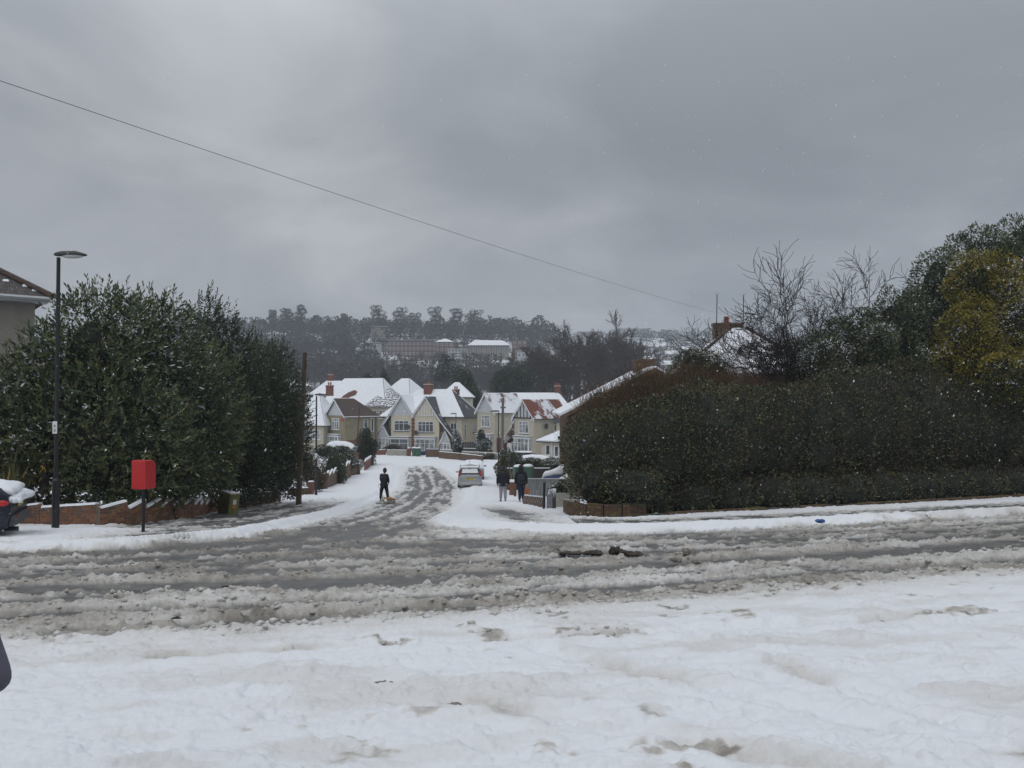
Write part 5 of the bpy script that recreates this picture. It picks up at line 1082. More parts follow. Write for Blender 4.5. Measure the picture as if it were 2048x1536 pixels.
hedge_box('hedge', 'low trimmed hedge on the pale curved wall at the bend', 940, 1002, 94, 908, .9, .5, 5000, .12)

# ------------------------------------------------------------------ bins
def bin_(label, px, d, pyt, m, w=.58, h=1.05, grp=None):
    g = GP(px, d); g.z = zat(pyt, d) - h; g.z = max(g.z, float(base(g.x, g.y))); t = empty('wheelie_bin', g, R(random.uniform(-20, 20)), label, 'bin', grp)
    b = MB(); b.box((-w / 2 + .05, -w / 2 + .05, .08), (w / 2 - .05, w / 2 - .05, .1)); b.add([(-w * .4, -w * .4, .08), (w * .4, -w * .4, .08), (w * .4, w * .4, .08), (-w * .4, w * .4, .08), (-w / 2, -w / 2, h), (w / 2, -w / 2, h), (w / 2, w / 2, h), (-w / 2, w / 2, h)], [(0, 1, 5, 4), (1, 2, 6, 5), (2, 3, 7, 6), (3, 0, 4, 7), (4, 5, 6, 7)]); b.build('bin_body', m, t)
    l = MB(); l.box((-w / 2 - .03, -w / 2 - .04, h + .003), (w / 2 + .03, w / 2 + .03, h + .07), .03); l = l.build('lid', m, t); s = MB(); s.ball((0, 0, h + .09), (w * .54, w * .54, .13), 12, 6); s.build('snow', SNOW, l)
    for sx in (-1, 1): q = MB(); q.tube([(sx * w * .4 - .03, w * .42, .1), (sx * w * .4 + .03, w * .42, .1)], .1, 10); q.build('wheel', BLACK, t)
    return t
bin_('green wheelie bin partly hidden by the hooded walker, thin snow on its lid', 1037, 47.5, 936, BINGREEN); bin_('green wheelie bin with a thick cap of snow beside the dark board fence', 1056, 47.5, 935, BINGREEN)
bin_('dark green bin at the twin gable house, next to the domed pillar', 829, 102.6, 903, BINGREEN, .7); bin_('dark green snow topped bin beside the blue car at the twin gable house', 837, 102.2, 902, BINGREEN, .65)

# ------------------------------------------------------------------ cars
PAINTS = {n: mat(n, c, .28, .03, 2, metal=mt, spec=.6) for n, c, mt in (('silver_paint', (.42, .43, .43), .5), ('dark_blue_paint', (.012, .016, .032), .2), ('blue_paint', (.03, .055, .14), .2), ('black_paint', (.015, .016, .018), .2), ('white_car_paint', (.6, .61, .62), 0), ('dark_red_paint', (.12, .01, .02), 0), ('grey_paint', (.2, .22, .24), .3))}
REDL = mat('red_lens', (.5, .02, .02), .25, .1); YPL = mat('yellow_plate', (.62, .46, .03), .5, .03); RIM = mat('alloy', (.3, .3, .3), .4, .1, metal=.6); TYRE = mat('tyre', (.015, .015, .015), .9)
PROF = {'mpv': [(0, .3, .80, .84, .93, .8), (.012, .24, .93, .99, .98, .86), (.05, .2, .98, 1.46, 1, .80), (.16, .2, .97, 1.60, 1, .80), (.45, .2, .95, 1.62, 1, .80), (.62, .2, .94, 1.5, 1, .78), (.80, .2, .92, 1.02, 1, .84), (.95, .22, .78, .82, .95, .84), (1, .3, .6, .62, .86, .74)],
        'saloon': [(0, .40, .66, .70, .90, .80), (.012, .30, .84, .90, .97, .88), (.04, .24, .93, 1.02, 1, .88), (.19, .2, .93, 1.06, 1, .86), (.33, .2, .92, 1.38, 1, .72), (.45, .2, .91, 1.43, 1, .72), (.58, .2, .90, 1.38, 1, .72), (.73, .2, .88, .95, 1, .84), (.94, .22, .72, .76, .95, .82), (1, .3, .55, .58, .86, .74)],
        'hatch': [(0, .3, .78, .84, .92, .8), (.015, .24, .9, .96, .98, .86), (.10, .2, .93, 1.38, 1, .76), (.28, .2, .92, 1.46, 1, .76), (.48, .2, .9, 1.46, 1, .76), (.62, .2, .88, 1.34, 1, .74), (.77, .2, .86, .94, 1, .84), (.95, .22, .70, .74, .94, .82), (1, .3, .52, .55, .86, .74)]}
def car(name, label, loc, yaw, paint, kind='mpv', L_=4.3, Wd=1.72, hs=1.0, cover=0, glass_snow=0, clear_rear=True, aerial=False, group=None, plate=True, sub=2, lights=True):
    t = empty(name, loc, yaw, label, 'car', group); pr = PROF[kind]; w = Wd / 2; fine_ = []
    for a, b in zip(pr, pr[1:]):
        for k in range(sub): fine_.append(tuple(a[i] + (b[i] - a[i]) * k / sub for i in range(6)))
    fine_.append(pr[-1]); V = []; n = 13
    for (x, zl, zb_, zt, wb, wt) in fine_:
        zl, zb_, zt = zl * hs, zb_ * hs, zt * hs; up = zt - zb_
        half = [(0, zl), (.88 * wb * w, zl), (.99 * wb * w, zl + .14), (wb * w, (zl + zb_) / 2), (.965 * wb * w, zb_), ((wt + (.05 if up > .2 else .06)) * w, zb_ + up * .86), (wt * w * .80, zt), ]
        ring = [(y, z) for y, z in half] + [(0, zt + .035 * min(1, up * 3 + .4))] + [(-y, z) for y, z in half[:0:-1]]
        n = len(ring); V += [(x * L_, y, z) for y, z in ring]
    bf, gf = [], []; m = len(fine_)
    for i in range(m - 1):
        a, b = fine_[i], fine_[i + 1]; ua, ub = (a[3] - a[2]), (b[3] - b[2]); steep = abs(b[3] - a[3]) / max(1e-6, (b[0] - a[0]) * L_)
        for j in range(n):
            f = (i * n + j, i * n + (j + 1) % n, (i + 1) * n + (j + 1) % n, (i + 1) * n + j); g_ = False
            if j in (4, n - 5) and ua > .2 and ub > .2: g_ = True
            if j in (5, 6, n - 7, n - 6) and steep > .30 and (ua + ub) > .25: g_ = True
            (gf if g_ else bf).append(f)
    bf += [tuple(range(n))[::-1], tuple(range((m - 1) * n, m * n))]
    bd = np_or = MB().add(V, bf).build('body', PAINTS[paint], t, smooth=True)
    gl = MB().add(V, gf).build('glass', CARGLASS, t)
    for xx in (.18, .80):
        for s in (-1, 1):
            q = MB(); q.tube([(xx * L_, s * (w - .2), .31), (xx * L_, s * (w + .005), .31)], .31, 16); wh = q.build('wheel', TYRE, t); q = MB(); q.tube([(xx * L_, s * (w + .006), .31), (xx * L_, s * (w + .015), .31)], .2, 12); q.build('rim', RIM, wh)
    for s in (-1, 1):
        q = MB(); zz_ = .80 * hs if kind != 'mpv' else .95; h_ = .38 if kind == 'mpv' else .17; (q.cbox if lights else (lambda *a: q.cbox((.12, s * .7, .5), (.01, .01, .01))))((.03 + .02 * (kind == 'mpv'), s * w * .86, zz_ + h_ / 2 - .05), (.13, .22 if kind != 'mpv' else .13, h_)); q.build('tail_light', REDL, t)
        q = MB(); q.cbox((L_ * .975, s * w * .68, .62 * hs), (.1, .3, .14)); q.build('headlight', LENS, t); q = MB(); q.ball((L_ * .63, s * (w + .1), .98 * hs), (.07, .11, .08), 8, 5); q.build('wing_mirror', PAINTS[paint], t)
    q = MB(); q.cbox((-.015, 0, .42 * hs), (.09, Wd * .86, .20)); q.build('bumper', PAINTS[paint] if kind == 'mpv' else DARKGREY, t)
    if plate:
        q = MB(); q.cbox((-.03, 0, .70 * hs), (.02, .52, .12)); p_ = q.build('number_plate', YPL, t); q = MB()
        for k in range(7):
            if k != 4: q.cbox((-.042, .2 - k * .066, .70 * hs), (.003, .035, .075))
        q.build('plate_characters', BLACK, p_)
    if kind == 'mpv': q = MB(); q.tube([(-.005, -.25, 1.06), (-.005, .25, 1.08)], .012, 5); q.build('wiper', BLACK, t); q = MB(); q.cbox((-.045, 0, .36), (.02, Wd * .8, .04)); q.build('reflector_strip', DARKGREY, t)
    if aerial: q = MB(); q.tube([(L_ * .3, 0, 1.6), (L_ * .24, 0, 2.1)], .012, 5); q.build('aerial', BLACK, t)
    if cover:
        r_ = np.random.default_rng(int(abs(loc[0] * 100)) + 1); i0, i1 = 2, m - 2; js = list(range(4, n - 3)); base_, top_ = [], []
        for i in range(i0, i1 + 1):
            for j in js:
                v = Vector(V[i * n + j]); cz = Vector((v.x, 0, v.z - .5)); nn_ = Vector((0, v.y, .55)).normalized(); hh = cover * (1 + .35 * (vn(v.x * 2.2, v.y * 2.2, 3) - .5)) * (.35 if j in (js[0], js[-1]) else 1); base_.append(tuple(v + nn_ * .006)); top_.append(tuple(v + nn_ * hh + Vector((0, 0, hh * .3))))
        k = len(js); c_ = i1 - i0 + 1; fs = []
        for i in range(c_ - 1):
            for j in range(k - 1): a = i * k + j; fs.append((a, a + 1, a + k + 1, a + k)); o_ = c_ * k; fs.append((o_ + a + k, o_ + a + k + 1, o_ + a + 1, o_ + a))
        o_ = c_ * k
        for i in range(c_ - 1): a = i * k; fs.append((a, a + k, o_ + a + k, o_ + a)); a += k - 1; fs.append((a + k, a, o_ + a, o_ + a + k))
        for j in range(k - 1): fs.append((j + 1, j, o_ + j, o_ + j + 1)); a = (c_ - 1) * k + j; fs.append((a, a + 1, o_ + a + 1, o_ + a))
        s_ = MB().add(base_ + top_, fs).build('snow', SNOW, t, smooth=True)
    return t
def at(px, d, dz=.0): return GP(px, d, dz)
g = at(940, 57); car('parked_car', 'silver people carrier seen from behind with yellow plate, parked in the snow', g, R(93), 'silver_paint', 'mpv', 4.3, 1.75, 1.0, 0, aerial=True)
t = bpy.data.objects['parked_car']
m = MB(); V_ = [(.12, -.62, 1.47), (.12, .62, 1.47), (2.4, .62, 1.645), (2.4, -.62, 1.645)]; m.slab([(a, b, c + .03) for a, b, c in V_][::-1] if False else [(V_[0][0], V_[0][1], V_[0][2] + .07), (V_[3][0], V_[3][1], V_[3][2] + .07), (V_[2][0], V_[2][1], V_[2][2] + .07), (V_[1][0], V_[1][1], V_[1][2] + .07)], .05); m.build('roof_snow', SNOW, t)
m = MB(); m.slab([(.055, .60, 1.12), (.055, -.60, 1.12), (.20, -.52, 1.44), (.20, .52, 1.44)], .02); q = m.build('window_snow', SNOW, t)
car('parked_car', 'grey car parked in front of the silver people carrier, only one flank showing', at(946.5, 64), R(92), 'grey_paint', 'hatch', 4.2, 1.75, 1.0, .06, lights=False)
e = GP(30, 15.4, .0); ca = Vector((-9.97, 16.0)); yaw = R(202)
t = car('saloon_car', 'dark blue saloon cut off by the photo edge, snow on its boot', (ca.x, ca.y, G(ca.x - 1, ca.y) - .02), yaw, 'dark_blue_paint', 'saloon', 4.6, 1.8, 1.06, 0, plate=True, sub=4, lights=False)
# lying snow on the saloon: boot lid, roof, rear corner
def blob_snow(root, c, r, name='snow', seed=0):
    m = MB(); m.ball(c, r, 16, 9, .07, seed); o = m.build(name, SNOW, root, smooth=True); return o

def snow_patch(root, x0, x1, y0, y1, z0, z1, th, n=18, seed=0):
    # settled snow lying on a panel between x0..x1, sloping z0 -> z1, with a ragged edge
    vs, fs = [], []
    for lay in (0, 1):
        for i in range(n + 1):
            for j in range(n + 1):
                a, b = i / n, j / n; e_ = min(1, 4.5 * min(a, 1 - a) + .1, ) * min(1, 4.5 * min(b, 1 - b) + .1); e_ = math.sqrt(e_); ns = float(fbm(a * 4 + seed, b * 5, 7, 3)); jx = (float(vn(b * 7, seed)) - .5) * .10 * (1 if i in (0, n) else 0); jy = (float(vn(a * 7, seed + 5)) - .5) * .10 * (1 if j in (0, n) else 0)
                vs.append((x0 + (x1 - x0) * a + jx, y0 + (y1 - y0) * b + jy, z0 + (z1 - z0) * a + (th * (.55 + .9 * ns) * e_ if lay else -.05)))
    m_ = (n + 1) ** 2
    for i in range(n):
        for j in range(n): a = i * (n + 1) + j; fs.append((m_ + a, m_ + a + n + 1, m_ + a + n + 2, m_ + a + 1)); fs.append((a, a + 1, a + n + 2, a + n + 1))
    for k in range(n):
        for a, b in ((k, k + 1), (n * (n + 1) + k + 1, n * (n + 1) + k), ((k + 1) * (n + 1), k * (n + 1)), (k * (n + 1) + n, (k + 1) * (n + 1) + n)): fs.append((a, m_ + a, m_ + b, b))
    return MB().add(vs, fs).build('snow', SNOW, root, smooth=True)
snow_patch(t, .0, 1.0, -.74, .74, 1.0, 1.08, .12, seed=1); snow_patch(t, .85, 1.6, -.62, .62, 1.10, 1.45, .16, seed=2); snow_patch(t, 1.45, 3.0, -.62, .62, 1.50, 1.52, .15, seed=3); snow_patch(t, -.13, .10, -.80, .80, .84, .86, .09, seed=4); snow_patch(t, 3.3, 4.5, -.75, .75, 1.0, .85, .12, seed=5)
for s in (-1, 1): m = MB(); m.ball((.15, s * .80, .80), (.13, .10, .09), 12, 8); m.build('rear_lamp', REDL, t, smooth=True)
for s in (-1, 1): m = MB(); m.cbox((-.045, s * .6, .52), (.03, .22, .05)); m.build('reflector', REDL, t)
m = MB(); m.tube([(-.09, .55, .27), (.15, .55, .27)], .045, 10); m.build('exhaust_pipe', BLACK, t)
car('parked_car', 'blue car under a thick blanket of snow beside the hedge, behind the board fence', (X(1084, 50) + 4.0, 50, zat(925, 50) - 1.62), R(172), 'blue_paint', 'hatch', 4.0, 1.75, 1.05, .17)
car('parked_car', 'car buried in white snow directly behind the weathered board fence', (X(1083, 46.5) + 3.9, 46.5, zat(946, 46.5) - 1.6), R(176), 'white_car_paint', 'hatch', 3.9, 1.7, 1.0, .16)
car('parked_car', 'black estate car with clear side windows behind the low box hedge', (X(1005, 70), 70, zat(904, 70) - 1.62), R(-12), 'black_paint', 'mpv', 4.6, 1.8, 1.0, 0)
m = MB(); m.box((.35, -.6, 1.64), (2.6, .6, 1.71), .08); m.build('roof_snow', SNOW, bpy.data.objects['parked_car.004'])
car('parked_car', 'car showing only its smooth snow capped roof above the low box hedge', (X(1036, 63), 63, zat(911, 63) - 1.6), R(-8), 'white_car_paint', 'hatch', 3.9, 1.7, 1.0, .15)
car('parked_car', 'snow covered car on the drive of the olive house behind a brick pillar', (X(657, 88), 88, zat(883, 88) - 1.62), R(-14), 'grey_paint', 'hatch', 3.9, 1.7, 1.0, .16)
car('parked_car', 'dark blue car with frosted windscreen parked behind the brown wall of the twin gable house', (X(842, 104.5), 104.5, zat(897, 104) - 1.35), R(-16), 'blue_paint', 'saloon', 4.2, 1.7, 1.0, 0)
car('parked_car', 'dark red car half hidden by snow and bushes behind the wood pole', (X(604, 53) - 3.8, 53, zat(915, 53) - 1.5), R(8), 'dark_red_paint', 'hatch', 3.8, 1.7, 1.0, .15)
t = empty('brick_pier', GP(674, 80), 0, 'brown brick pier in front of the snow covered car at the olive house', 'pier'); z0 = t.location.z; m = MB(); m.box((-.3, -.25, -.2), (.3, .25, zat(896, 80) - z0)); m.build('pier_body', BROWNBRICK, t); m = MB(); m.box((.31, -.1, -.2), (2.2, .1, zat(905, 80) - z0)); m.build('wall_body', REDBRICK, t)

# ------------------------------------------------------------------ garden shrubs and small trees
def sh(name, label, bl, n, L, mats, pr, sn, px, d, cat='bush', **kw): return leafy(name, label, [BL(*b) for b in bl], n, L, L * .5, mats, pr, sn, px, d, cat, **kw)
GRN = [leaf('bush_leaf', (.05, .075, .035)), leaf('bush_leaf_pale', (.085, .11, .05)), leaf('bush_leaf_dark', (.02, .032, .018))]
sh('round_bush', 'rounded grey green bush above the snow ridged yellowish wall', [(667, 935, 60, .88, .8, 1.15), (664, 955, 60, .9, .8, .8)], 9000, .09, GRN, [.4, .35, .25], .03, 667, 60, bump=.08)
BRN = [leaf('rust_leaf', (.09, .05, .02)), leaf('rust_leaf_dark', (.04, .028, .016)), leaf('olive_leaf', (.06, .05, .02))]
sh('brown_bush', 'rusty brown bush between the street lamp and the brick pillar', [(625, 950, 50, .8, .7, 1.0), (615, 925, 52, .6, .6, 1.0), (633, 965, 49, .6, .6, .7)], 7000, .08, BRN, [.4, .3, .3], .03, 625, 50, bump=.25)
sh('dark_bush', 'dark glossy bush behind the round green bush', [(695, 922, 68, .8, .8, .9), (685, 905, 70, .8, .7, .6), (648, 905, 68, 1.0, .7, .6)], 7000, .1, L_DARK, [.6, .3, .1], .15, 695, 68, bump=.25)
sh('tall_conifer', 'tall dark conifer shrub with drooping sprays in front of the olive house', [(728, 905, 84, 1.15, .9, 1.8), (732, 875, 84, .7, .7, 1.1), (726, 930, 83, 1.0, .8, 1.0), (745, 895, 84, .6, .6, .9)], 13000, .12, [L_DARK[0], L_DARK[1], BRN[1]], [.5, .3, .2], .06, 728, 84, bump=.35)
sh('low_shrub', 'low straggly shrub at the foot of the bay of the twin gable house', [(790, 897, 108, 1.0, .5, .45), (775, 899, 108, .7, .5, .4)], 2500, .12, BRN, [.3, .4, .3], .1, 790, 108)
sh('snowy_conifer', 'dark conifer with heavy snow clumps beside the palm tree', [(916, 893, 101, .62, .6, 1.5), (913, 878, 101, .45, .5, 1.0)], 6000, .13, L_DARK, [.5, .4, .1], .75, 916, 101, bump=.25)
sh('snowy_conifer', 'broad snowy conifer in front of the bay of the beige house', [(967, 892, 99, .95, .8, 1.1), (963, 878, 99, .55, .5, 1.1)], 7000, .13, L_DARK, [.5, .4, .1], .75, 967, 99, bump=.3)
sh('spreading_shrub', 'leafy shrub mixed with twigs at the foot of the grey telegraph pole', [(1014, 928, 56, .6, .6, .9), (1030, 925, 55, .6, .5, .7), (1012, 912, 57, .4, .4, .6)], 7000, .08, [GRN[0], GRN[2], BRN[2]], [.4, .3, .3], .22, 1018, 56, bump=.3)
sh('wall_shrub', 'dark leafed shrub with snow on top of the concrete panel wall', [(1122, 975, 31.6, .32, .3, .25)], 900, .09, L_DARK, [.5, .4, .1], .5, 1122, 31.6, corek=.4)
sh('snow_bush', 'small leafless bush smothered in snow behind the yellowish wall', [(715, 930, 72, .5, .4, .5)], 2500, .09, [SNOW, TWIG, TWIG], [.45, .35, .2], .5, 715, 72, corek=.3)
sh('snow_bush', 'low snow loaded bush between the two snow ridged walls on the drive side', [(660, 902, 76, 1.3, .6, .35)], 3000, .12, L_DARK, [.5, .4, .1], .9, 660, 76)
# palm
t = strap_plant(GP(903, 102, 1.25), 70, 1.35, .06, YUC, [.6, .35, .05], 'palm_tree', 'cabbage palm with drooping leaves before the right hand porch', 5); m = MB(); m.tube([(0, 0, -1.6), (.05, 0, .4)], [.13, .1], 8); m.build('trunk', BARK, t)
t = strap_plant(GP(1023, 50, 1.75), 60, .62, .035, [YUC[0], GRN[0], YUC[2]], [.5, .45, .05], 'yucca', 'small palm like shrub with forked pale stem between the walkers', 6); m = MB(); m.tube([(0, 0, -1.75), (.0, 0, -.8), (-.2, 0, .1)], [.05, .045, .035], 6); m.tube([(0, 0, -.8), (.2, 0, .15)], [.04, .03], 6); m.build('trunk', mat('pale_bark', (.17, .13, .09)), t)

# ------------------------------------------------------------------ sledge and people
SKIN = mat('skin', (.42, .24, .17), .6, .08); HAIRD = mat('dark_hair', (.03, .02, .016), .8, .2)
def skin_mesh(name, pts, edges, rad, m, parent, root=0, lv=2):
    me = bpy.data.meshes.new(name); me.from_pydata(pts, edges, []); me.materials.append(m); o = bpy.data.objects.new(name, me); COL.objects.link(o); o.parent = parent
    md = o.modifiers.new('s', 'SKIN'); md.use_smooth_shade = True; sv_ = me.skin_vertices[0].data
    for i, r in enumerate(rad): sv_[i].radius = (r, r) if isinstance(r, (int, float)) else r
    sv_[root].use_root = True; s = o.modifiers.new('u', 'SUBSURF'); s.levels = lv; s.render_levels = lv; return o
def person(label, loc, yaw, H=1.75, jacket=None, trouser=None, shoe=None, hat=None, pose=None, collar=None, hood=False, bulk=1.0, gl=None, slv=.06):
    t = empty('person', loc, yaw, label, 'person'); s = H / 1.75; p = dict(la=(-.30, .02, 1.02, -.34, -.06, .78), ra=(.30, .02, 1.02, .34, -.06, .78), lf=(-.12, .10), rf=(.12, -.08), lk=.0, rk=.0, head=(0, 0))
    p.update(pose or {}); S3 = lambda x, y, z: (x * s, y * s, z * s)
    la, ra = p['la'], p['ra']; lf, rf = p['lf'], p['rf']
    hip, ch_, nk = (0, 0, .95), (0, -.02, 1.32), (0, -.01, 1.50)
    lkn = (lf[0] * .9, lf[1] * .5 + p['lk'], .50); rkn = (rf[0] * .9, rf[1] * .5 + p['rk'], .50)
    J = [hip, (0, 0, 1.12), ch_, nk, (p['head'][0] * .5, p['head'][1] * .5, 1.58), (p['head'][0], p['head'][1], 1.66),
         (-.19, 0, 1.42), la[:3], la[3:], (.19, 0, 1.42), ra[:3], ra[3:], (-.10, 0, .90), lkn, (lf[0], lf[1], .09), (.10, 0, .90), rkn, (rf[0], rf[1], .09), (lf[0], lf[1] + .15, .045), (rf[0], rf[1] + .15, .045), (p['head'][0], p['head'][1], 1.70)]
    E = [(0, 1), (1, 2), (2, 3), (3, 4), (4, 5), (5, 20), (2, 6), (6, 7), (7, 8), (2, 9), (9, 10), (10, 11), (0, 12), (12, 13), (13, 14), (0, 15), (15, 16), (16, 17), (14, 18), (17, 19)]
    Rr = [.09, .07, .06, .045, .055, .085, .05, .035, .028, .05, .035, .028, .085, .055, .038, .085, .055, .038, .032, .032, .07]
    # five fingers on each hand, rooted in the palm
    for side_, wi, el in ((-1, 8, 7), (1, 11, 10)):
        w = Vector(J[wi]); d = (w - Vector(J[el])).normalized(); palm = w + d * .06; J.append(tuple(palm)); Rr.append(.026); E.append((wi, len(J) - 1)); pi_ = len(J) - 1
        for k, (o_, ln) in enumerate(((-.03, .07), (-.01, .08), (.01, .075), (.03, .06))):
            a_ = palm + Vector((0, o_, 0)) + d * .03; b_ = a_ + d * ln * .55 + Vector((-side_ * .006, 0, 0)); c_ = b_ + d * ln * .35 + Vector((-side_ * .018, 0, 0)); J += [tuple(a_), tuple(b_), tuple(c_)]; Rr += [.010, .009, .008]; q = len(J) - 3; E += [(pi_, q), (q, q + 1), (q + 1, q + 2)]
        a_ = palm + Vector((0, .035, 0)) - d * .02; b_ = a_ + d * .03 + Vector((0, .025, 0)); J += [tuple(a_), tuple(b_)]; Rr += [.011, .009]; q = len(J) - 2; E += [(pi_, q), (q, q + 1)]
    skin_mesh('body', [S3(*j) for j in J], E, [r * s for r in Rr], gl or SKIN if False else SKIN, t, 0, 1)
    # face
    hx, hy = p['head']; f = MB(); f.ball(S3(hx, hy + .105, 1.665), (.014 * s, .02 * s, .024 * s), 8, 5); f.build('nose', SKIN, t)
    for e_ in (-1, 1): f = MB(); f.ball(S3(hx + e_ * .033, hy + .088, 1.69), .012 * s, 8, 5); f.build('eye', BLACK, t); f = MB(); f.ball(S3(hx + e_ * .09, hy + .0, 1.67), (.012 * s, .025 * s, .035 * s), 8, 5); f.build('ear', SKIN, t)
    f = MB(); f.ball(S3(hx, hy + .092, 1.62), (.028 * s, .01 * s, .008 * s), 8, 4); f.build('mouth', mat('lips', (.3, .12, .1)), t)
    # coat: torso and sleeves; trousers
    k = bulk; pts = [(0, 0, .84), (0, 0, 1.02), (0, -.02, 1.30), (0, -.02, 1.50), (-.20, 0, 1.41), la[:3], tuple(Vector(la[3:]).lerp(Vector(la[:3]), slv)), (.20, 0, 1.41), ra[:3], tuple(Vector(ra[3:]).lerp(Vector(ra[:3]), slv))]
    skin_mesh('jacket', [S3(*j) for j in pts], [(0, 1), (1, 2), (2, 3), (2, 4), (4, 5), (5, 6), (2, 7), (7, 8), (8, 9)], [(.19 * k * s, .15 * k * s), (.19 * k * s, .15 * k * s), (.20 * k * s, .15 * k * s), .075 * s, .095 * k * s, .068 * k * s, .05 * s, .095 * k * s, .068 * k * s, .05 * s], jacket, t, 1)
    pts = [(0, 0, .94), (-.10, 0, .86), lkn, (lf[0], lf[1], .12), (.10, 0, .86), rkn, (rf[0], rf[1], .12)]
    skin_mesh('trousers', [S3(*j) for j in pts], [(0, 1), (1, 2), (2, 3), (0, 4), (4, 5), (5, 6)], [.15 * s, .125 * s, .092 * s, .065 * s, .125 * s, .092 * s, .065 * s], trouser, t, 0)
    for fx, fy in (lf, rf):
        f = MB(); f.ball(S3(fx, fy + .07, .05), (.066 * s, .165 * s, .065 * s), 10, 6); f.build('shoe', shoe, t, smooth=True)
    f = MB(); f.ball(S3(hx, hy - .03, 1.675), (.108 * s, .105 * s, .145 * s), 12, 8)
    if hood: f = MB(); f.ball(S3(hx, hy - .03, 1.665), (.135 * s, .14 * s, .17 * s), 12, 8); f.ball(S3(0, -.07, 1.50), (.15 * s, .11 * s, .09 * s), 10, 6)
    f.build('hood' if hood else 'hat' if hat else 'hair', hat or jacket if hood or hat else HAIRD, t, smooth=True)
    return t
NAVY = mat('navy_cloth', (.010, .012, .022), .85, .2); BLK = mat('black_cloth', (.008, .009, .014), .85, .2); GREYT = mat('grey_jersey', (.30, .285, .31), .9, .08); DNM = mat('dark_denim', (.012, .018, .045), .9, .2); TEAL = mat('pale_trainer', (.30, .42, .40), .6); GREYS = mat('grey_trainer', (.28, .28, .29), .6)
g = at(769, 42.0, .03); person('person in dark clothes turned away, towing a wooden sledge up the slushy street', g, R(-25), 1.74, NAVY, BLK, TEAL, HAIRD, dict(lf=(-.20, -.05), rf=(.17, .12), la=(-.26, .04, 1.14, -.13, .20, 1.0), ra=(.25, .03, 1.13, .14, .22, 1.0), head=(.04, .03)))
g = at(1006, 39.5, .02); person('walker in a black padded jacket and light grey joggers, nearer the road', g, R(4), 1.76, BLK, GREYT, BLK, HAIRD, dict(lf=(-.11, .05), rf=(.12, -.05), la=(-.265, -.01, 1.14, -.275, .03, .86), ra=(.265, -.01, 1.14, .275, .03, .86)), bulk=1.22)
g2 = at(1042, 39.5, .02); person('hooded walker in black coat and dark jeans with a backpack and bags', g2, R(-4), 1.80, BLK, DNM, GREYS, BLK, dict(lf=(-.06, -.16), rf=(.08, .22), la=(-.26, .0, 1.14, -.27, .02, .86), ra=(.26, .0, 1.14, .28, -.02, .86)), hood=True, bulk=1.16)
t = empty('backpack', (g2.x, g2.y - .24, g2.z + 1.08), R(-4), 'dark backpack on the back of the hooded walker', 'backpack'); m = MB(); m.ball((0, 0, .12), (.19, .12, .27), 12, 8); m.build('pack', mat('pack_cloth', (.018, .018, .024), .8), t, smooth=True); m = MB(); m.ball((0, -.08, .03), (.13, .07, .12), 10, 6); m.build('pocket', BLK, t, smooth=True)
for s in (-1, 1): m = MB(); m.tube([(s * .1, .02, .36), (s * .12, .14, .42), (s * .13, .25, .38)], .018, 6); m.build('strap', BLK, t)
ORG = mat('orange_plastic', (.34, .10, .03), .6, .2)
for nm, dx, w, lb_ in (('carrier_bag', .30, .26, 'orange carrier bag hanging from the right hand of the hooded walker'), ('carrier_bag', -.30, .16, 'small brown bag in the left hand of the hooded walker')):
    t = empty(nm, (g2.x + dx, g2.y, g2.z + .30), 0, lb_, 'bag'); m = MB(); m.add([(-w * .35, -.05, 0), (w * .35, -.05, 0), (w * .35, .05, 0), (-w * .35, .05, 0), (-w / 2, -.06, .25), (w / 2, -.06, .25), (w / 2, .06, .25), (-w / 2, .06, .25), (-w * .3, -.02, .42), (w * .3, -.02, .42), (w * .3, .02, .42), (-w * .3, .02, .42)], [(3, 2, 1, 0), (0, 1, 5, 4), (1, 2, 6, 5), (2, 3, 7, 6), (3, 0, 4, 7), (4, 5, 9, 8), (5, 6, 10, 9), (6, 7, 11, 10), (7, 4, 8, 11), (8, 9, 10, 11)]); m.build('bag_body', ORG if dx > 0 else BROWNBRICK, t)
    m = MB(); m.tube([(-w * .28, 0, .42), (0, 0, .56), (w * .28, 0, .42)], .01, 5); m.build('handle', ORG if dx > 0 else BROWNBRICK, t)
SLW = mat('sledge_wood', (.30, .15, .05), .6, .3, 5, stretch=(1, 6, 6)); g = at(779, 41.2, .04)
t = empty('sledge', g, R(25), 'wooden sledge lying in the slush at the feet of the person towing it', 'sledge')
for s in (-1, 1): m = MB(); m.tube([(s * .2, -.45, .03), (s * .2, .4, .03), (s * .2, .55, .16), (s * .2, .5, .27)], .02, 6); m.build('runner', SLW, t)
for k in range(5): m = MB(); m.box((-.19 + k * .082, -.42, .20), (-.125 + k * .082, .42, .225)); m.build('slat', SLW, t)
for y in (-.3, .3): m = MB(); m.box((-.22, y - .03, .165), (.22, y + .03, .198)); m.box((-.21, y - .02, .04), (-.18, y + .02, .164)); m.box((.18, y - .02, .04), (.21, y + .02, .164)); m.build('cross_bar', SLW, t)
m = MB(); m.tube([(-.1, .5, .2), (-.3, .65, .5), (-.38, .75, .9)], .008, 5); m.build('rope', DARKGREY, t)
# bystander almost wholly outside the photo
gx = X(8, 2.15); g = Vector((gx - .452, 2.15, G(gx - .4, 2.15) + .02)); person('bystander at the photo edge of whom only a grey sleeve shows', g, 0, 1.75, mat('grey_coat', (.10, .10, .13), .9, .25), DNM, BLK, BLK, dict(ra=(.30, .0, 1.18, .385, .0, .98), rf=(.10, .02)), bulk=1.0, slv=-.75)

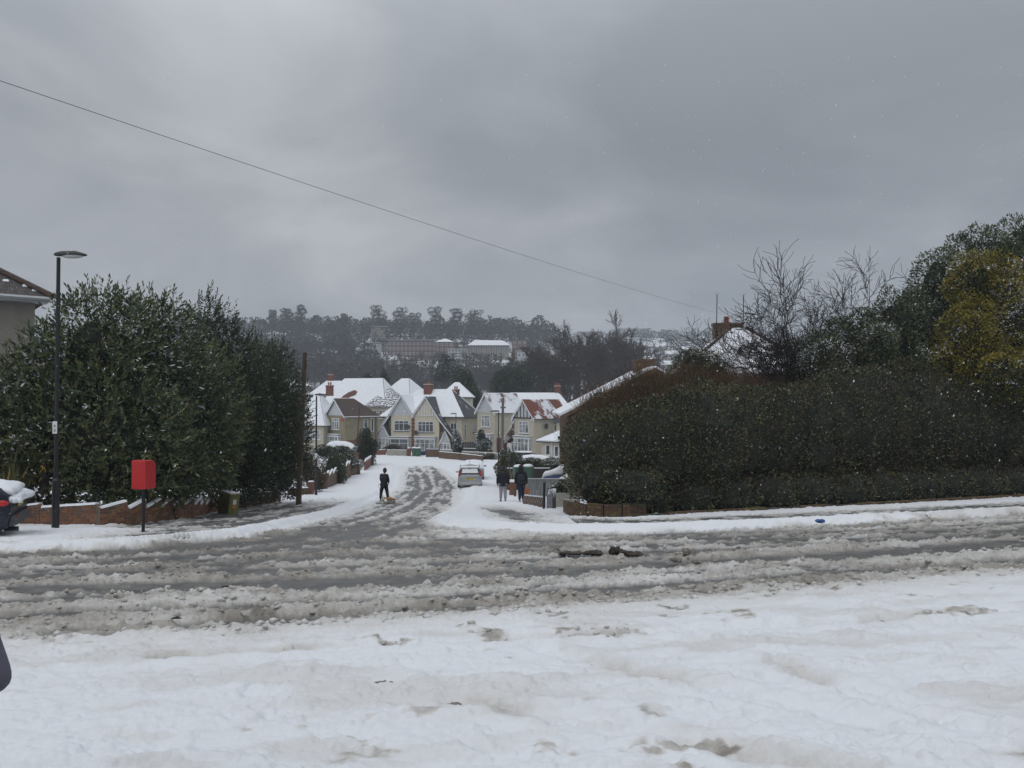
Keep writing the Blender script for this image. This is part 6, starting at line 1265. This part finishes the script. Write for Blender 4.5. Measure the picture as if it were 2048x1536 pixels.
# ------------------------------------------------------------------ dirty lumps and litter
DIRTL = mat('frozen_dirt', (.055, .045, .035), .8, .5, 12, .6, 60); DIRT2 = mat('grey_ice_lump', (.20, .18, .155), .7, .35, 12, .5, 50)
def lump(label, px, py, w, h, m=DIRTL, seed=0, parts=7):
    p = at_ground(px, py); sc_ = p.y / FP; t = empty('dirty_ice_lump', p, 0, label, 'ice lump'); r_ = random.Random(seed); mb = MB()
    for k in range(parts):
        f = (k + .5) / parts - .5; mb.ball((f * w * sc_ * .8, r_.uniform(-.04, .04), h * sc_ * .3 * r_.uniform(.6, 1.1)), (w * sc_ * .16 * r_.uniform(.7, 1.4) + .02, w * sc_ * .12 * r_.uniform(.8, 1.3) + .02, h * sc_ * .5 * r_.uniform(.5, 1.1)), 9, 6, .28, seed * 9 + k)
    mb.build('frozen_mass', m, t); return t
lump('large upright lump of black frozen dirt and ice in the middle of the road', 1232, 1108, 26, 22, seed=1, parts=4); lump('long low tail of dirty ice trailing from the large lump', 1262, 1110, 40, 11, seed=2); lump('flat dark slab of dirty ice lying first in the row', 1142, 1108, 46, 7, seed=3)
lump('middle dark lump in the row of dirty ice', 1185, 1109, 34, 12, seed=4); lump('rounded grey ball of dirty ice apart from the dark row', 1380, 1112, 27, 20, DIRT2, 5, 3); lump('half sunk grey lump below the rounded ball of ice', 1352, 1123, 22, 11, DIRT2, 6, 3); lump('small grey lump in the slush right of the half sunk one', 1394, 1126, 18, 10, DIRT2, 7, 3)
lump('brown lump of dirty snow in the white foreground', 907, 1412, 22, 12, DIRT2, 8, 3); lump('brown clod in the foreground snow nearest the photo edge', 1365, 1460, 26, 16, DIRT2, 9, 4)
lump('dark wet clod sunk in the foreground snow', 770, 1372, 40, 10, DIRT2, 10, 4)
BLUE = mat('blue_plastic', (.02, .10, .30), .4, .15); p = at_ground(1640, 1056); t = empty('blue_litter', p + Vector((0, 0, KH)), R(20), 'crumpled piece of bright blue plastic on the snow below the hedge', 'litter'); m = MB(); m.ball((0, 0, .03), (.1, .06, .04), 9, 6, .3, 3); m.build('plastic', BLUE, t)
LEAFG = mat('fallen_leaf', (.03, .035, .015), .5)
for px, py, lb_ in ((450, 1184, 'dark green fallen leaf standing in the slush ridge farther from the camera'), (352, 1250, 'dark green fallen leaf lying in the nearest dark track')):
    p = at_ground(px, py); t = empty('fallen_leaf', p + Vector((0, 0, .05)), R(10), lb_, 'leaf'); m = MB(); m.add([(-.05, 0, 0), (-.02, -.01, .018), (.02, -.01, .02), (.055, 0, 0), (.02, .03, .006), (-.02, .03, .006)], [(0, 1, 2, 3), (0, 3, 4, 5)]); m.build('blade', LEAFG, t)
# ------------------------------------------------------------------ trees between the houses and the hill
def mid_tree(label, bl, n, L, mats, pr, sn, px, d, name='evergreen_tree', **kw): return leafy(name, label, [BL(*b) for b in bl], n, L, L * .55, mats, pr, sn, px, d, 'tree', **kw)
mid_tree('dark conifer with two narrow tips, the one nearer the twin gable house', [(765, 790, 128, 1.5, 1.2, 3.0), (768, 768, 128, .8, .8, 2.0), (760, 815, 128, 1.7, 1.2, 2.0)], 7000, .22, L_DARK, [.6, .35, .05], .04, 765, 128, bump=.35)
mid_tree('dark conifer with narrow tip above the olive house roof', [(738, 790, 127, 1.3, 1.2, 3.0), (736, 768, 127, .7, .8, 1.7), (738, 818, 127, 1.6, 1.2, 2.0)], 7000, .22, L_DARK, [.6, .35, .05], .04, 738, 127, bump=.35)
mid_tree('large dark pointed evergreen behind the grey hip roof of the twin gable house', [(930, 795, 150, 3.4, 2.5, 3.6), (926, 765, 150, 1.9, 2, 2.6), (945, 815, 150, 3.2, 2, 2.6)], 13000, .26, L_DARK, [.6, .35, .05], .03, 930, 150, bump=.3)
mid_tree('broad rounded dark evergreen behind the long roofed house', [(1025, 765, 165, 4.0, 3, 3.4), (1005, 775, 165, 3.0, 2.5, 3.0), (1050, 770, 165, 2.6, 2.5, 2.6)], 14000, .27, L_DARK, [.6, .35, .05], .03, 1025, 165, bump=.3)
mid_tree('open grey evergreen with snow between its clumps, in front of the hall', [(897, 735, 230, 3.0, 2, 3.0), (885, 748, 230, 2.4, 2, 2.4), (912, 745, 230, 2.2, 2, 2.4), (893, 720, 230, 1.6, 1.5, 1.6)], 6000, .4, L_DARK, [.6, .35, .05], .25, 897, 230, bump=.4)
rr0 = random.Random(9)
for i, (px, d, ln, lb_) in enumerate(((1112, 190, 8.6, 'first of the row of leafless oaks behind the beige house, beside the dark evergreen'), (1150, 200, 9.6, 'leafless oak with fan shaped crown, above the orange red roof'), (1195, 195, 10.2, 'tallest leafless oak in the row, its crown widest'), (1240, 205, 9.8, 'leafless oak just left of the small brick chimney'), (1290, 215, 9.0, 'leafless oak behind the small brick chimney'))):
    bare_tree('oak_tree', lb_, GP(px, d), [(rr0.uniform(-.3, .3), 0, 1), (-.45, .1, 1.1), (.45, -.1, 1.1), (.15, .3, 1.2)], 5, ln * 1.25, .40, .58, .14, 50 + i, mat('oak_bark_%d' % i, (.066, .050, .040), .95, .3, 3) if i == 0 else bpy.data.materials['oak_bark_0'], group='leafless oaks behind the street', wig=.13, shrink=.58, kids_=2, rmin=.045)
bare_tree('bare_garden_tree', 'small leafless tree with snow on its twigs beside the brick house end', GP(645, 118), [(0, 0, 1), (.4, 0, 1), (-.4, 0, 1)], 4, 2.3, .08, .6, .3, 77, mat('snowy_twigs', (.38, .38, .40), .9, .4, 3))
# far wood: bare and evergreen trees over the hill
def cloud_trees(pos, hgt, wid, per, mats, name, label, ev=True):
    n = len(pos); P = np.repeat(pos, per, 0); Hh = np.repeat(hgt, per); Wd = np.repeat(wid, per); m = len(P); d = unit(rng.normal(size=(m, 3)))
    r = .75 + .25 * rng.random(m); o = d * r[:, None] * np.stack([Wd, Wd, Hh * .42], -1) * (1 + .5 * (fbm(d[:, 0] * 2 + P[:, 0], d[:, 2] * 2 + P[:, 1], 9, 2)[:, None] - .5)); o[:, 2] += Hh * .6
    Q = P + o; s = rng.uniform(.6, 1.3, m) * np.clip(Wd * .25, .5, 1.5); V, u = leaf_arrays(Q, d + rng.normal(size=d.shape) * .5 + np.array([0, 0, .4]), s * 1.2, s)
    mi = rng.choice(len(mats), n)[np.repeat(np.arange(n), per)]; o = leaf_obj(name, V, mi, mats); return tag(o, label, 'wood', kind='stuff')
FARM = [mat('far_evergreen', (.016, .022, .018), .95, .3, .1), mat('far_evergreen_grey', (.026, .031, .026), .95, .3, .1), mat('far_brown', (.045, .038, .032), .95, .3, .1)]
def scatter(n, pxr, dr, keep):
    out_ = []
    while len(out_) < n:
        px = rng.uniform(*pxr); d = math.sqrt(rng.uniform(dr[0] ** 2, dr[1] ** 2))
        if rng.random() < keep(px, d): x = X(px, d); out_.append((x, d, float(base(x, d)) - .3, px))
    return np.array(out_)
inb = lambda px, d: (755 < px < 1065) and (425 < d < 545)
kE = lambda px, d: 0 if inb(px, d) else (.9 if px < 700 else (.8 if d > 560 else .4))
E1 = scatter(900, (330, 1130), (330, 650), kE); h_ = rng.uniform(8, 15, len(E1)) * np.where(E1[:, 1] > 560, 1.0, .85); top = E1[:, 3]
cloud_trees(E1[:, :3], h_, h_ * rng.uniform(.26, .42, len(E1)), 120, FARM, 'hillside_wood', 'distant evergreen wood covering the hill beyond the town')
E2 = scatter(620, (1050, 1700), (520, 1000), lambda px, d: .6); h_ = rng.uniform(6, 12, len(E2)); cloud_trees(E2[:, :3], h_, h_ * rng.uniform(.3, .5, len(E2)), 90, FARM, 'hillside_wood', 'hazy far wood on the ridge above the leafless oaks')
def bare_mass(pos, hgt, per, m, name, label):
    n = len(pos); P = np.repeat(pos, per, 0); Hh = np.repeat(hgt, per)[:, None]; k = len(P); a = rng.uniform(0, 2 * math.pi, k); sp = rng.random(k) ** .6; t0 = rng.uniform(.12, .75, k)
    d = unit(np.stack([np.cos(a) * sp, np.sin(a) * sp, rng.uniform(.5, 1.3, k)], -1)); st = P + np.stack([np.cos(a) * sp * t0, np.sin(a) * sp * t0, t0 * 1.9], -1) * Hh * np.array([.26, .26, .42]); en = st + d * Hh * rng.uniform(.15, .34, (k, 1))
    r = np.full((k, 1), .05) + .0 * Hh; S = np.concatenate([st, en, r * 1.1, r * .5], 1)
    T = np.concatenate([pos, pos + np.stack([0 * hgt, 0 * hgt, hgt * .75], -1), (hgt * .018)[:, None], (hgt * .006)[:, None]], 1); o = seg_mesh(name, np.concatenate([S, T]), m); return tag(o, label, 'wood', kind='stuff')
FB = mat('far_bare_wood', (.048, .041, .038), .95, .3, .1)
B1 = scatter(620, (300, 1130), (170, 540), lambda px, d: 0.55 if inb(px, d) else (.9 if d < 420 else .45)); h_ = rng.uniform(8, 14, len(B1)); h_ = np.where((B1[:, 3] > 740) & (B1[:, 3] < 1080) & (B1[:, 1] > 400), h_ * .6, h_)
h_ = np.where(B1[:, 1] < 260, h_ * .95, h_)
bare_mass(B1[:, :3], h_, 130, FB, 'leafless_wood', 'belt of leafless grey brown trees between the houses and the hill')
B2 = scatter(260, (1060, 1750), (240, 640), lambda px, d: .7); h_ = rng.uniform(7, 12, len(B2)); bare_mass(B2[:, :3], h_, 120, FB, 'leafless_wood', 'leafless trees among the snowy far gardens behind the oaks')
# skyline pines
def pine(label, px, d, toppy, wid, seed, flat=True, group='tall pines on the hilltop'):
    g = Vector((X(px, d), d, float(base(X(px, d), d)) - .3)); H = zat(toppy, d) - g.z; t = empty('pine_tree', g, 0, label, 'tree', group); r_ = random.Random(seed); wm = wid / FP * d / 2
    m = MB(); m.tube([(0, 0, 0), (r_.uniform(-.5, .5), 0, H * .6), (r_.uniform(-1, 1), 0, H * .95)], [.55, .4, .12], 7); m.build('trunk', FARM[2], t)
    bl = []; layers = 6 if flat else 5
    for k in range(layers):
        f = k / (layers - 1); z = H * (.28 + .67 * f); w = wm * (.95 - .35 * abs(f - .55) * 2)
        for q in range(3): bl.append(((r_.uniform(-.5, .5) * wm, r_.uniform(-.5, .5) * wm, z + r_.uniform(-.5, .5)), (w * r_.uniform(.4, .68), w * r_.uniform(.4, .6), H * .055 * r_.uniform(.7, 1.3) + .5)))
    P, Nr = shell_points([((c[0] + g.x, c[1] + g.y, c[2] + g.z), r) for c, r in bl], 2600, .5, .35, False); V, u = leaf_arrays(P - np.array(g), Nr + rng.normal(size=P.shape) * .5, np.full(2600, .75), np.full(2600, .6)); tag(leaf_obj('crown', V, rng.choice(2, 2600), FARM[:2], t), kind='stuff'); return t
for px, d, ty, w, lb_ in ((757, 596, 614, 40, 'tall dark pine with layered open crown, standing clear on the hill skyline'), (800, 604, 616, 44, 'rounded dark pine next to the clear standing one'), (828, 612, 628, 34, 'smaller skyline pine between the rounded and the twin pines'), (872, 600, 617, 40, 'flat topped pine leading the dense group above the long brick block'), (908, 606, 619, 46, 'broad pine in the middle of the dense group'), (948, 598, 622, 48, 'wide pine with ragged side at the end of the dense group'),
                          (600, 592, 611, 34, 'spreading pine crown highest on the wooded hill'), (574, 600, 618, 40, 'low domed pine beside the highest crown on the wooded hill'), (543, 604, 622, 20, 'small round pine on the wooded hill skyline'), (690, 600, 630, 24, 'pointed conifer clump at the end of the wooded hill')): pine(lb_, px, d, ty, w, int(px))
bare_tree('bare_hill_tree', 'leafless tree on the skyline beside the dense pine group', Vector((X(1000, 620), 620, float(base(X(1000, 620), 620)))), [(0, 0, 1), (.3, 0, 1), (-.3, 0, 1)], 4, 6.5, .3, .5, .3, 31, FB)
# ------------------------------------------------------------------ buildings on the hill
FBR = mat('far_brick', (.15, .09, .072), .9, .15, 1); FGL = glassmat('far_glass', (.05, .055, .06))
def block(name, label, px0, px1, d, pyt, pyb, dep, m, rows, cols, roofover=.5, rooft=.5, yaw=0, winw=.5, winh=.55, snow=True, hip=0):
    a, b = W(px0, pyb, d), W(px1, pyb, d); t = empty(name, (a.x, d, a.z), yaw, label, 'building'); L_ = b.x - a.x; H = zat(pyt, d) - a.z
    wallbox(t, (0, 0, -6), (L_, dep, H), m)
    if hip: 
        for pts in ([(-.4, -.4, H), (L_ + .4, -.4, H), (L_ - hip, dep / 2, H + hip * .5), (hip, dep / 2, H + hip * .5)], [(L_ + .4, -.4, H), (L_ + .4, dep, H), (L_ - hip, dep / 2, H + hip * .5)], [(-.4, dep, H), (-.4, -.4, H), (hip, dep / 2, H + hip * .5)]): roofslab(t, pts, DARKGREY, .12)
    else:
        r = wallbox(t, (-roofover, -roofover, H + .01), (L_ + roofover, dep, H + .01 + rooft), DARKGREY, 'roof')
        if snow: s = MB(); s.box((-roofover, -roofover, H + .02 + rooft), (L_ + roofover, dep, H + rooft + .22)); s.build('snow', SNOW, r)
    cw, rh = L_ / cols, H / rows; f0 = None
    for i in range(cols):
        for j in range(rows):
            if f0 is None:
                f0 = window(t, 0, -.01, 0, cw * winw, rh * winh, 2, .0, 0, FGL, sill=False, bar=.14); ks = kids(f0); f = f0
            else:
                f = f0.copy(); COL.objects.link(f)
                for k_ in ks: c = k_.copy(); COL.objects.link(c); c.parent = f
            f.location = (cw * (i + .5), 0, rh * (j + .22))
    return t
block('brick_block', 'long three storey red brick block with flat snow topped roof on the hill', 776, 880, 505, 682, 712, 12, FBR, 3, 13)
t = block('brick_wing', 'short hip roofed red brick wing at the end of the long block', 870, 907, 497, 684, 714, 14, FBR, 3, 4, hip=5)
block('glass_link', 'white framed glazed link between the brick wing and the hall', 896, 936, 492, 699, 716, 8, PALEGREY, 3, 6, .1, .2, winw=.8, winh=.7)
t = block('hall_building', 'hall with big snow covered sloping roof beside the glazed link', 938, 1018, 495, 692, 716, 16, mat('hall_wall', (.25, .21, .16), .9, .2, .5), 1, 8, .2, .2, winw=.5, winh=.75)
H = zat(692, 495) - t.location.z; L_ = X(1018, 495) - X(938, 495); roofslab(t, [(-1, -1, H + .3), (L_ + 1.5, -1, H + .3), (L_ - 4, 15, H + 4.4), (3, 15, H + 4.8)], DARKGREY, .2)
block('brick_tower', 'plain red brick tower end beside the snow roofed hall', 1024, 1054, 500, 681, 716, 10, FBR, 4, 3, .2, .3, snow=False)
block('low_outbuilding', 'small pale outbuilding with snow on its flat roof below the brick tower', 1034, 1060, 470, 704, 716, 6, PALEGREY, 1, 3, .3, .3)
block('white_annex', 'small pale flat roofed building half hidden before the long brick block', 744, 760, 480, 687, 697, 6, PALEGREY, 1, 3, .3, .3)
block('upper_house', 'snow roofed house among the pines above the long brick block', 742, 776, 570, 655, 662, 8, GREYREND, 1, 4, .6, .6)
block('slab_block', 'long pale flats on the hazy far ridge', 1232, 1300, 960, 658, 676, 14, CONC, 5, 14, .2, .5)
block('slab_block', 'second shorter block of flats on the hazy far ridge', 1155, 1182, 900, 664, 674, 10, CONC, 2, 6, .2, .5)
k = 0
for px, d, py in ((1095, 640, 690), (1118, 820, 676), (1142, 600, 700), (1190, 560, 706), (1215, 700, 690), (1248, 640, 700), (1268, 560, 714), (1300, 620, 704), (1322, 760, 684), (1345, 660, 696), (1375, 720, 690), (1400, 840, 678), (1425, 700, 694), (1175, 740, 684), (1335, 560, 716), (1290, 500, 728), (1385, 600, 708), (1455, 760, 690)):
    a = math.radians([-20, 15, 5, -10][k % 4]); w = 9 + (k * 37 % 5); x = X(px, d); gz = float(base(x, d)); t = empty('far_house', (x, d, gz), a, 'small hazy %s house with snowy roof on the far hillside behind the oaks' % ['beige', 'red brick', 'grey'][k % 3], 'house', 'snow roofed houses on the far hillside'); m_ = [CREAM2, FBR, GREYREND][k % 3]
    wallbox(t, (-w / 2, 0, -2), (w / 2, 8, 5.2), m_); roofslab(t, [(-w / 2 - .3, -.4, 5.1), (w / 2 + .3, -.4, 5.1), (w / 2 + .3, 4, 8.2), (-w / 2 - .3, 4, 8.2)], DARKGREY, .15); roofslab(t, [(w / 2 + .3, 8.4, 5.1), (-w / 2 - .3, 8.4, 5.1), (-w / 2 - .3, 4, 8.2), (w / 2 + .3, 4, 8.2)], DARKGREY, .15)
    for q in (-.28, .28): window(t, w * q, -.01, 3, 1.5, 1.2, 2, 0, 0, FGL, sill=False); window(t, w * q, -.01, .6, 1.8, 1.3, 2, 0, 0, FGL, sill=False)
    k += 1
# ------------------------------------------------------------------ falling snow
n = 6500; d = 3.5 + 34 * rng.random(n) ** .8; u = rng.uniform(-.8, .8, n); v = rng.uniform(-.32, .42, n)
P = np.stack([u * d, d, CZ + v * d + .02 * d], -1); P = P[P[:, 2] > base(P[:, 0], P[:, 1]) + .15]; n = len(P)
s = rng.uniform(.0018, .0044, n); oc = np.array([(1, 0, 0), (-1, 0, 0), (0, 1, 0), (0, -1, 0), (0, 0, 1), (0, 0, -1)], float); D = unit(np.stack([.55 + .2 * rng.random(n), .2 * rng.normal(size=n), np.ones(n)], -1))
V = oc[None] * s[:, None, None]; V = V + D[:, None] * (V @ np.array([0, 0, 1.]))[:, :, None] * rng.uniform(.6, 2.2, n)[:, None, None] + P[:, None]
of = np.array([(0, 2, 4), (2, 1, 4), (1, 3, 4), (3, 0, 4), (2, 0, 5), (1, 2, 5), (3, 1, 5), (0, 3, 5)]); F = (of[None] + 6 * np.arange(n)[:, None, None]).reshape(-1, 3)
FLK = mat('flake', (.8, .82, .85), .6, .02); tag(np_mesh('falling_snow', V.reshape(-1, 3), F, [FLK]), 'white snowflakes drifting down through the air over the whole street', 'snow', kind='stuff')
# ------------------------------------------------------------------ air
m = MB(); m.box((-1000, -70, -11), (1000, 1420, 118)); hz = m.build('haze', []); tag(hz, kind='stuff')
hm = bpy.data.materials.new('air'); hm.use_nodes = True; t = hm.node_tree; t.nodes.clear(); o_ = t.nodes.new('ShaderNodeOutputMaterial'); pv_ = t.nodes.new('ShaderNodeVolumePrincipled')
pv_.inputs['Color'].default_value = (.80, .86, .94, 1); pv_.inputs['Density'].default_value = .00050; pv_.inputs['Anisotropy'].default_value = 0.0; t.links.new(pv_.outputs[0], o_.inputs['Volume']); hz.data.materials.append(hm)
